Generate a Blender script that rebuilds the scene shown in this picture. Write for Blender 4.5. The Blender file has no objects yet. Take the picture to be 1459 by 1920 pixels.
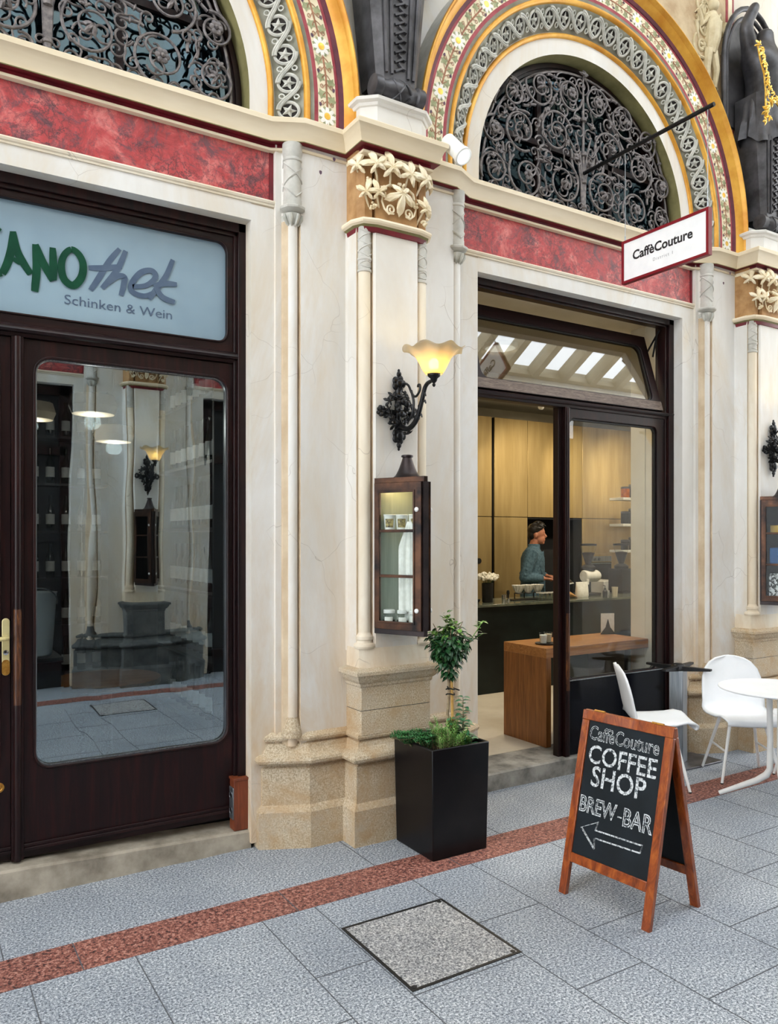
import bpy, bmesh, math, random
from mathutils import Vector, Matrix, noise
random.seed(11)
PI = math.pi
S = bpy.context.scene
COL = S.collection

# ------------------------------------------------------------------ camera
cam_d = bpy.data.cameras.new('camera')
cam = bpy.data.objects.new('camera', cam_d)
COL.objects.link(cam)
cam.location = (0, 0, 1.7)
cam.rotation_euler = (PI / 2, 0, -math.atan(914.5 / 1472.0))
cam_d.sensor_fit = 'VERTICAL'
cam_d.sensor_height = 36.0
cam_d.lens = 36.0 * 1472.0 / 1920.0
cam_d.shift_y = 50.0 / 1920.0
cam_d.clip_start = 0.05
S.camera = cam

# ------------------------------------------------------------------ light, world, exposure
S.view_settings.view_transform = 'Standard'
S.view_settings.look = 'None'
S.view_settings.exposure = 0.35
S.view_settings.gamma = 1.0
S.view_settings.use_curve_mapping = False
W = bpy.data.worlds.new('sky')
S.world = W
W.use_nodes = True
bg = W.node_tree.nodes['Background']
bg.inputs[0].default_value = (0.93, 0.965, 1.0, 1)
bg.inputs[1].default_value = 5.0
S.cycles.max_bounces = 10
S.cycles.diffuse_bounces = 5
S.cycles.glossy_bounces = 5
S.cycles.transmission_bounces = 8
S.cycles.transparent_max_bounces = 16
S.cycles.caustics_reflective = False
S.cycles.caustics_refractive = False
S.cycles.sample_clamp_indirect = 6.0


def lamp(name, kind, loc, energy, color, size=0.1, rot=None, spot=None, blend=0.6):
    d = bpy.data.lights.new(name, kind)
    d.energy = energy
    d.color = color
    if kind == 'AREA':
        d.size = size
    else:
        d.shadow_soft_size = size
    if spot:
        d.spot_size = spot
        d.spot_blend = blend
    o = bpy.data.objects.new(name, d)
    COL.objects.link(o)
    o.location = loc
    if rot is not None:
        v = Vector(rot) - Vector(loc)
        o.rotation_euler = v.to_track_quat('-Z', 'Y').to_euler()
    return o


# ------------------------------------------------------------------ materials
def lin(c):
    c = c / 255.0
    return c / 12.92 if c <= 0.04045 else ((c + 0.055) / 1.055) ** 2.4


def rgb(r, g, b):
    return (lin(r), lin(g), lin(b), 1.0)


class NT:
    def __init__(s, name):
        s.m = bpy.data.materials.new(name)
        s.m.use_nodes = True
        s.t = s.m.node_tree
        s.b = s.t.nodes['Principled BSDF']
        s.out = s.t.nodes['Material Output']
        s._co = None

    def n(s, t, **kw):
        x = s.t.nodes.new(t)
        for k, v in kw.items():
            if k.startswith('i_'):
                x.inputs[k[2:].replace('_', ' ')].default_value = v
            else:
                setattr(x, k, v)
        return x

    def l(s, a, b):
        s.t.links.new(a, b)

    def co(s, world=True):
        if s._co is None:
            if world:
                s._co = s.n('ShaderNodeNewGeometry').outputs['Position']
            else:
                s._co = s.n('ShaderNodeTexCoord').outputs['Object']
        return s._co

    def noise(s, scale, detail=4, rough=0.6, dist=0.0, stretch=None, world=True):
        x = s.n('ShaderNodeTexNoise')
        x.inputs['Scale'].default_value = scale
        x.inputs['Detail'].default_value = detail
        x.inputs['Roughness'].default_value = rough
        x.inputs['Distortion'].default_value = dist
        c = s.co(world)
        if stretch:
            mp = s.n('ShaderNodeMapping')
            mp.inputs['Scale'].default_value = stretch
            s.l(c, mp.inputs['Vector'])
            c = mp.outputs[0]
        s.l(c, x.inputs['Vector'])
        return x.outputs['Fac']

    def ramp(s, fac, stops, interp='LINEAR'):
        r = s.n('ShaderNodeValToRGB')
        r.color_ramp.interpolation = interp
        e = r.color_ramp.elements
        while len(e) < len(stops):
            e.new(0.5)
        for i, (p, c) in enumerate(stops):
            e[i].position = p
            e[i].color = c if len(c) == 4 else (*c, 1)
        s.l(fac, r.inputs[0])
        return r.outputs[0]

    def mix(s, fac, a, b, mode='MIX'):
        x = s.n('ShaderNodeMix', data_type='RGBA', blend_type=mode)
        for sock, v in ((x.inputs[0], fac), (x.inputs[6], a), (x.inputs[7], b)):
            if hasattr(v, 'links') or hasattr(v, 'is_linked'):
                s.l(v, sock)
            else:
                sock.default_value = v
        return x.outputs[2]

    def bump(s, fac, strength=0.3, dist=0.01):
        x = s.n('ShaderNodeBump')
        x.inputs['Strength'].default_value = strength
        x.inputs['Distance'].default_value = dist
        s.l(fac, x.inputs['Height'])
        s.l(x.outputs[0], s.b.inputs['Normal'])

    def color(s, c):
        if hasattr(c, 'is_linked'):
            s.l(c, s.b.inputs['Base Color'])
        else:
            s.b.inputs['Base Color'].default_value = c

    def set(s, rough=0.5, metal=0.0, spec=0.5, coat=0.0):
        s.b.inputs['Roughness'].default_value = rough
        s.b.inputs['Metallic'].default_value = metal
        s.b.inputs['Specular IOR Level'].default_value = spec
        s.b.inputs['Coat Weight'].default_value = coat
        return s.m


def M2(name, c1, c2, scale=20, rough=0.5, metal=0.0, spec=0.5, bump=0.0, stretch=None, detail=4, lo=0.35, hi=0.65, coat=0.0, world=True, bd=0.004):
    n = NT(name)
    f = n.noise(scale, detail, stretch=stretch, world=world)
    n.color(n.ramp(f, [(lo, c1), (hi, c2)]))
    if bump:
        n.bump(f, bump, bd)
    return n.set(rough, metal, spec, coat)


def crack_mat(name, base, light, stain, stain_hi, crack, rough=0.75, cscale=2.2, cmask=(0.52, 0.60)):
    n = NT(name)
    f1 = n.noise(1.7, 5, 0.65, 0.4, stretch=(1, 1, 0.35))
    c = n.ramp(f1, [(0.32, base), (0.62, light)])
    f2 = n.noise(0.9, 6, 0.7, 0.8, stretch=(1.6, 1.6, 0.5))
    f3 = n.ramp(f2, [(0.46, (0, 0, 0, 1)), (0.70, (1, 1, 1, 1))])
    c = n.mix(f3, c, stain)
    # grime that settles towards the foot of the wall, broken up by noise
    sx = n.n('ShaderNodeSeparateXYZ')
    n.l(n.co(), sx.inputs[0])
    mr = n.n('ShaderNodeMapRange')
    mr.inputs['From Min'].default_value = 2.1
    mr.inputs['From Max'].default_value = 0.5
    n.l(sx.outputs['Z'], mr.inputs['Value'])
    f4 = n.noise(2.3, 6, 0.7, 0.5, stretch=(1.5, 1.5, 0.6))
    mm = n.n('ShaderNodeMath', operation='MULTIPLY')
    n.l(mr.outputs[0], mm.inputs[0])
    f4r = n.ramp(f4, [(0.36, (0, 0, 0, 1)), (0.66, (1, 1, 1, 1))])
    n.l(f4r, mm.inputs[1])
    c = n.mix(mm.outputs[0], c, stain_hi)
    # hair cracks
    nd = n.n('ShaderNodeTexNoise')
    nd.inputs['Scale'].default_value = 3.0
    n.l(n.co(), nd.inputs['Vector'])
    va = n.n('ShaderNodeVectorMath', operation='SCALE')
    va.inputs['Scale'].default_value = 0.35
    n.l(nd.outputs['Color'], va.inputs[0])
    vb = n.n('ShaderNodeVectorMath', operation='ADD')
    n.l(va.outputs[0], vb.inputs[0])
    n.l(n.co(), vb.inputs[1])
    vo = n.n('ShaderNodeTexVoronoi', feature='DISTANCE_TO_EDGE')
    vo.inputs['Scale'].default_value = cscale
    n.l(vb.outputs[0], vo.inputs['Vector'])
    line = n.ramp(vo.outputs['Distance'], [(0.0, (1, 1, 1, 1)), (0.0035, (0, 0, 0, 1))])
    msk = n.ramp(n.noise(1.6, 2, 0.5), [(cmask[0], (0, 0, 0, 1)), (cmask[1], (1, 1, 1, 1))])
    lm = n.n('ShaderNodeMath', operation='MULTIPLY')
    n.l(line, lm.inputs[0])
    n.l(msk, lm.inputs[1])
    lm2 = n.n('ShaderNodeMath', operation='MULTIPLY')
    n.l(lm.outputs[0], lm2.inputs[0])
    lm2.inputs[1].default_value = 0.46
    c = n.mix(lm2.outputs[0], c, crack)
    n.color(c)
    n.bump(n.noise(9, 6, 0.6), 0.06, 0.01)
    return n.set(rough, 0, 0.3)


MT = {}
MT['plaster'] = crack_mat('cream_plaster', rgb(212, 208, 200), rgb(229, 228, 225), rgb(214, 202, 182), rgb(210, 188, 158), rgb(120, 100, 82))
MT['plaster_warm'] = crack_mat('warm_plaster', rgb(220, 208, 186), rgb(234, 226, 210), rgb(212, 195, 166), rgb(200, 172, 136), rgb(120, 100, 82), cscale=1.5)
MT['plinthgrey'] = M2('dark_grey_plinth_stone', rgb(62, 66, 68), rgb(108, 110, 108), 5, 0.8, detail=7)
MT['groove'] = M2('tan_groove_plaster', rgb(190, 168, 138), rgb(212, 194, 166), 5, 0.8)  # tan tone for the recessed groove faces of the piers
MT['cornice'] = M2('cornice_stone', rgb(216, 200, 170), rgb(230, 217, 191), 3, 0.6, stretch=(0.4, 1, 2))


def limestone():
    n = NT('limestone')
    f = n.noise(120, 3, 0.7)
    c = n.ramp(f, [(0.32, rgb(150, 133, 108)), (0.5, rgb(194, 178, 152)), (0.66, rgb(218, 206, 184))])
    f2 = n.ramp(n.noise(3.5, 5, 0.7, 0.6), [(0.42, (0, 0, 0, 1)), (0.7, (1, 1, 1, 1))])
    c = n.mix(f2, c, rgb(180, 150, 112))
    f3 = n.ramp(n.noise(2.0, 5, 0.7, 0.6, stretch=(1, 1, 1.4)), [(0.52, (0, 0, 0, 1)), (0.75, (1, 1, 1, 1))])
    c = n.mix(f3, c, rgb(186, 176, 160))
    n.color(c)
    n.bump(f, 0.35, 0.004)
    return n.set(0.85, 0, 0.25)


MT['limestone'] = limestone()


def granite(name, cs, scale, tint=None, rough=0.62):
    n = NT(name)
    fa, fb = n.noise(scale * 0.9, 2, 0.6), n.noise(scale * 2.3, 2, 0.6)
    av = n.n('ShaderNodeMath', operation='MULTIPLY_ADD')
    n.l(fa, av.inputs[0])
    av.inputs[1].default_value = 0.55
    sc = n.n('ShaderNodeMath', operation='MULTIPLY')
    n.l(fb, sc.inputs[0])
    sc.inputs[1].default_value = 0.45
    n.l(sc.outputs[0], av.inputs[2])
    f = av.outputs[0]
    c = n.ramp(f, [(0.38, cs[0]), (0.45, cs[1]), (0.53, cs[2]), (0.60, cs[3])])
    f2 = n.ramp(n.noise(1.3, 5, 0.65, 0.5), [(0.35, (0.80, 0.81, 0.83, 1)), (0.65, (1.08, 1.07, 1.05, 1))])
    c = n.mix(1.0, c, f2, 'MULTIPLY')
    n.color(c)
    n.bump(f, 0.08, 0.002)
    return n.set(rough, 0, 0.35)


MT['granite'] = granite('grey_granite', (rgb(44, 50, 58), rgb(120, 127, 137), rgb(160, 167, 175), rgb(216, 219, 224)), 115)
MT['granite2'] = granite('manhole_granite', (rgb(58, 58, 62), rgb(132, 133, 136), rgb(172, 171, 170), rgb(224, 222, 219)), 110)
MT['redgranite'] = granite('red_granite', (rgb(44, 36, 38), rgb(112, 70, 62), rgb(146, 92, 80), rgb(182, 136, 122)), 62)
MT['joint'] = M2('joint_grout', rgb(74, 78, 84), rgb(96, 98, 102), 30, 0.9)
MT['step'] = M2('worn_step_stone', rgb(112, 103, 90), rgb(172, 163, 148), 5, 0.85, bump=0.25, detail=7, bd=0.006)
MT['stepgrey'] = M2('grey_step_stone', rgb(96, 93, 88), rgb(164, 160, 152), 6, 0.85, bump=0.2, detail=7, bd=0.006)


def marble():
    n = NT('red_marble')
    d = n.n('ShaderNodeTexNoise')
    d.inputs['Scale'].default_value = 13.0
    d.inputs['Detail'].default_value = 8
    d.inputs['Roughness'].default_value = 0.7
    n.l(n.co(), d.inputs['Vector'])
    va = n.n('ShaderNodeVectorMath', operation='SCALE')
    va.inputs['Scale'].default_value = 0.16
    n.l(d.outputs['Color'], va.inputs[0])
    vb = n.n('ShaderNodeVectorMath', operation='ADD')
    n.l(va.outputs[0], vb.inputs[0])
    n.l(n.co(), vb.inputs[1])
    vo = n.n('ShaderNodeTexVoronoi', feature='DISTANCE_TO_EDGE')
    vo.inputs['Scale'].default_value = 22
    n.l(vb.outputs[0], vo.inputs['Vector'])
    vein = n.ramp(vo.outputs['Distance'], [(0.0, (1, 1, 1, 1)), (0.12, (0, 0, 0, 1))])
    base = n.ramp(n.noise(6, 7, 0.75, 0.7), [(0.30, rgb(140, 36, 42)), (0.5, rgb(184, 68, 70)), (0.68, rgb(214, 126, 122))])
    clump = n.ramp(n.noise(5.5, 8, 0.8, 1.5), [(0.50, (0, 0, 0, 1)), (0.60, (1, 1, 1, 1))])
    base = n.mix(clump, base, rgb(112, 66, 74))
    vm = n.ramp(n.noise(4, 4, 0.6), [(0.40, (0, 0, 0, 1)), (0.60, (1, 1, 1, 1))])
    mm = n.n('ShaderNodeMath', operation='MULTIPLY')
    n.l(vein, mm.inputs[0])
    n.l(vm, mm.inputs[1])
    c = n.mix(mm.outputs[0], base, rgb(78, 46, 54))
    chips = n.ramp(n.noise(9, 5, 0.75, 1.2), [(0.73, (0, 0, 0, 1)), (0.75, (1, 1, 1, 1))])
    c = n.mix(chips, c, rgb(226, 196, 188))
    n.color(c)
    return n.set(0.32, 0, 0.5)


MT['marble'] = marble()
MT['redpaint'] = M2('dark_red_paint', rgb(92, 8, 24), rgb(118, 16, 32), 8, 0.5)
MT['redline'] = M2('crimson_stripe_paint', rgb(140, 42, 54), rgb(168, 72, 80), 10, 0.6)
MT['purple'] = M2('plum_stripe_paint', rgb(78, 28, 44), rgb(104, 44, 58), 10, 0.6)
MT['gold'] = M2('gold_paint', rgb(196, 132, 34), rgb(226, 172, 70), 5, 0.42, 0.25, detail=5)
MT['goldleaf'] = M2('gilding', rgb(222, 170, 60), rgb(246, 214, 118), 30, 0.3, 0.75)
MT['olive'] = M2('olive_paint', rgb(112, 106, 66), rgb(140, 134, 90), 6, 0.7)
MT['olivegrey'] = M2('grey_green_paint', rgb(132, 132, 116), rgb(160, 160, 146), 6, 0.7)
MT['relief'] = M2('grey_carved_stone', rgb(170, 170, 162), rgb(206, 206, 198), 14, 0.75, bump=0.15)
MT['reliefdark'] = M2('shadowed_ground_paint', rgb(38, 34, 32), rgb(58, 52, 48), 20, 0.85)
MT['floral'] = M2('cream_painted_ground', rgb(228, 216, 182), rgb(240, 231, 204), 12, 0.65)
MT['leafgreen'] = M2('painted_sage_green', rgb(134, 142, 104), rgb(168, 172, 134), 25, 0.7)
MT['stembrown'] = M2('painted_stem_brown', rgb(140, 92, 66), rgb(172, 122, 92), 25, 0.7)
MT['petal'] = M2('painted_white', rgb(236, 234, 226), rgb(248, 247, 242), 25, 0.7)
MT['berry'] = M2('painted_violet', rgb(76, 56, 76), rgb(104, 80, 96), 25, 0.7)
MT['leafstone'] = M2('carved_ivory_leaf', rgb(222, 204, 166), rgb(242, 232, 206), 10, 0.5)
MT['capground'] = M2('ochre_capital_ground', rgb(158, 116, 70), rgb(186, 146, 98), 12, 0.7)
MT['greystone'] = M2('grey_shaft_stone', rgb(178, 177, 170), rgb(202, 200, 193), 10, 0.7)
MT['bronze'] = M2('dark_bronze', rgb(44, 43, 46), rgb(86, 85, 89), 7, 0.42, 0.35, detail=6)
MT['iron'] = M2('wrought_iron', rgb(84, 80, 82), rgb(124, 117, 115), 40, 0.42, 0.25)
MT['blackiron'] = M2('black_iron', rgb(14, 14, 15), rgb(32, 32, 34), 40, 0.42, 0.5)
MT['black'] = M2('matt_black', rgb(16, 16, 17), rgb(26, 26, 28), 30, 0.5)
MT['spandrel'] = M2('tan_relief_plaster', rgb(176, 150, 116), rgb(206, 186, 152), 6, 0.7)
MT['tanrelief'] = M2('sand_relief', rgb(192, 176, 140), rgb(216, 204, 172), 12, 0.7)


def wood(name, c1, c2, c3, scale=6, stretch=(6, 6, 0.5), rough=0.4, coat=0.0, world=True, spec=0.5):
    n = NT(name)
    f = n.noise(scale, 6, 0.65, 1.2, stretch=stretch, world=world)
    c = n.ramp(f, [(0.30, c1), (0.5, c2), (0.70, c3)])
    n.color(c)
    n.bump(f, 0.08, 0.003)
    return n.set(rough, 0, spec, coat)


MT['mahogany'] = wood('dark_mahogany', rgb(16, 7, 9), rgb(28, 11, 12), rgb(46, 18, 16), 3, (7, 7, 0.5), 0.36, spec=0.3)
MT['mahogany_h'] = wood('dark_mahogany_rail', rgb(16, 7, 9), rgb(28, 11, 12), rgb(44, 19, 17), 3, (0.5, 7, 7), 0.36, spec=0.3)
MT['worn'] = wood('worn_brown_wood', rgb(34, 14, 10), rgb(72, 38, 18), rgb(128, 78, 38), 7, (9, 9, 1.2), 0.4)
MT['greywood'] = wood('weathered_sash_wood', rgb(70, 56, 50), rgb(104, 88, 78), rgb(134, 118, 106), 9, (1.5, 12, 12), 0.6)
MT['oak'] = wood('oiled_oak', rgb(98, 56, 24), rgb(130, 80, 38), rgb(158, 104, 54), 4, (14, 14, 0.6), 0.4)
MT['oak_h'] = wood('oiled_oak_top', rgb(128, 80, 38), rgb(158, 104, 54), rgb(184, 130, 76), 4, (0.6, 12, 12), 0.35)
MT['orangewood'] = wood('varnished_pine', rgb(92, 36, 10), rgb(140, 64, 20), rgb(178, 96, 36), 5, (5, 5, 1.5), 0.28, 0.3)
MT['socketwood'] = wood('reddish_box_wood', rgb(96, 44, 24), rgb(120, 58, 32), rgb(140, 72, 42), 5, (10, 10, 0.8), 0.45)
MT['chalkboard'] = M2('blackboard', rgb(8, 14, 19), rgb(20, 28, 34), 5, 0.5, detail=7, spec=0.25)


def chalk():
    n = NT('chalk')
    f = n.noise(95, 4, 0.75)
    c = n.ramp(f, [(0.40, rgb(52, 62, 68)), (0.52, rgb(216, 220, 222))])
    n.color(c)
    return n.set(0.9, 0, 0.1)


MT['chalk'] = chalk()
MT['whiteplastic'] = M2('white_shell_plastic', rgb(232, 235, 238), rgb(240, 242, 245), 4, 0.35)
MT['whitemetal'] = M2('white_powder_coat', rgb(222, 222, 220), rgb(232, 232, 230), 8, 0.4)
MT['brass'] = M2('polished_brass', rgb(232, 216, 152), rgb(242, 230, 176), 10, 0.3, 0.45)
MT['wornbrass'] = M2('worn_brass', rgb(168, 116, 46), rgb(200, 150, 70), 60, 0.4, 0.7)
MT['brasspanel'] = M2('brushed_brass_panel', rgb(178, 154, 104), rgb(196, 172, 122), 3, 0.42, 0.6, stretch=(3, 3, 0.3))
MT['copper'] = M2('patinated_copper', rgb(32, 28, 28), rgb(88, 60, 44), 9, 0.35, 0.75, detail=6)
MT['copperdark'] = M2('dark_patinated_copper', rgb(24, 21, 24), rgb(54, 44, 44), 6, 0.4, 0.5, detail=6)
MT['steel'] = M2('brushed_steel', rgb(120, 126, 132), rgb(164, 170, 176), 8, 0.32, 0.85, stretch=(20, 20, 0.5))
MT['darksteel'] = M2('dark_steel_plate', rgb(86, 86, 90), rgb(116, 116, 120), 12, 0.4, 0.7)
MT['chrome'] = M2('chrome', rgb(190, 192, 195), rgb(214, 216, 218), 8, 0.12, 1.0)
MT['white'] = M2('white_enamel', rgb(228, 228, 224), rgb(240, 240, 236), 10, 0.4)
MT['paper'] = M2('white_paper', rgb(226, 226, 220), rgb(242, 242, 238), 30, 0.85)
MT['darkstone'] = M2('dark_green_stone', rgb(6, 11, 12), rgb(24, 34, 34), 2.2, 0.35, detail=9, stretch=(1, 1, 1.5), spec=0.25)
MT['stonetop'] = M2('polished_counter_stone', rgb(74, 82, 74), rgb(120, 124, 108), 3, 0.15, detail=7)
MT['innerwall'] = M2('interior_plaster', rgb(200, 193, 174), rgb(214, 208, 190), 2, 0.8)
MT['roofplaster'] = M2('ceiling_plaster', rgb(176, 164, 138), rgb(196, 186, 162), 2, 0.8)
MT['innerfloor'] = M2('polished_screed', rgb(190, 180, 162), rgb(212, 204, 188), 2, 0.45, detail=7)
MT['darkwall'] = M2('dark_shop_wall', rgb(20, 21, 24), rgb(34, 35, 38), 3, 0.7)
MT['darkpanel'] = M2('blue_black_panel', rgb(5, 7, 14), rgb(9, 11, 19), 2, 0.2, spec=0.16)
MT['rubber'] = M2('black_rubber', rgb(12, 12, 12), rgb(22, 22, 22), 30, 0.6)
MT['signred'] = M2('sign_red', rgb(118, 8, 26), rgb(130, 12, 30), 10, 0.35)
MT['signwhite'] = M2('sign_white', rgb(236, 238, 240), rgb(244, 245, 246), 10, 0.35)
MT['ink'] = M2('black_ink', rgb(20, 20, 22), rgb(28, 28, 30), 10, 0.5)
MT['greyink'] = M2('grey_ink', rgb(130, 130, 134), rgb(144, 144, 148), 10, 0.5)
MT['signgreen'] = M2('sign_green', rgb(6, 60, 42), rgb(12, 70, 48), 10, 0.5, spec=0.2)
MT['signgrey'] = M2('sign_grey', rgb(78, 94, 116), rgb(88, 104, 124), 10, 0.5, spec=0.2)
MT['frost'] = M2('frosted_glass_film', rgb(128, 152, 168), rgb(142, 166, 180), 1.2, 0.25)
MT['planter'] = M2('black_fibre_stone', rgb(6, 6, 9), rgb(22, 19, 20), 4, 0.30, bump=0.08, detail=8, spec=0.25)
MT['soil'] = M2('potting_soil', rgb(30, 22, 16), rgb(64, 50, 38), 60, 0.95, bump=0.6, bd=0.02)
MT['bark'] = M2('grey_bark', rgb(120, 100, 76), rgb(176, 156, 124), 40, 0.8)
MT['cane'] = M2('bamboo_cane', rgb(176, 132, 62), rgb(206, 164, 92), 20, 0.5)


def leafmat(name, a, b, c, scale=14):
    n = NT(name)
    f = n.noise(scale, 3, 0.6)
    n.color(n.ramp(f, [(0.3, a), (0.52, b), (0.74, c)]))
    n.b.inputs['Subsurface Weight'].default_value = 0.0
    return n.set(0.38, 0, 0.5)


MT['leaf'] = leafmat('glossy_green_leaf', rgb(22, 52, 32), rgb(36, 78, 42), rgb(70, 116, 58))
MT['leaflight'] = leafmat('young_leaf', rgb(78, 124, 48), rgb(110, 156, 66), rgb(142, 182, 92), 30)
MT['rosemary'] = leafmat('rosemary_needle', rgb(70, 122, 50), rgb(116, 166, 76), rgb(172, 204, 124), 40)
MT['darkherb'] = leafmat('dark_herb', rgb(22, 78, 36), rgb(44, 108, 52), rgb(86, 146, 82), 40)
MT['shrubleaf'] = leafmat('broad_shrub_leaf', rgb(34, 86, 56), rgb(56, 116, 76), rgb(98, 152, 104), 24)
MT['skin'] = M2('skin', rgb(172, 112, 88), rgb(190, 130, 104), 20, 0.5)
MT['hair'] = M2('dark_hair', rgb(10, 8, 7), rgb(22, 17, 15), 60, 0.5)
MT['denim'] = M2('blue_denim', rgb(56, 82, 98), rgb(86, 116, 134), 40, 0.85, bump=0.3)
MT['trouser'] = M2('dark_trouser', rgb(20, 22, 26), rgb(32, 34, 38), 30, 0.85)
MT['flower'] = M2('white_blossom', rgb(226, 222, 206), rgb(246, 244, 236), 50, 0.8)
MT['beans'] = M2('roasted_beans', rgb(24, 14, 10), rgb(52, 32, 22), 120, 0.45)
MT['amber'] = M2('amber_liquid', rgb(150, 70, 10), rgb(200, 110, 26), 20, 0.3)
MT['cardboard'] = M2('kraft_paper', rgb(182, 132, 76), rgb(204, 156, 98), 20, 0.7)
MT['greylabel'] = M2('printed_label', rgb(60, 50, 44), rgb(200, 180, 120), 70, 0.6)
MT['bluepaper'] = M2('blue_paper', rgb(24, 74, 128), rgb(40, 98, 156), 12, 0.5)
MT['greypattern'] = M2('black_white_print', rgb(20, 22, 26), rgb(214, 216, 220), 55, 0.6, lo=0.46, hi=0.54)
MT['softpink'] = M2('paper_band', rgb(206, 160, 60), rgb(222, 184, 96), 20, 0.6)
MT['mintglass'] = M2('pale_green_backing', rgb(152, 162, 150), rgb(178, 186, 174), 2.5, 0.35, stretch=(8, 8, 0.4))
MT['greenbottle'] = M2('dark_bottle_glass', rgb(10, 18, 12), rgb(20, 32, 22), 10, 0.12)
MT['beige'] = M2('beige_lampshade', rgb(196, 176, 146), rgb(212, 194, 164), 10, 0.7)


def emit(name, col, st):
    n = NT(name)
    n.b.inputs['Emission Color'].default_value = col
    n.b.inputs['Emission Strength'].default_value = st
    n.color((0.8, 0.8, 0.8, 1))
    return n.m


MT['bulb'] = emit('lit_bulb', (1.0, 0.70, 0.20, 1), 55)
MT['spotlit'] = emit('lit_spot_face', (1.0, 0.86, 0.62, 1), 40)
MT['camlight'] = emit('lit_floodlight_lens', (0.85, 0.95, 1.0, 1), 0.7)


def glass(name, tint, refl0=0.05, refl_scale=1.0, grough=0.0, reflcol=(1, 1, 1, 1), wav=0.0):
    """clear sheet: transparent body, mirror-like coating that grows at grazing angles"""
    n = NT(name)
    n.t.nodes.remove(n.b)
    tr = n.n('ShaderNodeBsdfTransparent')
    tr.inputs[0].default_value = tint
    gl = n.n('ShaderNodeBsdfGlossy')
    gl.inputs['Roughness'].default_value = grough
    gl.inputs[0].default_value = reflcol
    lw = n.n('ShaderNodeLayerWeight')
    lw.inputs['Blend'].default_value = 0.5
    fr = n.n('ShaderNodeMath', operation='POWER')
    n.l(lw.outputs['Facing'], fr.inputs[0])
    fr.inputs[1].default_value = 4.0
    mr = n.n('ShaderNodeMath', operation='MULTIPLY_ADD', use_clamp=True)
    n.l(fr.outputs[0], mr.inputs[0])
    mr.inputs[1].default_value = refl_scale
    mr.inputs[2].default_value = refl0
    mx = n.n('ShaderNodeMixShader')
    n.l(mr.outputs[0], mx.inputs[0])
    n.l(tr.outputs[0], mx.inputs[1])
    n.l(gl.outputs[0], mx.inputs[2])
    if wav:
        f = n.noise(1.6, 2, 0.5, 0.3, stretch=(1.6, 1, 0.35))
        b = n.n('ShaderNodeBump')
        b.inputs['Strength'].default_value = wav
        b.inputs['Distance'].default_value = 0.02
        n.l(f, b.inputs['Height'])
        n.l(b.outputs[0], gl.inputs['Normal'])
    n.l(mx.outputs[0], n.out.inputs[0])
    return n.m


MT['doorglass'] = glass('shop_door_glass', (0.80, 0.86, 0.88, 1), 0.25, 0.8, reflcol=(0.84, 0.93, 0.97, 1), wav=0.09)
MT['windowglass'] = glass('window_glass', (0.96, 0.97, 0.96, 1), 0.026, 0.5)
MT['sashglass'] = glass('sash_glass', (0.62, 0.60, 0.54, 1), 0.10, 0.8)
MT['lunetteglass'] = glass('lunette_glass', (0.22, 0.34, 0.40, 1), 0.22, 0.8, reflcol=(0.5, 0.72, 0.86, 1), wav=0.1)
MT['lunetteglass_dim'] = glass('dim_reflection_lunette_glass', (0.20, 0.30, 0.36, 1), 0.03, 0.6, reflcol=(0.5, 0.74, 0.86, 1), wav=0.1)  # same glass with its reflection turned down, so this window reads darker
MT['clearglass'] = glass('clear_glass', (0.94, 0.96, 0.96, 1), 0.03, 1.0)
MT['cabglass'] = glass('display_glass', (0.95, 0.97, 0.96, 1), 0.006, 0.5)
MT['skyglass'] = glass('skylight_glass', (0.96, 0.98, 1.0, 1), 0.0, 0.3)


def shade_mat():
    n = NT('frosted_lamp_glass')
    n.t.nodes.remove(n.b)
    d = n.n('ShaderNodeBsdfDiffuse')
    d.inputs[0].default_value = (0.60, 0.60, 0.62, 1)
    t = n.n('ShaderNodeBsdfTranslucent')
    t.inputs[0].default_value = (0.80, 0.62, 0.26, 1)
    p = n.n('ShaderNodeBsdfTransparent')
    p.inputs[0].default_value = (0.95, 0.95, 0.95, 1)
    m1 = n.n('ShaderNodeMixShader')
    m1.inputs[0].default_value = 0.5
    n.l(d.outputs[0], m1.inputs[1])
    n.l(t.outputs[0], m1.inputs[2])
    m2 = n.n('ShaderNodeMixShader')
    m2.inputs[0].default_value = 0.16
    n.l(m1.outputs[0], m2.inputs[1])
    n.l(p.outputs[0], m2.inputs[2])
    n.l(m2.outputs[0], n.out.inputs[0])
    return n.m


MT['lampglass'] = shade_mat()


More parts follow.
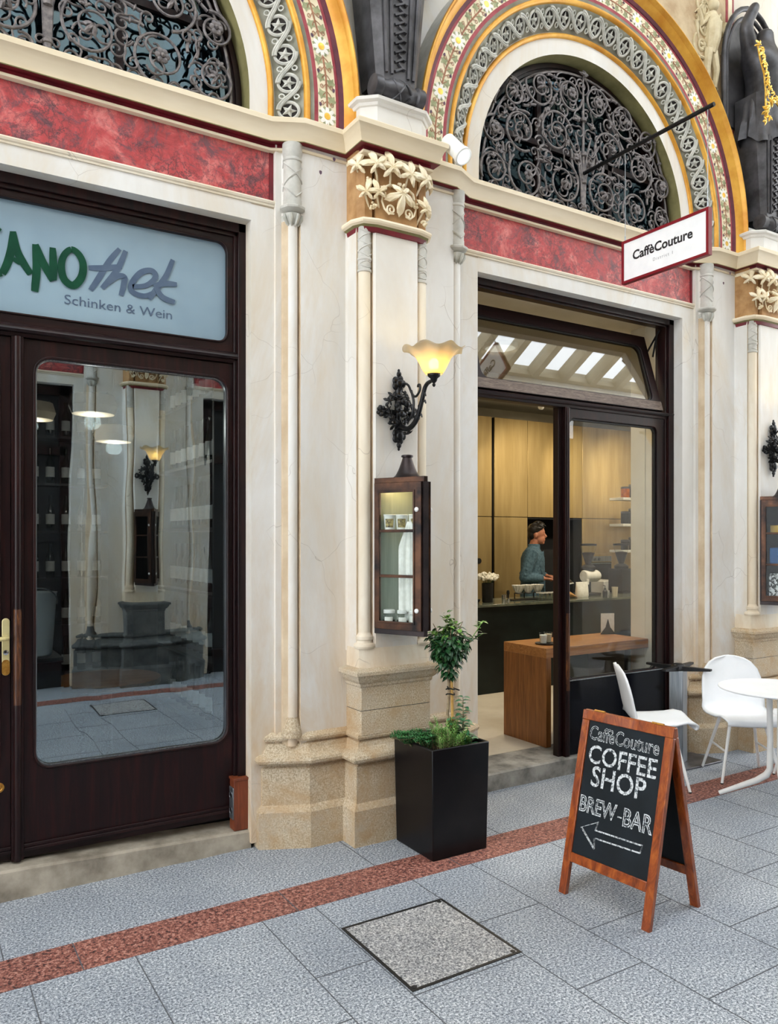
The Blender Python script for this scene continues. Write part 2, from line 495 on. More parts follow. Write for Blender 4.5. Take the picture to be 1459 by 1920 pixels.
# ------------------------------------------------------------------ mesh builder
class MB:
    def __init__(s):
        s.v, s.f, s.m = [], [], []

    def add(s, vs, fs, mi=0, X=None):
        k = len(s.v)
        if X is not None:
            vs = [X @ Vector(p) for p in vs]
        s.v += [tuple(p) for p in vs]
        s.f += [tuple(i + k for i in f) for f in fs]
        s.m += [mi] * len(fs)
        return s

    def box(s, x0, x1, y0, y1, z0, z1, mi=0, X=None):
        v = [(x, y, z) for z in (z0, z1) for y in (y0, y1) for x in (x0, x1)]
        f = [(0, 2, 3, 1), (4, 5, 7, 6), (0, 1, 5, 4), (2, 6, 7, 3), (0, 4, 6, 2), (1, 3, 7, 5)]
        return s.add(v, f, mi, X)

    def prism(s, poly, a, b, ax='z', mi=0, X=None):
        n = len(poly)

        def P(p, t):
            return (p[0], p[1], t) if ax == 'z' else ((p[0], t, p[1]) if ax == 'y' else (t, p[0], p[1]))
        v = [P(p, a) for p in poly] + [P(p, b) for p in poly]
        f = [tuple(range(n - 1, -1, -1)), tuple(range(n, 2 * n))]
        f += [(i, (i + 1) % n, n + (i + 1) % n, n + i) for i in range(n)]
        return s.add(v, f, mi, X)

    def lathe(s, prof, c=(0, 0, 0), n=24, mi=0, X=None, cap=True, mis=None):
        v, f, ms = [], [], []
        for r, z in prof:
            for i in range(n):
                t = 2 * PI * i / n
                v.append((c[0] + r * math.cos(t), c[1] + r * math.sin(t), c[2] + z))
        k = len(s.v)
        for j in range(len(prof) - 1):
            for i in range(n):
                i2 = (i + 1) % n
                f.append((j * n + i, j * n + i2, (j + 1) * n + i2, (j + 1) * n + i))
                ms.append(mis[j] if mis else mi)
        if cap:
            f.append(tuple(range(n - 1, -1, -1)))
            ms.append(ms[0])
            f.append(tuple((len(prof) - 1) * n + i for i in range(n)))
            ms.append(ms[-2])
        s.add(v, f, mi, X)
        s.m[-len(f):] = ms
        return s

    def tube(s, pts, r, n=8, mi=0, closed=False, X=None, flat=None):
        pts = [Vector(p) for p in pts]
        N = len(pts)
        rs = r if isinstance(r, (list, tuple)) else [r] * N
        v, f = [], []
        up = None
        for i, p in enumerate(pts):
            if closed:
                t = pts[(i + 1) % N] - pts[i - 1]
            else:
                t = pts[min(i + 1, N - 1)] - pts[max(i - 1, 0)]
            if t.length < 1e-9:
                t = Vector((0, 0, 1))
            t.normalize()
            if up is None:
                up = Vector((0, 1, 0)) if abs(t.y) < 0.9 else Vector((1, 0, 0))
            a = up - t * up.dot(t)
            if a.length < 1e-6:
                a = t.orthogonal()
            a.normalize()
            up = a
            b = t.cross(a)
            fa = flat if flat else 1.0
            for k in range(n):
                q = 2 * PI * k / n
                v.append(p + a * (rs[i] * fa * math.cos(q)) + b * (rs[i] * math.sin(q)))
        M_ = N if closed else N - 1
        for i in range(M_):
            j = (i + 1) % N
            for k in range(n):
                k2 = (k + 1) % n
                f.append((i * n + k, i * n + k2, j * n + k2, j * n + k))
        if not closed:
            f.append(tuple(range(n - 1, -1, -1)))
            f.append(tuple((N - 1) * n + k for k in range(n)))
        return s.add(v, f, mi, X)

    def sphere(s, c, r, n=10, m=7, mi=0, X=None):
        if not isinstance(r, (tuple, list)):
            r = (r, r, r)
        v = [(c[0], c[1], c[2] - r[2])]
        for j in range(1, m):
            a = PI * j / m - PI / 2
            for i in range(n):
                t = 2 * PI * i / n
                v.append((c[0] + r[0] * math.cos(a) * math.cos(t), c[1] + r[1] * math.cos(a) * math.sin(t), c[2] + r[2] * math.sin(a)))
        v.append((c[0], c[1], c[2] + r[2]))
        f = [(0, 1 + (i + 1) % n, 1 + i) for i in range(n)]
        for j in range(m - 2):
            for i in range(n):
                a, b = 1 + j * n + i, 1 + j * n + (i + 1) % n
                f.append((a, b, b + n, a + n))
        L = len(v) - 1
        f += [(L, 1 + (m - 2) * n + i, 1 + (m - 2) * n + (i + 1) % n) for i in range(n)]
        return s.add(v, f, mi, X)

    def sweep(s, path, prof, mis=None, mi=0, X=None):
        """prof [(o, z)] carried along plan PATH; o is measured to the -y side (right-hand outward)"""
        path = [Vector(p) for p in path]
        N = len(path)
        nr = []
        for i in range(N - 1):
            d = (path[i + 1] - path[i]).normalized()
            nr.append(Vector((d.y, -d.x)))
        off = []
        for i in range(N):
            a = nr[max(i - 1, 0)]
            b = nr[min(i, N - 2)]
            m = a + b
            m = m / max(m.dot(a), 0.15) if m.length > 1e-6 else a
            off.append(m)
        P = len(prof)
        v, f, ms = [], [], []
        for i in range(N):
            for (o, z) in prof:
                q = path[i] + off[i] * o
                v.append((q.x, q.y, z))
        for i in range(N - 1):
            for j in range(P - 1):
                f.append((i * P + j, (i + 1) * P + j, (i + 1) * P + j + 1, i * P + j + 1))
                ms.append(mis[j] if mis else mi)
        s.add(v, f, mi, X)
        s.m[-len(f):] = ms
        return s

    def grid(s, rows, mi=0, closed=False, X=None):
        R, C = len(rows), len(rows[0])
        v = [p for r in rows for p in r]
        f = []
        for i in range(R - 1):
            for j in range(C if closed else C - 1):
                j2 = (j + 1) % C
                f.append((i * C + j, i * C + j2, (i + 1) * C + j2, (i + 1) * C + j))
        return s.add(v, f, mi, X)

    def xf(s, fn):
        s.v = [tuple(fn(*p)) for p in s.v]
        return s

    def build(s, name, mats, parent=None, smooth=True, bevel=0.0, loc=None, ang=0.6, segs=2, solid=0.0):
        me = bpy.data.meshes.new(name)
        me.from_pydata(s.v, [], s.f)
        if not isinstance(mats, (list, tuple)):
            mats = [mats]
        for m in mats:
            me.materials.append(MT[m] if isinstance(m, str) else m)
        me.polygons.foreach_set('material_index', s.m)
        bm = bmesh.new()
        bm.from_mesh(me)
        bmesh.ops.remove_doubles(bm, verts=bm.verts, dist=1e-6)
        bmesh.ops.recalc_face_normals(bm, faces=bm.faces)
        if solid:
            bmesh.ops.solidify(bm, geom=list(bm.faces), thickness=solid)
        bm.to_mesh(me)
        bm.free()
        if smooth:
            me.polygons.foreach_set('use_smooth', [True] * len(me.polygons))
            me.set_sharp_from_angle(angle=ang)
        o = bpy.data.objects.new(name, me)
        COL.objects.link(o)
        if parent is not None:
            o.parent = parent
        if loc is not None:
            o.location = loc
        if bevel:
            md = o.modifiers.new('bevel', 'BEVEL')
            md.width = bevel
            md.segments = segs
            md.limit_method = 'ANGLE'
            md.angle_limit = 0.6
        return o


def tag(o, label=None, cat=None, group=None, kind=None):
    if label:
        o['label'] = label
    if cat:
        o['category'] = cat
    if group:
        o['group'] = group
    if kind:
        o['kind'] = kind
    return o


def root(name, loc, label, cat, group=None, kind=None, rz=0.0):
    o = bpy.data.objects.new(name, None)
    COL.objects.link(o)
    o.location = loc
    o.rotation_euler = (0, 0, rz)
    o.empty_display_size = 0.1
    return tag(o, label, cat, group, kind)


KIDS = {}


def kids(o):
    return [c for c in bpy.data.objects if c.parent == o]


def copy_tree(o, parent=None, label=None):
    c = o.copy()
    COL.objects.link(c)
    if parent is not None:
        c.parent = parent
    if label:
        c['label'] = label
    for ch in kids(o):
        copy_tree(ch, c)
    return c


def text_mb(body, size, mi=0, offset=0.0, extrude=0.0, align='CENTER', outline=0.0, spacing=1.0):
    """flat lettering in the local XY plane, as an MB"""
    cu = bpy.data.curves.new('lettering', 'FONT')
    cu.body = body
    cu.size = size
    cu.align_x = align
    cu.offset = offset
    cu.extrude = extrude
    cu.space_character = spacing
    cu.resolution_u = 3
    if outline:
        cu.fill_mode = 'NONE'
        cu.bevel_depth = outline
        cu.bevel_resolution = 0
        cu.extrude = 0
    o = bpy.data.objects.new('lettering', cu)
    COL.objects.link(o)
    dg = bpy.context.evaluated_depsgraph_get()
    me = bpy.data.meshes.new_from_object(o.evaluated_get(dg))
    b = MB()
    b.add([tuple(v.co) for v in me.vertices], [tuple(p.vertices) for p in me.polygons], mi)
    bpy.data.objects.remove(o)
    bpy.data.curves.remove(cu)
    bpy.data.meshes.remove(me)
    return b


def arc(cx, cz, r, a0, a1, n):
    return [(cx + r * math.cos(a0 + (a1 - a0) * i / n), cz + r * math.sin(a0 + (a1 - a0) * i / n)) for i in range(n + 1)]


def round_rect(x0, x1, z0, z1, r, n=6):
    p = []
    for cx, cz, a in ((x1 - r, z1 - r, 0), (x0 + r, z1 - r, PI / 2), (x0 + r, z0 + r, PI), (x1 - r, z0 + r, 1.5 * PI)):
        p += [(cx + r * math.cos(a + PI / 2 * i / n), cz + r * math.sin(a + PI / 2 * i / n)) for i in range(n + 1)]
    return p


def frame_panel(mb, x0, x1, z0, z1, hole, y0, y1, mi=0, X=None):
    """rectangular board with a hole (list of (x, z)), thickness y0..y1"""
    n = len(hole)
    cx = sum(p[0] for p in hole) / n
    cz = sum(p[1] for p in hole) / n
    outer = []
    for (x, z) in hole:
        dx, dz = x - cx, z - cz
        t = 1e9
        if dx > 1e-9:
            t = min(t, (x1 - cx) / dx)
        if dx < -1e-9:
            t = min(t, (x0 - cx) / dx)
        if dz > 1e-9:
            t = min(t, (z1 - cz) / dz)
        if dz < -1e-9:
            t = min(t, (z0 - cz) / dz)
        outer.append([cx + dx * t, cz + dz * t])
    for c in ((x0, z0), (x1, z0), (x0, z1), (x1, z1)):      # snap the nearest ray to each corner
        k = min(range(n), key=lambda i: (outer[i][0] - c[0]) ** 2 + (outer[i][1] - c[1]) ** 2)
        outer[k] = list(c)
    v, f = [], []
    for y in (y0, y1):
        v += [(p[0], y, p[1]) for p in hole] + [(p[0], y, p[1]) for p in outer]
    for i in range(n):
        j = (i + 1) % n
        f.append((i, j, n + j, n + i))
        f.append((2 * n + i, 3 * n + i, 3 * n + j, 2 * n + j))
        f.append((i, 2 * n + i, 2 * n + j, j))
        f.append((n + i, n + j, 3 * n + j, 3 * n + i))
    mb.add(v, f, mi, X)
    return mb


def ring_panel(mb, outer, hole, y0, y1, mi=0, X=None):
    n = len(hole)
    v, f = [], []
    for y in (y0, y1):
        v += [(p[0], y, p[1]) for p in hole] + [(p[0], y, p[1]) for p in outer]
    for i in range(n):
        j = (i + 1) % n
        f.append((i, j, n + j, n + i))
        f.append((2 * n + i, 3 * n + i, 3 * n + j, 2 * n + j))
        f.append((i, 2 * n + i, 2 * n + j, j))
        f.append((n + i, n + j, 3 * n + j, 3 * n + i))
    return mb.add(v, f, mi, X)

# ------------------------------------------------------------------ dimensions of the arcade
BAY = 3.62
PIERS = (-1.207, 2.413, 6.033)          # pier centres
BAYS = (0.603, 4.223)                    # door centres
MIRROR = 3.0                             # the opposite side is the same front turned about y = 1.5
ARC_Z = 4.13
X0, X1 = -7.0, 14.0

# ------------------------------------------------------------------ floor
fl = MB()
fl.box(X0, X1, -1.35, 4.35, -0.12, 0.0)


def strip(x0, x1, y0, y1, mi=1, h=0.0012):
    fl.box(x0, x1, y0, y1, -0.01, h, mi)


JW = 0.0022
xs = [0.415, 0.81, 1.36, 1.62, 2.163, 2.53, 3.082]
x = 3.082
while x < X1 - 1:
    x += 0.545 if len(xs) % 2 else 0.37
    xs.append(x)
x = 0.415
while x > X0 + 1:
    x -= 0.545
    xs.insert(0, x)
for i, x in enumerate(xs):
    strip(x - JW, x + JW, 0.02, 3.26)
    if i + 1 < len(xs):
        off = {1.36: 2.727, 2.163: 2.74, 2.53: 2.44, 3.082: 2.134}.get(round(x, 3), 2.73 - 0.3 * (i % 2))
        y = off
        ys = []
        while y > 0.1:
            ys.append(y)
            y -= 0.6
        for y in ys:
            strip(x, xs[i + 1], y - JW, y + JW)
for x in (-3.1, -1.9, -0.7, 0.35, 2.09, 2.93, 4.2, 5.35, 6.5, 7.7):
    strip(x - JW, x + JW, 3.5, 4.1)
    strip(x + 0.3 - JW, x + 0.3 + JW, -1.05, -0.5)
floor = tag(fl.build('floor', ['granite', 'joint'], smooth=False), 'speckled grey granite slab paving of the passage', 'floor', kind='structure')

for k, (y0, y1, lab) in enumerate(((3.26, 3.5, 'narrow red granite band in the paving along the shop fronts'), (-0.5, -0.26, 'red granite band in the paving on the far side of the passage'))):
    b = MB()
    b.box(X0, X1, y0, y1, -0.05, 0.002)
    x = -5.9
    while x < X1:
        b.box(x - 0.002, x + 0.002, y0, y1, -0.01, 0.0032, 1)
        x += 0.93
    tag(b.build('trim_%d' % (k + 1), ['redgranite', 'joint'], smooth=False), lab, 'paving band', kind='structure')

# square access cover
cov = root('access_cover', (1.628, 2.452, 0.0), 'square granite access cover with dark metal edge set in the grey paving', 'manhole cover')
b = MB()
w_, d_ = 0.538, 0.564
for (a0, a1, c0, c1) in ((0, w_, 0, 0.012), (0, w_, d_ - 0.012, d_), (0, 0.012, 0.012, d_ - 0.012), (w_ - 0.012, w_, 0.012, d_ - 0.012)):
    b.box(a0, a1, c0, c1, -0.03, 0.0035)
for (a, c) in ((0.022, 0.022), (w_ - 0.03, 0.022), (w_ - 0.03, d_ - 0.022)):
    b.lathe([(0.011, 0.0), (0.011, 0.0045)], (a, c, 0), 12)
b.build('frame', 'black', cov, smooth=False)
b = MB()
b.box(0.014, w_ - 0.014, 0.014, d_ - 0.014, -0.02, 0.0028)
b.build('plate', 'granite2', cov, smooth=False)

# ------------------------------------------------------------------ piers


def helix_lattice(mb, cx, cy, r, z0, z1, turns, tr, mi=0):
    for sgn in (1, -1):
        for ph in (0, PI):
            pts = []
            for i in range(41):
                t = i / 40
                a = ph + sgn * turns * 2 * PI * t - PI / 2
                pts.append((cx + r * math.cos(a), cy + r * math.sin(a), z0 + (z1 - z0) * t))
            mb.tube(pts, tr, 4, mi)


def palmate(mb, c, size, nx, up, mi=0, dome=0.25, lobes=5, spread=1.0, seed=0):
    """vine leaf: domed palmate blade with its centre at C, facing NX, its tip towards UP"""
    rd = random.Random(seed)
    nx = Vector(nx).normalized()
    up = Vector(up)
    up = (up - nx * up.dot(nx)).normalized()
    rt = up.cross(nx)
    angs = [0, 1.15, -1.15, 2.25, -2.25][:lobes]
    lens = [1.0, 0.92, 0.92, 0.62, 0.62][:lobes]
    wid = [0.40, 0.38, 0.38, 0.34, 0.34]
    n = 60
    rim = []
    for i in range(n):
        a = -PI + 2 * PI * i / n
        r = 0.2
        for l, (aa, L) in enumerate(zip(angs, lens)):
            d = abs((a - aa * spread + PI) % (2 * PI) - PI) / wid[l]
            if d < 1.6:
                r = max(r, L * (1 - 0.45 * d ** 1.7) * (1 + 0.05 * math.cos(d * 9)))
        rim.append((a, max(r, 0.2)))
    vs, fs = [tuple(Vector(c) + nx * size * 0.10)], []
    rings = (0.33, 0.68, 1.0)
    hs = (0.20, 0.16, -0.06)
    for k, q in enumerate(rings):
        for (a, r) in rim:
            p = Vector(c) + (up * math.cos(a) + rt * math.sin(a)) * (r * size * q)
            ridge = 0.0
            for aa in angs:
                dd = abs((a - aa * spread + PI) % (2 * PI) - PI)
                ridge = max(ridge, math.exp(-(dd / 0.16) ** 2))
            p = p + nx * size * (hs[k] * dome * 3 - 0.06 * ridge * q - dome * 0.5 * (r * q) ** 2)
            vs.append(tuple(p))
    for i in range(n):
        j = (i + 1) % n
        fs.append((0, 1 + i, 1 + j))
        for k in range(2):
            fs.append((1 + k * n + i, 1 + (k + 1) * n + i, 1 + (k + 1) * n + j, 1 + k * n + j))
    L = len(vs)
    vs.append(tuple(Vector(c) - nx * size * 0.14))
    for i in range(n):
        j = (i + 1) % n
        fs.append((L, 1 + 2 * n + j, 1 + 2 * n + i))
    mb.add(vs, fs, mi)


def spiral_pts(cx, cz, r, a0, turns, y, dirn=1, r1=0.12, n=30, dy=0.0):
    pts = []
    for i in range(n + 1):
        t = i / n
        rr = r * (1 - t) + r * r1 * t
        a = a0 + dirn * turns * 2 * PI * t
        pts.append((cx + rr * math.cos(a), y + dy * t, cz + rr * math.sin(a)))
    return pts


def half_plan(h):
    return h + [(-a, b) for a, b in reversed(h)]


def make_pier():
    P = root('pier', (2.413, 0, 0), 'cream plastered pier with vine leaf capital between the two shop fronts', 'pier', kind='structure')
    roll = [(-0.565 + 0.031 * math.cos(a), 3.998 + 0.031 * math.sin(a)) for a in [PI + i * (PI * 0.95) / 8 for i in range(9)]]
    h = [(-0.785, 4.30), (-0.785, 4.05), (-0.65, 4.05), (-0.65, 4.03), (-0.615, 4.03), (-0.612, 4.012)] + roll + [(-0.532, 3.998), (-0.528, 3.965), (-0.245, 3.965), (-0.235, 3.955), (-0.235, 3.855), (-0.226, 3.855),
         (-0.226, 3.88), (-0.152, 3.88), (-0.152, 3.812), (-0.14, 3.80)]
    low = half_plan(h[:h.index((-0.245, 3.965))])
    up = [(-0.65, 4.30)] + h[2:]
    up = up[:up.index((-0.245, 3.965))]
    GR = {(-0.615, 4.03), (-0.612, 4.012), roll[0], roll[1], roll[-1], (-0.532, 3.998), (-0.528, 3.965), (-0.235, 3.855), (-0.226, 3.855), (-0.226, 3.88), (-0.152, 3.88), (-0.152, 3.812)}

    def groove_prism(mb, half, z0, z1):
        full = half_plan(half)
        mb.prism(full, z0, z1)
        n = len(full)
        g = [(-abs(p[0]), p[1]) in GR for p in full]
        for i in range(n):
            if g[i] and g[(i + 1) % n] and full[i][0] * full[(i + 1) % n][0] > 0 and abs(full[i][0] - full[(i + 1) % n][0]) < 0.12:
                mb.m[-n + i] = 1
    b = MB()
    groove_prism(b, h, 1.06, 3.46)
    groove_prism(b, h[:h.index((-0.245, 3.965))], 0.55, 1.06)
    b.prism(low, 3.46, 3.533)
    for s in (-1, 1):
        b.box(min(s * 0.785, s * 0.66), max(s * 0.785, s * 0.66), 4.05, 4.3, 0.03, 0.55)
    b.prism(half_plan(up), 3.533, 3.885)
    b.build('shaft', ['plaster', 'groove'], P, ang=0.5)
    # plinth
    pp = [(-0.755, 4.2), (-0.755, 4.013), (-0.5, 3.892), (-0.30, 3.892), (-0.30, 3.757)]
    pp = half_plan(pp)
    prof = [(0, 0), (0, 0.198), (-0.004, 0.206), (-0.026, 0.232), (-0.028, 0.428), (-0.034, 0.434), (-0.046, 0.44), (-0.046, 0.455), (-0.006, 0.459), (0.006, 0.468), (0.010, 0.482), (0.004, 0.497), (-0.010, 0.504),
            (-0.034, 0.512), (-0.052, 0.535), (-0.058, 0.560), (-0.070, 0.566), (-0.070, 0.574), (-0.048, 0.578), (-0.044, 0.59), (-0.047, 0.602), (-0.058, 0.609), (-0.07, 0.622), (-0.3, 0.625)]
    b = MB().sweep(pp, prof)
    for s in (-1, 1):
        b.lathe([(0.058, 0.60), (0.054, 0.64), (0.042, 0.665), (0.034, 0.70), (0.031, 0.71)], (s * 0.565, 3.998, 0), 16)
    b.build('plinth', 'limestone', P, ang=0.3)
    ped = [(-0.238, 3.98), (-0.238, 3.808), (-0.232, 3.80), (0.232, 3.80), (0.238, 3.808), (0.238, 3.98)]
    b = MB().prism(ped, 0.6, 0.735)
    b.prism([(x * 0.985, y + 0.004 if y < 3.9 else y) for x, y in ped], 0.735, 0.739, 'z', 1)
    b.prism(ped, 0.739, 0.93)
    b.build('pedestal', ['limestone', 'joint'], P, ang=0.5)
    cp = [(-0.238, 3.97), (-0.238, 3.80), (0.238, 3.80), (0.238, 3.97)]
    prof = [(0, 0.865), (0.006, 0.875), (0.006, 0.888), (0.02, 0.90), (0.032, 0.918), (0.036, 0.936), (0.05, 0.94), (0.05, 0.958), (0.044, 0.964), (-0.03, 0.982), (-0.16, 0.985)]
    MB().sweep(cp, prof).build('pedestal_cap', 'limestone', P, ang=0.5)
    b = MB()
    b.prism([(-0.237, 3.97), (-0.237, 3.82), (-0.2, 3.798), (0.2, 3.798), (0.237, 3.82), (0.237, 3.97)], 0.97, 1.085)
    b.build('pilaster_foot', 'plaster_warm', P)
    for s in (-1, 1):
        cx, cy = s * 0.19, 3.843
        c = MB().lathe([(0.036, 1.17), (0.036, 3.21)], (cx, cy, 0), 20).build('colonnette', 'plaster_warm', P)
        MB().lathe([(0.058, 1.083), (0.062, 1.095), (0.058, 1.108), (0.046, 1.114), (0.044, 1.126), (0.05, 1.134), (0.05, 1.15), (0.04, 1.16), (0.036, 1.172)], (cx, cy, 0), 20).build('base', 'plaster_warm', c)
        b = MB().lathe([(0.036, 3.2), (0.041, 3.203), (0.041, 3.215), (0.036, 3.22), (0.037, 3.265), (0.041, 3.27), (0.041, 3.28), (0.037, 3.285), (0.038, 3.46)], (cx, cy, 0), 20)
        helix_lattice(b, cx, cy, 0.0375, 3.285, 3.44, 1.2, 0.004)
        helix_lattice(b, cx, cy, 0.0365, 3.222, 3.264, 0.5, 0.0035)
        b.build('carved_collar', 'greystone', c)
        # hanging bracket shaft
        cx, cy = s * 0.566, 3.992
        b = MB().lathe([(0.052, 3.535), (0.052, 3.575), (0.05, 3.58), (0.05, 3.785), (0.054, 3.79), (0.054, 3.80), (0.05, 3.806), (0.056, 3.84), (0.056, 3.885)], (cx, cy, 0), 24)
        helix_lattice(b, cx, cy, 0.051, 3.585, 3.78, 0.75, 0.005)
        br = b.build('bracket_shaft', 'greystone', P)
        b = MB().lathe([(0.03, 3.50), (0.058, 3.508), (0.074, 3.52), (0.076, 3.53), (0.07, 3.537), (0.05, 3.54)], (cx, cy, 0), 8)
        b.build('ledge', 'greystone', br)
        b = MB().lathe([(0.008, 3.408), (0.014, 3.418), (0.010, 3.425), (0.028, 3.44), (0.045, 3.47), (0.052, 3.495), (0.03, 3.505)], (cx, cy, 0), 20)
        for k in range(8):
            a = k * PI / 4 + 0.2
            pts = [(cx + r * math.cos(a), cy + r * math.sin(a), z) for r, z in ((0.012, 3.425), (0.034, 3.442), (0.050, 3.47), (0.056, 3.492))]
            b.tube(pts, [0.004, 0.008, 0.011, 0.007], 6)
        b.build('pendant', 'relief', br)
    # capital
    g = MB().prism([(-0.236, 3.97), (-0.236, 3.85), (-0.205, 3.812), (-0.158, 3.81), (-0.155, 3.85), (-0.138, 3.85), (-0.134, 3.792), (0.134, 3.792), (0.138, 3.85), (0.155, 3.85), (0.158, 3.81), (0.205, 3.812), (0.236, 3.85), (0.236, 3.97)], 3.46, 3.885)
    cap = g.build('capital', 'capground', P)
    ab = [(-0.232, 3.98), (-0.232, 3.868), (-0.205, 3.815), (-0.14, 3.795), (0.14, 3.795), (0.205, 3.815), (0.232, 3.868), (0.232, 3.98)]
    prof = [(-0.01, 3.425), (0.004, 3.428), (0.008, 3.452), (0.022, 3.462), (0.036, 3.47), (0.04, 3.48), (0.036, 3.492), (0.0, 3.505), (-0.05, 3.507)]
    MB().sweep(ab, prof, mis=[1, 1, 2, 0, 0, 0, 0, 0]).build('necking', ['cornice', 'redpaint', 'olive'], cap)
    ab2 = [(-0.262, 3.97), (-0.262, 3.80), (0.262, 3.80), (0.262, 3.97)]
    MB().sweep(ab2, [(-0.08, 3.825), (-0.03, 3.83), (-0.02, 3.85), (-0.03, 3.862), (-0.05, 3.87)]).build('abacus', 'leafstone', cap)
    LV = [(-0.245, 3.83, 3.765, 0.075, (-0.8, -0.6, 0.1), 0.3), (-0.165, 3.76, 3.765, 0.078, (-0.3, -1, 0.15), -0.35), (-0.065, 3.755, 3.765, 0.092, (-0.1, -1, 0.1), -0.15), (0.055, 3.755, 3.755, 0.088, (0.1, -1, 0.1), 0.35),
          (0.165, 3.76, 3.752, 0.078, (0.3, -1, 0.1), -0.2), (0.25, 3.83, 3.765, 0.07, (0.85, -0.6, 0.1), 0.3), (0.0, 3.755, 3.655, 0.092, (0.0, -1, -0.05), PI), (-0.215, 3.785, 3.63, 0.064, (-0.6, -0.8, 0.05), 0.25),
          (-0.15, 3.765, 3.635, 0.062, (-0.2, -1, 0), -0.3), (0.175, 3.77, 3.61, 0.066, (0.4, -1, 0), 0.1), (0.235, 3.82, 3.62, 0.056, (0.8, -0.6, 0), 0.5)]
    for i, (x, y, z, sz, nx, tl) in enumerate(LV):
        z += 0.022 if z > 3.7 else 0.0
        b = MB()
        palmate(b, (x, y - 0.012, z), sz * 1.28, nx, (math.sin(tl), 0, math.cos(tl)), seed=i)
        x2, y2 = x * 0.86, y + 0.03
        b.tube([(x, y + 0.01, z), (x2, y2 - 0.005, z - 0.05), (x2 * 0.9, y2 + 0.01, z - 0.09)], 0.006, 6)
        b.build('vine_leaf', 'leafstone', cap)
    rd = random.Random(5)
    for (x, y, z) in ((-0.105, 3.775, 3.655), (0.105, 3.775, 3.625), (0.012, 3.775, 3.71), (0.185, 3.79, 3.545), (-0.165, 3.785, 3.57), (-0.19, 3.79, 3.70)):
        b = MB()
        for k in range(9):
            b.sphere((x + rd.uniform(-0.018, 0.018), y - 0.004 + rd.uniform(-0.008, 0.008), z + rd.uniform(-0.022, 0.022)), 0.0085, 8, 6)
        b.build('grape_cluster', 'leafstone', cap)
    for s in (-1, 1):
        b = MB()
        b.tube([(s * 0.105, 3.782, 3.65), (s * 0.115, 3.775, 3.60), (s * 0.10, 3.772, 3.56), (s * 0.07, 3.77, 3.535), (s * 0.04, 3.768, 3.54)] + [(p[0], 3.768, p[2]) for p in spiral_pts(s * 0.058, 3.562, 0.030, (-0.9 if s > 0 else PI + 0.9), 1.3, 3.768, s, 0.25, 18)], 0.0055, 6)
        b.tube([(s * 0.02, 3.785, 3.70), (s * 0.06, 3.776, 3.705), (s * 0.095, 3.776, 3.685), (s * 0.105, 3.78, 3.655)], 0.0075, 6)
        b.build('tendril', 'leafstone', cap)
    # block under the statue
    sp = [(-0.225, 4.05), (-0.225, 3.83), (-0.15, 3.765), (0.15, 3.765), (0.225, 3.83), (0.225, 4.05)]
    prof = [(0.01, 4.0), (0.01, 4.015), (0.0, 4.02), (0.0, 4.12), (0.008, 4.125), (0.014, 4.14), (0.03, 4.15), (0.034, 4.165), (0.02, 4.175), (-0.02, 4.185), (-0.2, 4.19)]
    MB().sweep(sp, prof).build('statue_block', 'plaster', P, ang=0.5)
    return P


pier = make_pier()

# ------------------------------------------------------------------ wall front with openings, cornice, marble friezes


def wall_front_mesh():
    b = MB()
    R = 1.015
    for cx in BAYS + (-3.017, 7.843):
        xa, xb = cx - BAY / 2, cx + BAY / 2
        b.box(cx - 1.0249, cx + 1.0249, 4.05, 4.26, 3.445, 3.54)
        b.box(cx - 1.162, cx + 1.162, 4.075, 4.26, 3.54, 3.90)
        b.box(xa, xb, 4.06, 4.26, 3.88, 4.0)
        n = 48
        hole = [(cx - R, 4.0)] + [(cx - R * math.cos(PI * i / n), ARC_Z + R * math.sin(PI * i / n)) for i in range(n + 1)] + [(cx + R, 4.0)]
        outer = []
        for (x, z) in hole:
            dx, dz = x - cx, z - ARC_Z
            if dz <= 1e-6:
                outer.append((xa if dx < 0 else xb, z))
                continue
            t = min(abs((xb - cx) / dx) if abs(dx) > 1e-9 else 1e9, (8.95 - ARC_Z) / dz)
            outer.append((cx + dx * t, ARC_Z + dz * t))
        for c in ((xa, 8.95), (xb, 8.95)):
            k = min(range(len(outer)), key=lambda i: (outer[i][0] - c[0]) ** 2 + (outer[i][1] - c[1]) ** 2)
            outer[k] = c
        v, f = [], []
        N = len(hole)
        for y in (4.05, 4.24):
            v += [(p[0], y, p[1]) for p in hole] + [(p[0], y, p[1]) for p in outer]
        ms = []
        for i in range(N - 1):
            f.append((i, i + 1, N + i + 1, N + i))
            ms.append(0)
            f.append((i, 2 * N + i, 2 * N + i + 1, i + 1))
            ms.append(1)
        b.add(v, f)
        b.m[-len(f):] = ms
    b.box(X0, -4.83, 4.05, 4.26, 0, 8.95)
    b.box(9.65, X1, 4.05, 4.26, 0, 8.95)
    return b


wall_front = tag(wall_front_mesh().build('wall_front', ['plaster', 'olive'], ang=0.5), 'cream plastered arcade wall above the shop fronts', 'wall', kind='structure')

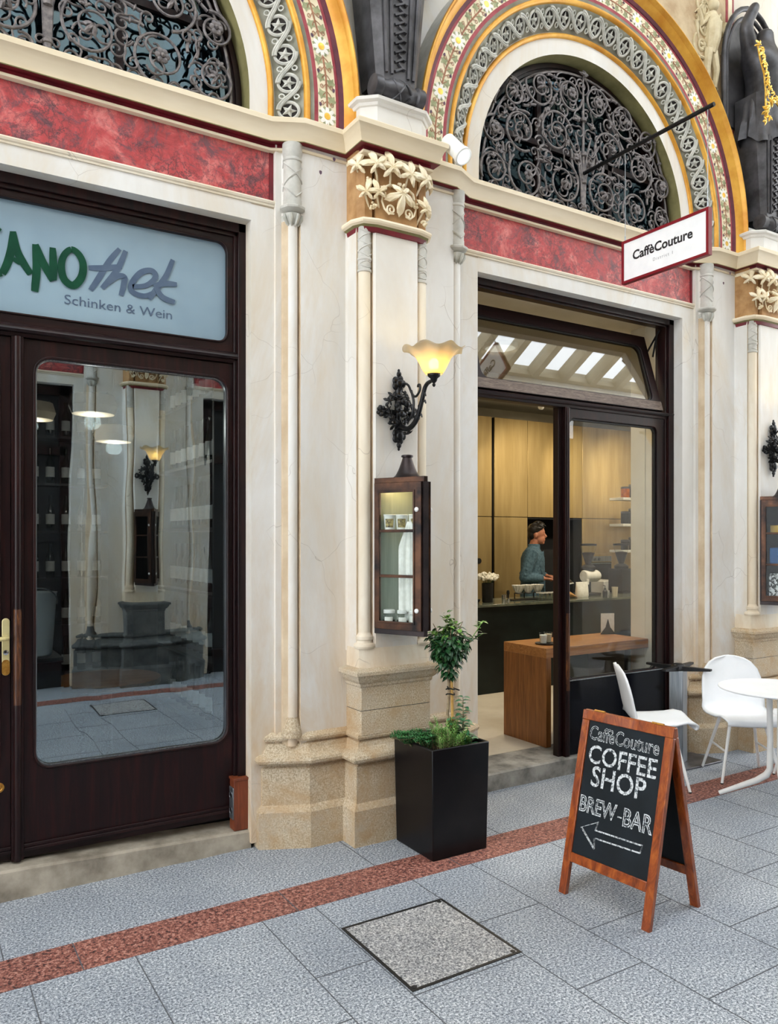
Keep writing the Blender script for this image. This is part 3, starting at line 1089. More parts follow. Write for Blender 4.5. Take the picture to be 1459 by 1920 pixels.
# cornice that follows bays and piers
path = [(-4.6, 3.985)]
for xc in PIERS:
    path += [(xc - 0.69, 3.985), (xc - 0.53, 3.905), (xc - 0.288, 3.905), (xc - 0.288, 3.722), (xc + 0.288, 3.722), (xc + 0.288, 3.905), (xc + 0.53, 3.905), (xc + 0.69, 3.985)]
path += [(9.4, 3.985)]
prof = [(-0.2, 3.846), (-0.068, 3.846), (-0.052, 3.850), (-0.05, 3.862), (-0.060, 3.868), (-0.062, 3.870), (-0.062, 3.886), (-0.022, 3.886), (-0.02, 3.89), (-0.028, 3.893), (-0.018, 3.92), (-0.004, 3.955), (0.008, 3.972), (0.014, 3.976),
        (0.015, 4.0), (0.008, 4.007), (-0.2, 4.012)]
mi = [0, 0, 0, 0, 0, 1, 1, 2, 0, 0, 0, 0, 0, 0, 0, 0]
cornice = tag(MB().sweep(path, prof, mis=mi).build('trim_3', ['cornice', 'redpaint', 'olive'], ang=0.5), 'moulded cream cornice with dark red underside running over piers and doors', 'cornice', kind='structure')

# marble friezes
for i, cx in enumerate(BAYS):
    fr = root('marble_frieze', (cx, 0, 0), ('red veined marble frieze above the dark wooden door with the frosted sign', 'red veined marble frieze above the open cafe entrance')[i], 'marble panel', kind='structure')
    b = MB().box(-1.135, 1.135, 4.064, 4.08, 3.568, 3.85)
    b.build('slab', 'marble', fr, smooth=False)
    b = MB()
    for s in (-1, 1):
        b.box(s * 1.147 - 0.012, s * 1.147 + 0.012, 4.058, 4.08, 3.565, 3.85)
    b.build('border', 'redpaint', fr, smooth=False)
    b = MB().sweep([(-1.165, 4.09), (-1.165, 4.055), (1.165, 4.055), (1.165, 4.09)], [(-0.02, 3.532), (0.001, 3.533), (0.001, 3.538), (0.012, 3.542), (0.012, 3.552), (0.018, 3.556), (0.022, 3.566), (0.018, 3.574), (-0.03, 3.578)])
    b.build('ledge', 'plaster_warm', fr)

# ------------------------------------------------------------------ decorated arches


def ring(mb, cx, prof, mis, n=72, z0=4.0):
    rows = []
    P = len(prof)
    rows.append([(cx - r, y, z0) for r, y in prof])
    for i in range(n + 1):
        a = PI - PI * i / n
        rows.append([(cx + r * math.cos(a), y, ARC_Z + r * math.sin(a)) for r, y in prof])
    rows.append([(cx + r, y, z0) for r, y in prof])
    v = [p for r in rows for p in r]
    f, ms = [], []
    for i in range(len(rows) - 1):
        for j in range(P - 1):
            f.append((i * P + j, (i + 1) * P + j, (i + 1) * P + j + 1, i * P + j + 1))
            ms.append(mis[j] if isinstance(mis, list) else mis)
    mb.add(v, f)
    mb.m[-len(f):] = ms


def bead(r0, r1, y0, h, y1=None, n=6):
    y1 = y0 if y1 is None else y1
    return [((r0 + r1) / 2 - (r1 - r0) / 2 * math.cos(PI * i / n), y0 + (y1 - y0) * i / n - h * math.sin(PI * i / n)) for i in range(n + 1)]


def along(cx, R, s):
    """point and frame at arc length s on a stilted arch of radius R (s = 0 at the left foot)"""
    st = ARC_Z - 4.0
    L = PI * R
    if s < st:
        return cx - R, 4.0 + s, (0, 1), (-1, 0)
    if s > st + L:
        return cx + R, ARC_Z - (s - st - L), (0, -1), (1, 0)
    a = PI - (s - st) / R
    return cx + R * math.cos(a), ARC_Z + R * math.sin(a), (math.sin(a), -math.cos(a)), (math.cos(a), math.sin(a))


def bed_y(R):          # slope of the carved band
    return 4.05 - (R - 1.155) / 0.145 * 0.09


def make_arch(cx):
    A = root('arch', (cx, 0, 0), 'x', 'arch', kind='structure')
    b = MB()
    ring(b, 0, bead(1.122, 1.156, 4.05, 0.022), 0)
    ring(b, 0, bead(1.300, 1.335, 3.962, 0.02, 3.952), 0)
    b.build('gold_bead', 'gold', A)
    b = MB()
    ring(b, 0, [(1.156, 4.052), (1.175, 4.045), (1.22, 4.018), (1.26, 3.992), (1.30, 3.962)], 0)
    b.build('carved_band_bed', 'olivegrey', A)
    b = MB()
    ring(b, 0, [(1.335, 3.953), (1.356, 3.948), (1.358, 3.946)], 0)
    ring(b, 0, [(1.358, 3.946), (1.382, 3.946)], 1)
    ring(b, 0, [(1.494, 3.946), (1.511, 3.945)], 1)
    ring(b, 0, [(1.511, 3.945), (1.513, 3.938), (1.537, 3.93)], 2)
    b.build('painted_stripe', ['olivegrey', 'redline', 'purple'], A)
    b = MB()
    ring(b, 0, [(1.382, 3.946), (1.494, 3.946)], 0)
    fb = b.build('floral_band', 'floral', A)
    b = MB()
    ring(b, 0, [(1.537, 3.93), (1.548, 3.915), (1.566, 3.90), (1.580, 3.89), (1.584, 3.875), (1.594, 3.858), (1.603, 3.86), (1.607, 3.872)], 0)
    b.build('gold_roll', 'gold', A)
    b = MB()
    ring(b, 0, [(1.606, 3.872), (1.606, 4.055)], 0)
    b.build('outer_face', 'greystone', A)
    # painted vine
    RF, y = 1.438, 3.9455
    Ltot = PI * RF + 0.26
    b = MB()

    def P(s, q, d=0.0):
        x, z, t, nr = along(0, RF, s)
        return (x + nr[0] * q, y - 0.0012 - d, z + nr[1] * q)

    def blob(s, q, ang, shape, mi, d=0.0):
        x, z, t, nr = along(0, RF, s)
        ca, sa = math.cos(ang), math.sin(ang)
        vs = []
        for (u, w) in shape:
            uu, ww = u * ca - w * sa, u * sa + w * ca
            vs.append((x + t[0] * uu + nr[0] * (ww + q), y - 0.001 - d, z + t[1] * uu + nr[1] * (ww + q)))
        n = len(vs)
        c = (x + nr[0] * q, y - 0.0016 - d, z + nr[1] * q)
        b.add(vs + [c], [(i, (i + 1) % n, n) for i in range(n)], mi)

    def line(pts, w, mi, d=0.0):
        pts = [P(s, q, d) for s, q in pts]
        b.tube(pts, w, 4, mi, flat=0.25)

    ivy = [(0.034, 0), (0.016, 0.010), (0.012, 0.026), (-0.004, 0.018), (-0.022, 0.022), (-0.016, 0.0), (-0.022, -0.022), (-0.004, -0.018), (0.012, -0.026), (0.016, -0.010)]
    unit = 0.385
    N = int(Ltot / unit)
    s0 = (Ltot - N * unit) / 2
    for k in range(N + 1):
        s = s0 + k * unit - unit / 2 + 0.19
        if s > Ltot - 0.05:
            break
        for j in range(8):
            a = j * PI / 4
            blob(s + 0.034 * math.cos(a), 0.034 * math.sin(a), a, [(0.022 * math.cos(q), 0.0125 * math.sin(q)) for q in [i * PI / 5 for i in range(10)]], 2, 0.0008)
            blob(s + 0.046 * math.cos(a + 0.39), 0.046 * math.sin(a + 0.39), a + 0.39, [(0.013, 0), (0, 0.010), (-0.016, 0), (0, -0.010)], 0)
        blob(s, 0, 0, [(0.020 * math.cos(q), 0.020 * math.sin(q)) for q in [i * PI / 6 for i in range(12)]], 4, 0.002)
        e = min(s + unit - 0.05, Ltot)
        line([(s + 0.045, 0), ((s + e) / 2, 0.001), (e, 0)], 0.0055, 1)
        for j in range(3):
            q = s + 0.085 + j * 0.095
            for sg in (-1, 1):
                if q + 0.03 > Ltot:
                    continue
                blob(q + (0.015 if sg > 0 else -0.012), sg * 0.031, sg * 0.25, ivy, 0)
                line([(q - 0.03, 0), (q - 0.015, sg * 0.018), (q, sg * 0.027)], 0.0022, 1, 0.0006)
                cs = [(q + 0.038 + 0.014 * (1 - i / 12) * math.cos(i * 0.62), sg * (0.028 + 0.014 * (1 - i / 12) * math.sin(i * 0.62))) for i in range(12)]
                line([(q + 0.02, 0)] + cs, 0.002, 1, 0.0008)
            sg = 1 if j % 2 else -1
            blob(q + 0.052, sg * 0.043, 0, [(0.013, 0), (0.004, 0.008), (-0.008, 0.009), (-0.012, 0), (-0.008, -0.009), (0.004, -0.008)], 3, 0.001)
    b.build('painted_vine', ['leafgreen', 'stembrown', 'petal', 'berry', 'goldleaf'], fb, smooth=False)
    # carved guilloche
    RC = 1.228
    Lc = PI * RC + 0.26
    NR = 27
    u = Lc / NR

    def Q(s, q, d):
        x, z, t, nr = along(0, RC, s)
        Y = bed_y(RC + q)
        k = 0.53                          # bed slope, raises along its own normal
        return (x + nr[0] * (q - d * k * 0.5), Y - d, z + nr[1] * (q - d * k * 0.5))
    b = MB()
    dk = MB()
    for k in range(NR):
        s = (k + 0.5) * u
        # dark discs: shade of the pierced holes put into colour
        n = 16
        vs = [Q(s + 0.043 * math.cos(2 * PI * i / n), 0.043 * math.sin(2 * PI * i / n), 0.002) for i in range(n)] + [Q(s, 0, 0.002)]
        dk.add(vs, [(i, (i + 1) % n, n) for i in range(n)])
        # five pointed rosette
        vs, n = [], 10
        for i in range(n):
            r = 0.040 if i % 2 == 0 else 0.017
            a = 2 * PI * i / n + 0.3
            vs.append(Q(s + r * math.cos(a), r * math.sin(a), 0.008 if i % 2 == 0 else 0.006))
        vs.append(Q(s, 0, 0.019))
        b.add(vs, [(i, (i + 1) % n, n) for i in range(n)])
        b.sphere(Q(s, 0, 0.018), 0.0105, 8, 6)
        c = [Q(s + 0.048 * math.cos(a), 0.048 * math.sin(a), 0.006) for a in [i * 2 * PI / 22 for i in range(22)]]
        b.tube(c, 0.0095, 6, 0, closed=True)
        # S band to the next ring
        if k < NR - 1:
            sg = 1 if k % 2 else -1
            sg = 1
            for sh in (-0.006, 0.006):
                pts = []
                for i in range(13):
                    t = i / 12
                    pts.append(Q(s + u * t, sg * 0.050 * math.cos(PI * t) + sh, 0.016))
                b.tube(pts, 0.0085, 5)
            c = [Q(s + u / 2 + 0.013 * math.cos(a), 0.0 - 0.034 * sg + 0.013 * math.sin(a), 0.013) for a in [i * 2 * PI / 10 for i in range(10)]]
            b.tube(c, 0.005, 5, 0, closed=True)
            c = [Q(s + u / 2 + 0.012 * math.cos(a), 0.036 * sg + 0.012 * math.sin(a), 0.010) for a in [i * 2 * PI / 10 for i in range(10)]]
            b.tube(c, 0.005, 5, 0, closed=True)
    cb = b.build('carved_scroll', 'relief', A)
    dk.build('hole_shade_discs', 'reliefdark', cb, smooth=False)
    return A


arches = []
a0 = make_arch(BAYS[1])
a0['label'] = 'round arch of gold, carved scroll and painted vine bands over the cafe entrance'
arches.append(a0)
a1 = copy_tree(a0, label='round arch of gold, carved scroll and painted vine bands above the frosted shop sign')
a1.location.x = BAYS[0]
arches.append(a1)

# ------------------------------------------------------------------ lunette windows with wrought iron grilles


def make_lunette(cx, idx, gm, label):
    w = root('window_%d' % idx, (cx, 0, 0), label, 'window', kind='structure')
    R, n = 1.0, 48

    def half(r, z0=4.0):
        return [(-r, z0)] + [(-r * math.cos(PI * i / n), ARC_Z + r * math.sin(PI * i / n)) for i in range(n + 1)] + [(r, z0)]
    b = MB()
    o_, i_ = half(1.016, 3.99), half(0.955, 4.03)
    N = len(o_)
    for (ya, yb, oo, ii) in ((4.165, 4.24, o_, i_), (4.15, 4.17, half(1.0, 3.99), half(0.975, 4.02))):
        v = [(p[0], ya, p[1]) for p in ii] + [(p[0], ya, p[1]) for p in oo] + [(p[0], yb, p[1]) for p in ii]
        f = [(i, i + 1, N + i + 1, N + i) for i in range(N - 1)] + [(i, 2 * N + i, 2 * N + i + 1, i + 1) for i in range(N - 1)]
        b.add(v, f)
    b.box(-1.0, 1.0, 4.165, 4.24, 3.99, 4.03)
    for x in (-0.36, 0.36):
        h = ARC_Z + math.sqrt(0.96 ** 2 - x * x)
        b.box(x - 0.02, x + 0.02, 4.19, 4.235, 4.02, h)
    b.box(-0.95, 0.95, 4.19, 4.235, 4.50, 4.54)
    b.build('frame', 'mahogany', w, ang=0.5)
    b = MB()
    b.prism([(x, z) for x, z in half(0.98, 4.01)], 4.212, 4.218, 'y')
    b.build('pane', gm, w, smooth=False)
    b = MB()
    b.box(-1.75, 1.75, 4.75, 4.8, 3.75, 7.0)
    b.box(-1.75, 1.75, 4.3, 4.8, 6.9, 7.0)
    for s in (-1, 1):
        b.box(s * 1.75 - 0.02, s * 1.75 + 0.02, 4.3, 4.8, 3.75, 7.0)
    b.build('room_behind', 'darkwall', w, smooth=False)
    return w


make_lunette(BAYS[0], 1, 'lunetteglass', 'half round window with curling ironwork above the frosted shop sign')
make_lunette(BAYS[1], 2, 'lunetteglass_dim', 'half round window with dense curling ironwork above the cafe entrance')


def iron_leaf(mb, c, size, ang, mi=0, seed=0):
    palmate(mb, c, size, (0.0, -1, 0.1), (math.sin(ang), 0, math.cos(ang)), mi, dome=0.3, lobes=3, spread=0.8, seed=seed)


def make_grille(cx, label):
    G = root('iron_grille', (cx, 4.115, 4.0), label, 'ironwork')
    rd = random.Random(3)
    CI = [(0.20, 0.25, 0.165, 1), (0.55, 0.21, 0.165, -1), (0.835, 0.19, 0.125, 1), (0.27, 0.585, 0.165, -1), (0.60, 0.52, 0.15, 1), (0.84, 0.455, 0.10, -1), (0.135, 0.90, 0.125, 1), (0.42, 0.86, 0.135, -1), (0.675, 0.755, 0.115, 1)]
    links = [(0, 3), (3, 6), (1, 4), (4, 7), (2, 5), (4, 8), (0, 1), (1, 2), (3, 4), (6, 7), (7, 8), (5, 8), (3, 7), (4, 5)]
    for s in (-1, 1):
        for k, (x, z, r, d) in enumerate(CI):
            b = MB()
            a0 = rd.uniform(0, 2 * PI)
            CURL = []
            pts = spiral_pts(s * x, z, r, a0, 1.9, 0.0, s * d, 0.10, 44, dy=-0.02)
            b.tube(pts, [0.0095 - 0.004 * i / 44 for i in range(45)], 7)
            # inner curl and off-shoots
            for q in range(2):
                a1 = a0 + 2.2 + q * 2.0
                p0 = (s * x + r * 0.62 * math.cos(a1), -0.008, z + r * 0.62 * math.sin(a1))
                rr = r * 0.34
                cc = (s * x + r * 0.34 * math.cos(a1 + 0.9), z + r * 0.34 * math.sin(a1 + 0.9))
                CURL.append(MB().tube(spiral_pts(cc[0], cc[1], rr, a1, 1.1, -0.012, -s * d, 0.25, 18), 0.006, 6))
            # small outer curls filling the corners
            for q in range(2):
                a1 = a0 + 0.8 + q * 2.9
                cc = (s * x + r * 1.22 * math.cos(a1), z + r * 1.22 * math.sin(a1))
                if math.hypot(cc[0], max(cc[1] - 0.13, 0)) < 0.90 and cc[1] > 0.07 and abs(cc[0]) < 0.93:
                    CURL.append(MB().tube(spiral_pts(cc[0], cc[1], r * 0.33, a1 + PI, 1.25, 0.0, s * d, 0.2, 20), 0.0065, 6))
            sc = b.build('scroll', 'iron', G)
            for q in CURL:
                q.build('curl', 'iron', sc)
            b = MB()
            if k in (1, 5, 6):
                for j in range(6):
                    a = j * PI / 3
                    b.sphere((s * x + 0.024 * math.cos(a), -0.028, z + 0.024 * math.sin(a)), (0.017, 0.008, 0.017), 7, 5)
                b.sphere((s * x, -0.036, z), 0.012, 8, 6)
                b.build('flower', 'iron', sc)
            else:
                a = rd.uniform(0, 2 * PI)
                iron_leaf(b, (s * x + 0.01, -0.03, z), 0.058, a, seed=k)
                b.build('leaf', 'iron', sc)
                b = MB()
                iron_leaf(b, (s * x + r * 0.55 * math.sin(a + 2), -0.026, z + r * 0.55 * math.cos(a + 2)), 0.045, a + 2.2, seed=k + 20)
                b.build('leaf', 'iron', sc)
        for (i, j) in links:
            b = MB()
            x1, z1, r1, d1 = CI[i]
            x2, z2, r2, d2 = CI[j]
            an = math.atan2(z2 - z1, x2 - x1)
            p1 = Vector((x1 + r1 * math.cos(an + 0.9 * d1), 0.004, z1 + r1 * math.sin(an + 0.9 * d1)))
            p2 = Vector((x2 - r2 * math.cos(an + 0.9 * d2), 0.004, z2 - r2 * math.sin(an + 0.9 * d2)))
            t1 = Vector((math.cos(an - 0.4 * d1), 0, math.sin(an - 0.4 * d1))) * 0.16
            t2 = Vector((math.cos(an + 0.4 * d2), 0, math.sin(an + 0.4 * d2))) * 0.16
            pts = []
            for q in range(11):
                t = q / 10
                h00, h10, h01, h11 = 2 * t ** 3 - 3 * t ** 2 + 1, t ** 3 - 2 * t ** 2 + t, -2 * t ** 3 + 3 * t ** 2, t ** 3 - t ** 2
                p = p1 * h00 + t1 * h10 + p2 * h01 + t2 * h11
                pts.append((s * p.x, p.y, p.z))
            b.tube(pts, 0.0095, 7)
            m = pts[5]
            m2 = pts[6]
            dv = Vector(m2) - Vector(m)
            b.tube([Vector(m) - dv * 0.35, Vector(m), Vector(m) + dv * 0.35], [0.015, 0.019, 0.015], 8)
            b.build('branch', 'iron', G)
    rg = random.Random(17)
    cnt, tries, put_ = 0, 0, []
    while cnt < 34 and tries < 4000:
        tries += 1
        x, z = rg.uniform(0.03, 0.92), rg.uniform(0.06, 1.05)
        if math.hypot(x, max(z - 0.13, 0)) > 0.88:
            continue
        if min(abs(math.hypot(x - c[0], z - c[1]) - c[2]) for c in CI) > 0.06 and min(math.hypot(x - c[0], z - c[1]) / c[2] for c in CI) < 1.0:
            continue
        if any(math.hypot(x - p[0], z - p[1]) < 0.085 for p in put_):
            continue
        put_.append((x, z))
        r_, a_, d_ = rg.uniform(0.03, 0.05), rg.uniform(0, 6.28), rg.choice((-1, 1))
        for s in (-1, 1):
            t0 = (s * (x + r_ * math.cos(a_)), z + r_ * math.sin(a_))
            tail = [(t0[0] + s * 0.09 * math.cos(a_ + d_ * 1.2) , 0.012, t0[1] + 0.09 * math.sin(a_ + d_ * 1.2)), (t0[0] + s * 0.04 * math.cos(a_ + d_ * 0.8), 0.0, t0[1] + 0.04 * math.sin(a_ + d_ * 0.8))]
            aa = a_ if s > 0 else PI - a_
            MB().tube(tail + spiral_pts(s * x, z, r_, aa, 1.2, -0.006, -s * d_, 0.2, 18), 0.0055, 6).build('tendril', 'iron', G)
        cnt += 1
    b = MB()
    b.lathe([(0.03, 0.02), (0.035, 0.03), (0.03, 0.05), (0.02, 0.055), (0.02, 0.10), (0.026, 0.105), (0.026, 0.12), (0.012, 0.125)], (0, 0, 0), 12)
    for q in (-1, -0.5, 0, 0.5, 1):
        b.tube([(q * 0.012, 0, 0.11), (q * 0.02, 0, 0.30), (q * 0.06, 0, 0.48), (q * 0.16, 0, 0.68 - abs(q) * 0.08)], [0.010, 0.0095, 0.009, 0.006], 7)
    b.tube([(0, 0, 0.3), (0, 0, 0.75), (0, 0, 1.07)], [0.011, 0.010, 0.006], 7)
    for z in (0.30, 0.50, 0.75):
        b.lathe([(0.014, -0.018), (0.026, -0.012), (0.026, 0.012), (0.014, 0.018)], (0, 0, z), 10)
    st = b.build('stem', 'iron', G)
    for (x, z, a) in ((0.06, 0.42, 0.5), (-0.06, 0.44, -0.6), (0.07, 0.7, 0.3), (-0.07, 0.72, -0.4), (0, 1.06, 0)):
        b = MB()
        iron_leaf(b, (x, -0.02, z), 0.06, a, seed=int(z * 50))
        b.build('leaf', 'iron', st)
    # rim hoop
    b = MB()
    pts = [(-0.935, 0.01, 0.03)] + [(-0.935 * math.cos(PI * i / 40), 0.01, 0.13 + 0.935 * math.sin(PI * i / 40)) for i in range(41)] + [(0.935, 0.01, 0.03)]
    b.tube(pts, 0.009, 6)
    for i in range(2, 39, 3):
        a = PI * i / 40
        c = (-0.86 * math.cos(a), 0.13 + 0.86 * math.sin(a))
        b.tube(spiral_pts(c[0], c[1], 0.07, PI - a, 1.4, 0.005, 1 if i % 2 else -1, 0.2, 22), 0.0065, 6)
    for i in range(-8, 9):
        if i:
            b.tube(spiral_pts(i * 0.105, 0.075, 0.05, -PI / 2, 1.2, 0.005, 1 if i % 2 else -1, 0.25, 18), 0.006, 6)
    b.build('hoop', 'iron', G)
    return G


gr = make_grille(BAYS[1], 'wrought iron scroll grille with leaves and flowers above the cafe entrance')
gr2 = copy_tree(gr, label='wrought iron scroll grille, cut by the top left of the view, above the frosted sign')
gr2.location.x = BAYS[0]

# spandrel relief right of the cafe arch and its painted borders
sp = root('spandrel_relief', (0, 0, 0), 'sand coloured relief panel of vines and a winged figure right of the cafe arch', 'relief panel', kind='structure')
b = MB()
zt = 6.9
pts = []
for i in range(16):
    a = math.radians(18 + 50 * i / 15)
    pts.append((4.223 + 1.60 * math.cos(a), ARC_Z + 1.60 * math.sin(a)))
pts = [(5.775, 4.62)] + [p for p in pts if p[0] < 5.775 and p[1] > 4.62] + [(pts[-1][0], zt), (5.775, zt)]
b.prism(pts, 4.035, 4.052, 'y')
b.build('ground', 'spandrel', sp, smooth=False)
b = MB()
b.box(5.775, 5.80, 4.03, 4.052, 4.6, zt, 0)
b.box(5.80, 5.85, 4.025, 4.052, 4.5, zt, 1)
b.box(5.85, 5.866, 4.022, 4.052, 4.45, zt, 0)
b.build('border', ['redline', 'floral'], sp, smooth=False)
b = MB()
rd = random.Random(9)
for k in range(11):
    z = 4.8 + k * 0.17
    xl = 4.223 + math.sqrt(max(1.62 ** 2 - (z - ARC_Z) ** 2, 0.2))
    xm = (max(xl, 5.2) + 5.76) / 2
    r = min(0.11, (5.76 - max(xl, 5.2)) / 2.4)
    if r < 0.02:
        continue
    b.tube([(p[0], 4.03, p[2]) for p in spiral_pts(xm + rd.uniform(-0.02, 0.02), z, r, rd.uniform(0, 6), 1.5, 4.03, 1 if k % 2 else -1, 0.15, 26)], 0.012, 6)
    palmate(b, (xm, 4.028, z), r * 0.75, (0, -1, 0), (math.sin(k * 1.3), 0, math.cos(k * 1.3)), 0, 0.3, 5, seed=k)
b.build('vine', 'tanrelief', sp)
b = MB()
b.tube([(5.56, 4.03, 5.62), (5.57, 4.015, 5.74), (5.57, 4.012, 5.86), (5.575, 4.02, 5.95)], [0.05, 0.07, 0.075, 0.04], 10)
b.sphere((5.575, 4.01, 6.01), 0.05, 12, 8)
for s in (-1, 1):
    b.tube([(5.57 + s * 0.05, 4.02, 5.9), (5.57 + s * 0.13, 4.01, 5.82), (5.57 + s * 0.17, 4.01, 5.92)], [0.028, 0.022, 0.016], 8)
    b.tube([(5.56 + s * 0.03, 4.02, 5.64), (5.56 + s * 0.06, 4.01, 5.5), (5.56 + s * 0.05, 4.02, 5.36)], [0.04, 0.03, 0.018], 8)
    for q in range(4):
        b.tube([(5.57 + s * 0.05, 4.035, 5.88), (5.57 + s * (0.12 + 0.02 * q), 4.03, 5.98 - q * 0.05), (5.57 + s * (0.19 - 0.02 * q), 4.035, 5.9 - q * 0.08)], [0.02, 0.018, 0.006], 6)
b.build('winged_figure', 'tanrelief', sp)

# ------------------------------------------------------------------ bronze herm statues on the pier blocks


def make_herm():
    Hm = root('herm_statue', (6.033, 3.87, 4.19), 'dark bronze half figure on a tapering pillar with gilded vines at the right edge', 'statue')

    def sq(w, d, z, ch=0.25):
        c = w * ch
        return [(-w, d, z), (-w, -d + c, z), (-w + c, -d, z), (w - c, -d, z), (w, -d + c, z), (w, d, z)]
    rows = [sq(0.135, 0.10, 0.10), sq(0.15, 0.105, 0.25), sq(0.20, 0.12, 0.75), sq(0.20, 0.12, 1.1)]
    b = MB()
    b.grid(rows, closed=True)
    for x in (-0.09, -0.055, 0.055, 0.09):
        b.tube([(x, -0.105, 0.14), (x * 1.35, -0.122, 0.75)], [0.010, 0.014], 6)
    for k in range(12):
        z = 0.16 + k * 0.052
        w = 0.034 + 0.012 * k / 12
        y = -0.105 - 0.02 * k / 12
        b.tube([(-w, y, z), (w * 0.4, y - 0.006, z + 0.028), (w, y, z + 0.022), (-w * 0.4, y - 0.004, z + 0.05)], 0.009, 5)
    b.build('pillar', 'bronze', Hm, ang=0.7)
    X = Matrix.Translation((0, -0.075, 0.062)) @ Matrix.Rotation(PI / 2, 4, 'Y')
    b = MB().lathe([(0.035, -0.17), (0.058, -0.165), (0.060, -0.12), (0.048, -0.11), (0.05, -0.08), (0.062, -0.06), (0.064, 0.0), (0.062, 0.06), (0.05, 0.08), (0.048, 0.11), (0.060, 0.12), (0.058, 0.165), (0.035, 0.17)], n=20, X=X)
    for sg in (1, -1):
        for ph in range(3):
            b.tube([X @ Vector((0.064 * math.cos(ph * 2.1 + sg * t * 3), 0.064 * math.sin(ph * 2.1 + sg * t * 3), -0.06 + 0.12 * t)) for t in [i / 12 for i in range(13)]], 0.005, 5)
    b.build('scroll_foot', 'bronze', Hm)
    # drapery skirt
    rows = []
    for j in range(9):
        t = j / 8
        z = 0.72 + 0.36 * t
        row = []
        for i in range(48):
            a = 2 * PI * i / 48
            k = (1 - t) * 0.028 * math.cos(a * 11) + 0.006 * math.cos(a * 5)
            r = 0.255 - 0.05 * t + k
            row.append((r * math.cos(a), 0.62 * r * math.sin(a), z + (1 - t) * 0.03 * math.cos(a * 4)))
        rows.append(row)
    b = MB().grid(rows, closed=True)
    b.build('drapery', 'bronze', Hm, ang=1.2)
    # torso, raised arms, head: one body
    me = bpy.data.meshes.new('body')
    V = [(0, 0, 1.02), (0, -0.01, 1.18), (0, -0.02, 1.36), (0, 0, 1.50), (0, -0.01, 1.58), (0, -0.03, 1.70), (-0.17, 0, 1.46), (-0.28, -0.03, 1.62), (-0.18, -0.06, 1.82), (0.17, 0, 1.46), (0.28, -0.03, 1.62), (0.18, -0.06, 1.82)]
    Ed = [(0, 1), (1, 2), (2, 3), (3, 4), (4, 5), (3, 6), (6, 7), (7, 8), (3, 9), (9, 10), (10, 11)]
    Rr = [0.17, 0.145, 0.17, 0.10, 0.06, 0.085, 0.075, 0.055, 0.04, 0.075, 0.055, 0.04]
    body = skin_body('body', V, Ed, Rr, 'bronze', Hm)
    b = MB()
    rd = random.Random(4)
    strand1 = [(-0.255, -0.12, 1.42), (-0.27, -0.15, 1.30), (-0.25, -0.17, 1.18), (-0.245, -0.18, 1.05), (-0.26, -0.19, 0.90), (-0.265, -0.19, 0.78)]
    strand2 = [(-0.16, -0.17, 1.03), (-0.06, -0.20, 0.93), (0.05, -0.20, 0.86), (0.12, -0.19, 0.78)]
    for sx, strand in enumerate((strand1, strand2)):
        b = MB()
        b.tube(strand, 0.008, 6)
        for i in range(len(strand) * 3 - 2):
            t = i / (len(strand) * 3 - 3) * (len(strand) - 1)
            k = min(int(t), len(strand) - 2)
            p = Vector(strand[k]).lerp(Vector(strand[k + 1]), t - k)
            palmate(b, (p.x + rd.uniform(-0.025, 0.025), p.y - 0.02 - rd.uniform(0, 0.015), p.z), rd.uniform(0.035, 0.055), (rd.uniform(-0.4, 0.4), -1, rd.uniform(-0.2, 0.3)), (rd.uniform(-1, 1), 0, rd.uniform(-1, 0.3)), seed=i)
        b.build('gilded_vine', 'goldleaf', Hm)
    # curved bronze niche ribs behind the figure
    b = MB()
    for (r, y, tr) in ((0.37, 0.10, 0.022), (0.32, 0.11, 0.016)):
        b.tube([(-r, y, 0.9), (-r, y, 1.4)] + [(-r * math.cos(a), y, 1.4 + r * 1.4 * math.sin(a)) for a in [i * PI / 16 for i in range(1, 16)]] + [(r, y, 1.4), (r, y, 0.9)], tr, 8)
    b.prism([(-0.31, 0.9), (0.31, 0.9), (0.31, 1.4)] + [(0.31 * math.cos(i * PI / 12), 1.4 + 0.43 * math.sin(i * PI / 12)) for i in range(1, 12)] + [(-0.31, 1.4)], 0.13, 0.16, 'y')
    b.build('niche', 'bronze', Hm, ang=0.8)
    return Hm


def skin_body(name, V, Ed, Rr, mat_, parent, sub=2, voxel=None, extra=None, asp=None):
    me = bpy.data.meshes.new(name)
    me.from_pydata([Vector(v) for v in V], Ed, [])
    o = bpy.data.objects.new(name, me)
    COL.objects.link(o)
    o.modifiers.new('skin', 'SKIN')
    sv = me.skin_vertices[0].data if me.skin_vertices else None
    if sv is None:
        bm = bmesh.new()
        bm.from_mesh(me)
        bm.verts.layers.skin.verify()
        bm.to_mesh(me)
        bm.free()
        sv = me.skin_vertices[0].data
    for i, r in enumerate(Rr):
        k = asp.get(i, (1, 1)) if asp else (1, 1)
        sv[i].radius = (r * k[0], r * k[1])
    sv[0].use_root = True
    m = o.modifiers.new('sub', 'SUBSURF')
    m.levels = sub
    m.render_levels = sub
    dg = bpy.context.evaluated_depsgraph_get()
    me2 = bpy.data.meshes.new_from_object(o.evaluated_get(dg))
    bpy.data.objects.remove(o)
    b = MB()
    b.add([tuple(v.co) for v in me2.vertices], [tuple(p.vertices) for p in me2.polygons])
    if extra:
        extra(b)
    ob = b.build(name, mat_, parent, ang=3.0)
    if voxel:
        m = ob.modifiers.new('remesh', 'REMESH')
        m.mode = 'VOXEL'
        m.voxel_size = voxel
        m.use_smooth_shade = True
        s2 = ob.modifiers.new('soft', 'SMOOTH')
        s2.iterations = 4
        dg = bpy.context.evaluated_depsgraph_get()
        me3 = bpy.data.meshes.new_from_object(ob.evaluated_get(dg))
        ob.modifiers.clear()
        ob.data = me3
    return ob


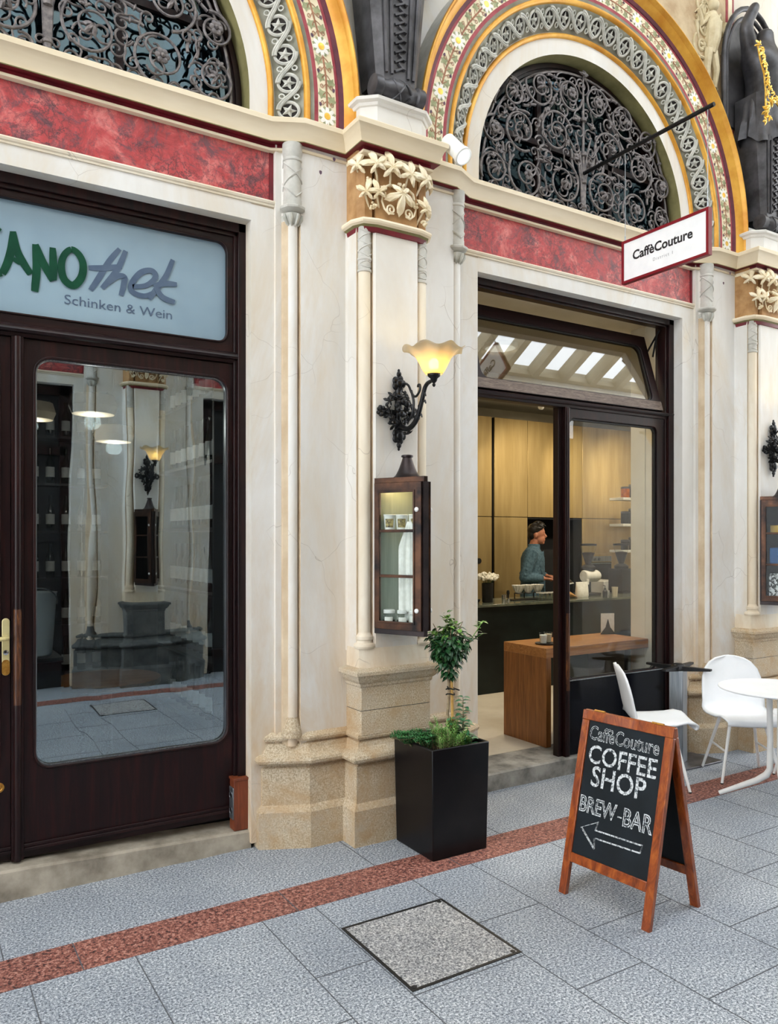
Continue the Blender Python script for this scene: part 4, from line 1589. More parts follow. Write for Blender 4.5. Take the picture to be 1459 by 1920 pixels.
herm = make_herm()
herm2 = copy_tree(herm, label='dark bronze statue pillar with braided strip on the pier between the two arches')
herm2.location.x = 2.413

# ------------------------------------------------------------------ roof with skylight, far end, opposite front
rf = root('ceiling', (0, 0, 0), 'plastered passage ceiling with a long glazed skylight, seen mirrored in the tilted window', 'ceiling', kind='structure')
RZ = 8.7
b = MB()
b.box(X0, X1, 1.9, 4.3, RZ, RZ + 0.25)
b.box(X0, X1, -1.3, -0.95, RZ, RZ + 0.25)
b.build('slab', 'roofplaster', rf, smooth=False)
x = X0
while x < X1:
    b = MB().box(x, x + 0.16, -0.95, 1.9, RZ - 0.04, RZ + 0.2)
    b.build('beam', 'roofplaster', rf, smooth=False)
    x += 0.8
b = MB().box(X0, X1, -0.95, 1.9, RZ + 0.12, RZ + 0.13)
b.build('skylight_pane', 'skyglass', rf, smooth=False)


def mirrored(o, label=None, dx=0.0):
    c = copy_tree(o, label=label)
    c.location = (o.location.x + dx, MIRROR - o.location.y, o.location.z)
    c.scale = (1, -1, 1)
    c.rotation_euler = (0, 0, -o.rotation_euler.z)
    return c


pier_r = copy_tree(pier, label='cream plastered pier at the right edge behind the white chairs')
pier_r.location.x = 6.033
pier_l = copy_tree(pier, label='cream plastered pier left of the frosted sign, outside the view')
pier_l.location.x = -1.207
mw = mirrored(wall_front, 'cream wall of the opposite shop fronts, seen mirrored in the glass')
mw.name = 'wall_opposite'
mc = mirrored(cornice, 'moulded cornice of the opposite shop fronts, seen mirrored in the glass')
mc.name = 'trim_4'
for i, x in enumerate((-1.207, 2.413, 6.033)):
    m = mirrored(pier, ('far left pier of the opposite front, mirrored in the glass', 'pier of the opposite front mirrored in the middle of the door glass', 'right pier of the opposite front, mirrored in the glass')[i])
    m.location.x = x
    for ch in kids(m):
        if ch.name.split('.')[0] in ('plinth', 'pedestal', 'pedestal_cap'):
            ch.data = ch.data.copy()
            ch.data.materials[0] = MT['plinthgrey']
mirrored(cov, 'second granite access cover on the far side, mirrored in the door glass')
for o in [q for q in bpy.data.objects if q.parent is None and q.name.startswith('marble_frieze')]:
    mirrored(o, 'red marble frieze across the passage facing the frosted sign' if o.location.x < 2 else 'red marble frieze across the passage facing the cafe')
for i, cx in enumerate(BAYS):
    b = MB()
    b.box(cx - 1.1, cx + 1.1, -1.30, -1.25, 0, 3.5, 0)
    for xx in (-0.98, -0.45, 0.45, 0.98):
        b.box(cx + xx - 0.04, cx + xx + 0.04, -1.25, -1.17, 0, 3.45, 1)
    for zz in (0.25, 2.7, 3.38):
        b.box(cx - 1.0, cx + 1.0, -1.25, -1.17, zz - 0.05, zz + 0.05, 1)
    tag(b.build('door_%d' % (i + 3), ['darkwall', 'mahogany'], smooth=False), ('dark shop front across the passage facing the frosted sign', 'dark shop front across the passage facing the cafe')[i], 'shop front', kind='structure')

# dark boards added to keep bright sky out of reflections, behind the bays that lie outside the view and behind the opposite lunettes
for i, (xa, xb, ya, yb, z0, z1, lab) in enumerate(((6.75, 9.7, 4.27, 4.33, 0, 5.4, 'dark board closing off the sky beyond the right hand pier'), (-4.9, -1.9, 4.27, 4.33, 0, 5.4, 'dark board closing off the sky beyond the left hand pier'), (-5, 9.6, -1.36, -1.31, 3.4, 5.4, 'dark board closing off the sky behind the half round windows across the passage'),
                                                   (6.75, 9.7, -1.36, -1.31, 0, 3.4, 'dark board closing off the sky across the passage at the far right'), (-4.9, -1.9, -1.36, -1.31, 0, 3.4, 'dark board closing off the sky across the passage at the far left'))):
    tag(MB().box(xa, xb, ya, yb, z0, z1).build('door_%d' % (i + 5), 'darkwall', smooth=False), lab, 'shop front', kind='structure')

# ------------------------------------------------------------------ left shop front
D1 = root('door_1', (0.603, 0, 0), 'dark mahogany double shop door with frosted sign panel above', 'door', kind='structure')
cx = 0.603
b = MB()
for s in (-1, 1):
    b.box(s * 1.005 - 0.024, s * 1.005 + 0.024, 4.13, 4.27, 0.13, 3.447)
    b.box(s * 0.975 - 0.012, s * 0.975 + 0.012, 4.15, 4.22, 0.13, 3.42)
b.box(-1.03, 1.03, 4.13, 4.27, 3.395, 3.447)
b.box(-1.0, 1.0, 4.15, 4.22, 3.375, 3.40)
b.build('door_frame', 'mahogany', D1, bevel=0.004)
b = MB()
hole = round_rect(-0.93, 0.927, 2.79, 3.335, 0.055)
frame_panel(b, -0.985, 0.985, 2.735, 3.385, hole, 4.165, 4.23)
ring_panel(b, round_rect(-0.94, 0.937, 2.78, 3.345, 0.06), hole, 4.158, 4.17)
sash = b.build('sign_sash', 'mahogany_h', D1, bevel=0.003)
b = MB().prism(round_rect(-0.94, 0.937, 2.78, 3.345, 0.06), 4.188, 4.196, 'y')
sg = b.build('frosted_pane', 'frost', sash, smooth=False)
b = MB().sweep([(-1.005, 4.2), (-1.005, 4.165), (1.005, 4.165), (1.005, 4.2)], [(-0.02, 2.672), (0.012, 2.674), (0.016, 2.69), (0.028, 2.694), (0.034, 2.706), (0.03, 2.714), (0.03, 2.722), (0.022, 2.73), (0.0, 2.738), (-0.03, 2.74)])
b.build('transom', 'mahogany_h', D1, ang=0.5)
b = MB()
b.lathe([(0.017, 0.15), (0.017, 2.672)], (-0.128, 4.15, 0), 12)
b.box(-0.155, -0.101, 4.152, 4.2, 0.15, 2.672)
b.lathe([(0.0175, 0.15), (0.019, 0.16), (0.0175, 0.17)], (-0.128, 4.15, 0), 12)
ast = b.build('meeting_post', 'mahogany', D1, ang=0.6)
MB().lathe([(0.0178, 0.9), (0.0178, 1.36)], (-0.128, 4.1495, 0), 12).build('worn_patch', 'worn', ast)
for s, (xa, xb, ha, hb) in enumerate(((-0.1, 0.985, -0.045, 0.93), (-0.985, -0.156, -0.93, -0.21))):
    b = MB()
    hole = round_rect(ha, hb, 0.58, 2.585, 0.075)
    frame_panel(b, xa, xb, 0.215, 2.672, hole, 4.168, 4.225)
    ring_panel(b, round_rect(ha - 0.012, hb + 0.012, 0.568, 2.597, 0.085), hole, 4.160, 4.17)
    leaf = b.build('door_leaf', 'mahogany', D1, bevel=0.003)
    b = MB()
    b.box(xa, xb, 4.155, 4.17, 0.205, 0.222)
    b.box(xa, xb, 4.148, 4.17, 0.19, 0.205)
    b.box(xa, xb, 4.175, 4.225, 0.15, 0.215)
    b.build('weather_bar', 'mahogany_h', leaf, bevel=0.002)
    b = MB().prism(round_rect(ha - 0.012, hb + 0.012, 0.568, 2.597, 0.085), 4.192, 4.198, 'y')
    b.build('glass', 'doorglass', leaf, smooth=False)
    b = MB()
    ring_panel(b, round_rect(ha, hb, 0.58, 2.585, 0.075), round_rect(ha + 0.006, hb - 0.006, 0.586, 2.579, 0.07), 4.178, 4.19)
    b.build('glazing_bead', 'steel', leaf)
    if s == 1:
        hx = -0.178
        b = MB().prism([(x + hx, z) for x, z in round_rect(-0.017, 0.017, 1.045, 1.318, 0.016)], 4.160, 4.169, 'y')
        hp = b.build('handle_plate', 'brass', leaf, bevel=0.002)
        b = MB().prism([(x + hx, z) for x, z in round_rect(-0.0172, 0.0172, 1.046, 1.12, 0.016)], 4.1595, 4.169, 'y')
        b.build('worn_corner', 'wornbrass', hp)
        b = MB()
        b.tube([(hx + 0.004, 4.165, 1.226), (hx + 0.004, 4.135, 1.226), (hx - 0.01, 4.12, 1.226), (hx - 0.06, 4.118, 1.223), (hx - 0.13, 4.12, 1.222)], [0.011, 0.010, 0.011, 0.010, 0.009], 10)
        b.build('lever', 'brass', hp)
        b = MB()
        b.lathe([(0.012, 0), (0.012, 0.006), (0.006, 0.007)], n=14, X=Matrix.Translation((hx, 4.161, 1.155)) @ Matrix.Rotation(PI / 2, 4, 'X'))
        b.build('key_cylinder', 'chrome', hp)
        b = MB().lathe([(0.024, 0), (0.024, 0.006), (0.016, 0.009), (0.012, 0.004)], n=20, X=Matrix.Translation((-0.208, 4.17, 0.51)) @ Matrix.Rotation(PI / 2, 4, 'X'))
        b.build('lock_rose', 'wornbrass', leaf)

# lettering on the frosted pane


def brush(mb, pts, w, y, mi=0):
    """flat brush stroke in the xz plane: pts [(x, z)], w list of half widths"""
    n = len(pts)
    L, Rr = [], []
    for i in range(n):
        a = Vector(pts[max(i - 1, 0)])
        c = Vector(pts[min(i + 1, n - 1)])
        d = (c - a)
        d = d.normalized() if d.length > 1e-9 else Vector((1, 0))
        nn = Vector((-d.y, d.x))
        p = Vector(pts[i])
        ww = w[i] if isinstance(w, list) else w
        L.append(p + nn * ww)
        Rr.append(p - nn * ww)
    v = [(p.x, y, p.y) for p in L] + [(p.x, y, p.y) for p in Rr] + [(p.x, y - 0.0015, p.y) for p in L] + [(p.x, y - 0.0015, p.y) for p in Rr]
    f = []
    for i in range(n - 1):
        f.append((2 * n + i, 2 * n + i + 1, 3 * n + i + 1, 3 * n + i))
        f.append((i, i + 1, 2 * n + i + 1, 2 * n + i))
        f.append((n + i, n + i + 1, 3 * n + i + 1, 3 * n + i))
    mb.add(v, f, mi)


def smoothpath(p, k=6, closed=False):
    out = []
    n = len(p)
    rng = range(n) if closed else range(n - 1)
    g = (lambda i: p[i % n]) if closed else (lambda i: p[max(0, min(n - 1, i))])
    for i in rng:
        a, b_, c, d = [Vector(g(i + q)) for q in (-1, 0, 1, 2)]
        for q in range(k):
            t = q / k
            out.append(tuple(0.5 * ((2 * b_) + (c - a) * t + (2 * a - 5 * b_ + 4 * c - d) * t * t + (3 * b_ - a - 3 * c + d) * t ** 3)))
    out.append(tuple(p[0]) if closed else tuple(p[-1]))
    return out


ST = {'A1': [(0.458, 3.187), (0.476, 3.1), (0.5, 3.05), (0.537, 2.993)], 'A2': [(0.459, 3.181), (0.45, 3.095), (0.435, 3.03), (0.412, 2.973)], 'A3': [(0.46, 3.055), (0.486, 3.042), (0.51, 3.053)],
      'N1': [(0.558, 3.143), (0.564, 3.027), (0.555, 2.911)], 'N2': [(0.559, 3.143), (0.593, 3.06), (0.639, 2.978)], 'N3': [(0.637, 3.142), (0.64, 3.059), (0.64, 2.982)],
      'O': [(0.724, 3.15), (0.69, 3.114), (0.677, 3.057), (0.69, 2.995), (0.733, 2.971), (0.772, 3.019), (0.78, 3.085), (0.759, 3.132)],
      'C': [(0.402, 3.172), (0.36, 3.19), (0.30, 3.14), (0.30, 3.03), (0.345, 2.965), (0.41, 2.975)]}
SG = {'t': [(0.96, 3.199), (0.909, 3.128), (0.847, 3.014), (0.816, 2.962)], 'tb': [(0.807, 3.074), (0.873, 3.084), (0.969, 3.109)], 'h1': [(0.99, 3.195), (0.946, 3.087), (0.873, 2.981)],
      'h2': [(0.9, 3.01), (0.946, 3.054), (0.983, 3.056), (0.978, 3.008), (0.966, 2.959)], 'e': [(1.024, 3.015), (1.095, 3.033), (1.143, 3.084), (1.124, 3.115), (1.067, 3.095), (1.02, 3.029), (1.024, 2.987), (1.086, 2.976), (1.143, 3.007)],
      'k1': [(1.235, 3.194), (1.201, 3.104), (1.152, 3.028), (1.109, 2.963)], 'k2': [(1.258, 3.065), (1.191, 3.059), (1.133, 3.034)], 'k3': [(1.143, 3.031), (1.181, 2.984), (1.245, 2.967)]}
b = MB()
for i_, (k, p) in enumerate(ST.items()):
    p = [(x - cx, z) for x, z in p]
    q = smoothpath(p, 6, closed=(k == 'O'))
    n = len(q)
    w = [(0.0165 if k not in ('A3',) else 0.011) * (0.85 + 0.3 * math.sin(3.0 * i / n)) for i in range(n)]
    brush(b, q, w, 4.187 - 0.0006 * i_)
b.build('green_lettering', 'signgreen', sg, smooth=False)
b = MB()
for i_, (k, p) in enumerate(SG.items()):
    q = smoothpath([(x - cx, z) for x, z in p], 6)
    n = len(q)
    brush(b, q, [0.0125 * (0.7 + 0.5 * math.sin(0.4 + 2.4 * i / n)) for i in range(n)], 4.187 - 0.0006 * i_)
t = text_mb('Schinken & Wein', 0.082, 0, 0.0, 0.0, 'LEFT')
xm = max(p[0] for p in t.v)
t.xf(lambda x, y, z: (x * 0.542 / xm + 0.689 - cx, 4.186, 2.874 + y * 0.83))
b.add(t.v, t.f)
b.build('grey_lettering', 'signgrey', sg, smooth=False)

# worn stone steps
b = MB()
rows = []
xs_ = [-0.43 + i * (2.065 / 24) for i in range(25)]
rd = random.Random(2)
for x in xs_:
    zt = 0.142 - (x - 0.39) * 0.038 if x > 0.39 else 0.142
    j = rd.uniform(-0.004, 0.004)
    rows.append([(x, 4.28, zt), (x, 4.13, zt), (x, 4.092 + j, zt - 0.002), (x, 4.079 + j, zt - 0.012), (x, 4.074 + rd.uniform(-0.004, 0.004), zt * 0.5), (x, 4.068 + rd.uniform(-0.004, 0.004), 0.0)])
b.grid(rows)
b.add([rows[-1][k] for k in range(6)] + [(rows[-1][0][0], 4.28, 0)], [tuple(range(7))])
b.add([rows[0][k] for k in range(6)] + [(rows[0][0][0], 4.28, 0)], [tuple(range(7))])
tag(b.build('stone_step', 'step', ang=0.5), 'worn stone doorstep under the dark mahogany door', 'step', kind='structure')
b = MB()
rows = []
for i in range(25):
    x = 3.2 + i * (2.05 / 24)
    j = rd.uniform(-0.003, 0.003)
    rows.append([(x, 4.45, 0.126), (x, 4.17, 0.122), (x, 4.135 + j, 0.119), (x, 4.122 + j, 0.108), (x, 4.122 + j, 0.0)])
b.grid(rows)
tag(b.build('stone_step', 'stepgrey', ang=0.5), 'pale stone doorstep at the open cafe entrance', 'step', kind='structure')

# ------------------------------------------------------------------ cafe shop front
D2 = root('door_2', (0, 0, 0), 'dark wooden cafe shop front with open left side and tilted window on top', 'door', kind='structure')
b = MB()
b.box(5.195, 5.252, 4.13, 4.27, 0.12, 3.447)
b.box(5.172, 5.197, 4.15, 4.23, 0.12, 3.41)
b.box(3.194, 3.25, 4.13, 4.27, 0.12, 3.447)
b.box(3.2, 5.25, 4.13, 4.22, 3.40, 3.447)
b.box(3.25, 5.2, 4.15, 4.22, 3.385, 3.405)
b.build('door_frame', 'mahogany', D2, bevel=0.004)
b = MB().sweep([(3.2, 4.22), (3.2, 4.15), (5.22, 4.15), (5.22, 4.22)], [(-0.03, 2.65), (0.0, 2.652), (0.004, 2.668), (0.014, 2.672), (0.024, 2.684), (0.026, 2.694), (0.018, 2.70), (-0.02, 2.706)])
b.box(3.24, 5.2, 4.16, 4.22, 2.65, 2.704)
b.build('transom', 'mahogany_h', D2, ang=0.5)
b = MB()
b.box(4.035, 4.085, 4.175, 4.23, 0.12, 2.655)
b.box(4.075, 4.112, 4.142, 4.23, 0.12, 2.655)
b.lathe([(0.014, 0.125), (0.014, 2.65)], (4.098, 4.143, 0), 10)
mu = b.build('mullion', 'mahogany', D2, bevel=0.003)
b = MB().box(4.078, 4.109, 4.1405, 4.16, 0.65, 1.14)
b.lathe([(0.0145, 0.6), (0.0145, 1.16)], (4.098, 4.1425, 0), 10)
b.build('worn_patch', 'worn', mu)
b = MB()
hole = round_rect(4.128, 5.085, 0.672, 2.582, 0.05)
frame_panel(b, 4.108, 5.178, 0.655, 2.652, hole, 4.16, 4.215)
lf = b.build('fixed_leaf', 'mahogany', D2, bevel=0.004)
b = MB()
ring_panel(b, round_rect(4.128, 5.085, 0.672, 2.582, 0.05), round_rect(4.142, 5.071, 0.680, 2.568, 0.045), 4.175, 4.192)
b.build('gasket', 'rubber', lf)
MB().prism(round_rect(4.13, 5.083, 0.674, 2.58, 0.05), 4.184, 4.190, 'y').build('glass', 'windowglass', lf, smooth=False)
b = MB().box(4.11, 5.18, 4.158, 4.215, 0.125, 0.664)
b.build('kick_panel', 'darkpanel', D2, smooth=False)
MB().box(4.112, 5.178, 4.154, 4.162, 0.662, 0.668).build('bead', 'steel', D2, smooth=False)
# tilted hopper sash
X = Matrix.Translation((0, 4.142, 2.712)) @ Matrix.Rotation(math.radians(-16.5), 4, 'X')
b = MB()
hole = round_rect(3.33, 5.055, 0.085, 0.565, 0.06)
frame_panel(b, 3.255, 5.135, 0.0, 0.655, hole, 0.0, 0.05, X=X)
hs = b.build('hopper_sash', 'mahogany_h', D2, bevel=0.003)
b = MB()
b.box(3.257, 5.133, -0.003, 0.002, 0.004, 0.078, X=X)
b.build('weathered_rail', 'greywood', hs)
b = MB()
b.prism(round_rect(3.328, 5.057, 0.083, 0.567, 0.06), 0.028, 0.034, 'y', X=X)
b.build('sash_pane', 'sashglass', hs, smooth=False)
b = MB()
ring_panel(b, round_rect(3.33, 5.055, 0.085, 0.565, 0.06), round_rect(3.337, 5.048, 0.092, 0.558, 0.055), 0.012, 0.024, X=X)
b.build('gasket', 'rubber', hs)
b = MB()
b.tube([(5.16, 4.20, 3.37), (5.155, 4.33, 3.20), (5.14, 4.31, 3.17)], 0.008, 6)
b.tube([(5.16, 4.22, 3.36), (5.13, 4.24, 3.16)], 0.008, 6)
b.build('stay_arm', 'blackiron', D2)

# wooden socket box on the step
sb = root('socket_box', (1.588, 4.095, 0.098), 'small reddish wooden box with a double socket at the foot of the dark door', 'socket')
MB().box(-0.04, 0.04, 0, 0.07, 0, 0.272).build('housing', 'socketwood', sb, bevel=0.002)
MB().box(-0.044, 0.044, -0.004, 0.075, 0.272, 0.286).build('lid', 'socketwood', sb, bevel=0.002)
b = MB().box(-0.046, -0.04, 0.006, 0.064, 0.06, 0.235)
pl = b.build('socket_plate', 'steel', sb, bevel=0.002)
for z in (0.105, 0.19):
    b = MB().lathe([(0.021, 0), (0.021, 0.004), (0.017, 0.004), (0.015, -0.001)], n=20, X=Matrix.Translation((-0.046, 0.036, z)) @ Matrix.Rotation(-PI / 2, 4, 'Y'))
    b.build('socket', 'darksteel', pl)

# ------------------------------------------------------------------ wall lamps


def make_lamp():
    Lr = root('wall_lamp', (2.413, 3.80, 2.44), 'x', 'lamp')
    b = MB()
    b.tube([(0, -0.01, -0.15), (0, -0.02, 0.15)], [0.02, 0.02], 10)
    b.tube([(-0.11, -0.012, -0.02), (0.11, -0.012, -0.02)], [0.014, 0.014], 8)
    for s in (-1, 1):
        for k in range(7):
            b.sphere((s * 0.118 + 0.018 * math.cos(k * 0.9), -0.02 - 0.006 * (k % 2), -0.02 + 0.022 * math.sin(k * 0.9)), 0.0125, 7, 5)
    for zc, sg in ((0.145, 1), (-0.155, -1)):
        for k in range(5):
            a = k * 2 * PI / 5
            b.sphere((0.026 * math.cos(a), -0.022, zc + 0.026 * math.sin(a)), (0.022, 0.016, 0.024), 8, 6)
        b.sphere((0, -0.036, zc), (0.024, 0.014, 0.026), 10, 7)
        b.sphere((0, -0.024, zc + sg * 0.052), (0.016, 0.012, 0.018), 8, 6)
        b.sphere((0, -0.022, zc + sg * 0.072), (0.008, 0.008, 0.012), 8, 6)
    b.build('back_plate', 'blackiron', Lr)
    rd = random.Random(8)
    b = MB()
    for k in range(16):
        a = k * 2 * PI / 16 + rd.uniform(-0.1, 0.1)
        r = rd.uniform(0.045, 0.095)
        palmate(b, (r * math.cos(a), -0.03 - rd.uniform(0, 0.03), r * math.sin(a) * 1.1), rd.uniform(0.032, 0.046), (0.5 * math.cos(a), -1, 0.4 * math.sin(a)), (math.cos(a), 0, math.sin(a)), seed=k)
    for k in range(9):
        a = k * 0.7
        b.sphere((0.03 * math.cos(a), -0.06 - 0.012 * math.sin(a * 2), 0.035 * math.sin(a)), 0.019, 8, 6)
    b.build('leaf_boss', 'blackiron', Lr)
    # arm swings straight out from the wall
    b = MB()
    arm = smoothpath([(0, -0.03, -0.10), (0, -0.12, -0.125), (0, -0.20, -0.085), (0, -0.25, 0.0), (0, -0.29, 0.085), (0, -0.345, 0.105), (0, -0.37, 0.10)], 6)
    n = len(arm)
    b.tube(arm, [0.017 - 0.008 * i / n for i in range(n)], 9)
    sc = smoothpath([(0, -0.03, 0.10), (0, -0.07, 0.135), (0, -0.12, 0.12), (0, -0.155, 0.07), (0, -0.195, 0.045), (0, -0.235, 0.07), (0, -0.238, 0.10), (0, -0.222, 0.105), (0, -0.218, 0.092)], 6)
    b.tube(sc, 0.0068, 7)
    b.tube(smoothpath([(0, -0.15, 0.085), (0, -0.175, 0.02), (0, -0.16, -0.05), (0, -0.12, -0.08)], 6), 0.0075, 7)
    for (y, z) in ((-0.262, 0.005), (-0.225, -0.065), (-0.262, 0.045)):
        b.tube([(0, y, z), (0, y - 0.025, z + 0.004), (0, y - 0.032, z - 0.012)], [0.006, 0.006, 0.004], 6)
    for k in range(3):
        b.sphere((0, -0.21 - 0.012 * k, -0.075 + 0.03 * k), 0.016 - 0.002 * k, 8, 6)
    palmate(b, (0, -0.11, -0.15), 0.04, (0.2, -0.4, -1), (0, -1, 0.2), seed=3)
    b.build('arm', 'blackiron', Lr)
    c = (0, -0.37, 0.115)
    b = MB().lathe([(0.004, -0.045), (0.010, -0.035), (0.006, -0.026), (0.016, -0.015), (0.020, 0.0), (0.034, 0.012), (0.036, 0.024), (0.03, 0.03), (0.01, 0.03)], c, 16)
    hd = b.build('holder', 'blackiron', Lr)
    rows = []
    for j in range(15):
        t = j / 14
        r = 0.042 + 0.072 * t ** 0.8 + 0.048 * t ** 5
        z = 0.022 + 0.148 * t - 0.012 * t ** 8
        row = []
        for i in range(72):
            a = 2 * PI * i / 72
            wv = t ** 4
            rr = r * (1 + 0.05 * wv * math.cos(a * 7))
            row.append((c[0] + rr * math.cos(a), c[1] + rr * math.sin(a), c[2] + z + 0.012 * wv * math.sin(a * 7)))
        rows.append(row)
    b = MB().grid(rows, closed=True)
    b.build('glass_shade', 'lampglass', Lr, ang=3.0, solid=0.0025)
    b = MB().lathe([(0.014, 0.025), (0.014, 0.05)], c, 12)
    b.sphere((c[0], c[1], c[2] + 0.075), (0.027, 0.027, 0.033), 14, 10, 1)
    b.build('bulb', ['brass', 'bulb'], Lr)
    return Lr


lamp1 = make_lamp()
lamp1['label'] = 'black iron wall lamp with frilled glowing glass shade above the display case'
lampr = copy_tree(lamp1, label='black iron wall lamp on the pier at the right edge, its shade out of view')
lampr.location.x = 6.033
lampo = mirrored(lamp1, 'lit iron wall lamp on the opposite pier, mirrored in the door glass')
for o, yy in ((lamp1, -0.37), (lampr, -0.37), (lampo, 0.37)):
    lamp('bulb_light', 'POINT', (o.location.x, o.location.y + yy, o.location.z + 0.235), 0.3, (1.0, 0.72, 0.34), 0.03)

# ------------------------------------------------------------------ wedge shaped display cases


def make_case():
    K = root('display_case', (2.413, 3.80, 1.168), 'x', 'display case')
    Hh = 0.872
    A, F1, F2, B = Vector((-0.15, 0.0)), Vector((-0.012, -0.295)), Vector((0.012, -0.295)), Vector((0.15, 0.0))
    plan = [A, F1, F2, B]
    ctr = Vector((0, -0.11))

    def ins(k, d=0.0):
        return [tuple(ctr + (p - ctr) * (1 - k)) for p in plan]
    b = MB()
    b.prism([tuple(p) for p in plan], 0.0, 0.03)
    b.prism(ins(0.02), 0.03, 0.04)
    b.build('base', 'copperdark', K, bevel=0.002)
    b = MB().prism([tuple(p) for p in plan], Hh - 0.03, Hh)
    b.build('top', 'copper', K, bevel=0.002)
    b = MB().prism([(-0.145, 0.0), (-0.145, -0.008), (0.145, -0.008), (0.145, 0.0)], 0.03, Hh - 0.03)
    b.build('back_panel', 'mintglass', K)
    b = MB()
    for p, q in ((A, F1), (B, F2)):
        pass
    b.prism([(-0.016, -0.298), (0.016, -0.298), (0.022, -0.27), (-0.022, -0.27)], 0.03, Hh - 0.03)
    for s in (-1, 1):
        b.prism([(s * 0.15, 0), (s * 0.138, 0), (s * 0.132, -0.02), (s * 0.143, -0.026)], 0.03, Hh - 0.03)
    b.build('corner_post', 'copperdark', K)
    # glazed doors
    for s in (-1, 1):
        P0, P1 = Vector((s * 0.147, -0.012)), Vector((s * 0.018, -0.288))
        d = (P1 - P0)
        L = d.length
        d.normalize()
        n2 = Vector((d.y, -d.x)) * (1 if s > 0 else -1)
        if n2.x * s < 0:
            n2 = -n2
        Mx = Matrix(((d.x, n2.x, 0, P0.x), (d.y, n2.y, 0, P0.y), (0, 0, 1, 0), (0, 0, 0, 1)))
        b = MB()
        hole = [(0.035, 0.075), (L - 0.05, 0.075), (L - 0.05, Hh - 0.085), (0.035, Hh - 0.085)]
        outer = [(0.0, 0.03), (L, 0.03), (L, Hh - 0.03), (0.0, Hh - 0.03)]
        ring_panel(b, outer, hole, 0.0, 0.016, 0, Mx)
        ring_panel(b, [(0.024, 0.064), (L - 0.039, 0.064), (L - 0.039, Hh - 0.074), (0.024, Hh - 0.074)], hole, 0.016, 0.021, 0, Mx)
        for z in (0.325, 0.575):
            b.box(0.03, L - 0.045, 0.0, 0.017, z - 0.008, z + 0.008, 0, Mx)
        dr = b.build('door', 'copper', K, bevel=0.0015)
        b = MB().box(0.03, L - 0.045, 0.004, 0.008, 0.07, Hh - 0.08, 0, Mx)
        b.build('glass', 'cabglass', dr, smooth=False)
        for z in (0.14, 0.69):
            b = MB().lathe([(0.013, 0), (0.013, 0.006), (0.009, 0.010), (0.004, 0.011)], n=14, X=Mx @ Matrix.Translation((L - 0.026, 0.016, z)) @ Matrix.Rotation(-PI / 2, 4, 'X'))
            b.build('knob', 'whitemetal', dr)
    for z in (0.325, 0.575):
        b = MB().prism(ins(0.10), z - 0.003, z + 0.003)
        b.build('shelf', 'cabglass', K, smooth=False)
    # flared chimney
    b = MB()
    rows = []
    for j in range(10):
        t = j / 9
        r = 0.083 - 0.058 * t ** 0.6
        z = Hh + 0.118 * t
        rows.append([(r * math.cos(a), -0.11 + r * math.sin(a), z) for a in [i * 2 * PI / 28 for i in range(28)]])
    b.grid(rows, closed=True)
    b.lathe([(0.025, 0.116), (0.033, 0.117), (0.034, 0.126), (0.028, 0.129), (0.02, 0.128), (0.02, 0.10)], (0, -0.11, Hh), 24, cap=False)
    b.build('chimney', 'copperdark', K, ang=0.6)
    b = MB().lathe([(0.05, Hh - 0.05), (0.05, Hh - 0.034)], (0, -0.1, 0), 16, 0)
    b.build('inner_lamp', 'brass', K)
    return K


case1 = make_case()
case1['label'] = 'wedge shaped copper display case with glass doors on the pier by the planter'
caser = copy_tree(case1, label='wedge shaped copper display case cut off at the right edge')
caser.location.x = 6.033
for ch in kids(caser):
    if ch.name.startswith('back_panel'):
        ch.data = ch.data.copy()
        ch.data.materials[0] = MT['darkwall']
MB().prism([(0.128, -0.03), (0.118, -0.032), (0.008, -0.262), (0.018, -0.262)], 0.04, 0.84).build('side_panel', 'darkwall', caser, smooth=False)  # added board that darkens the view through the right door glass
it = root('blue_packet', (5.985, 3.71, 1.497), 'blue packet in the display case cut off at the right edge', 'packet')
MB().prism([(-0.04, -0.06), (0.03, -0.06), (0.03, 0.05), (-0.04, 0.05)], 0.0, 0.13).build('body', 'bluepaper', it, bevel=0.01)
it = root('patterned_bag', (5.985, 3.71, 1.21), 'black and white patterned bag in the display case cut off at the right edge', 'bag')
MB().prism([(-0.05, -0.07), (0.03, -0.07), (0.03, 0.05), (-0.05, 0.05)], 0.0, 0.21).build('body', 'greypattern', it, bevel=0.012)
it = root('glow_box', (5.985, 3.71, 1.747), 'small golden block standing in for the lamp glow in the right hand display case', 'box')
MB().box(-0.04, 0.03, -0.05, 0.04, 0.0, 0.06).build('body', 'goldleaf', it, bevel=0.003)  # gilded block takes the place of a yellow lamp glow
caseo = mirrored(caser, 'dark display case on the opposite pier, mirrored in the door glass')
caseo.location.x = 2.413
lamp('case_light', 'POINT', (2.413, 3.685, 1.98), 0.9, (1.0, 0.72, 0.34), 0.02)


def case_item(name, label, cat, z, x, y, mbs, group=None):
    r = root(name, (2.413 + x, 3.80 + y, 1.168 + z), label, cat, group)
    for nm, mb, mt in mbs:
        mb.build(nm, mt, r)
    return r


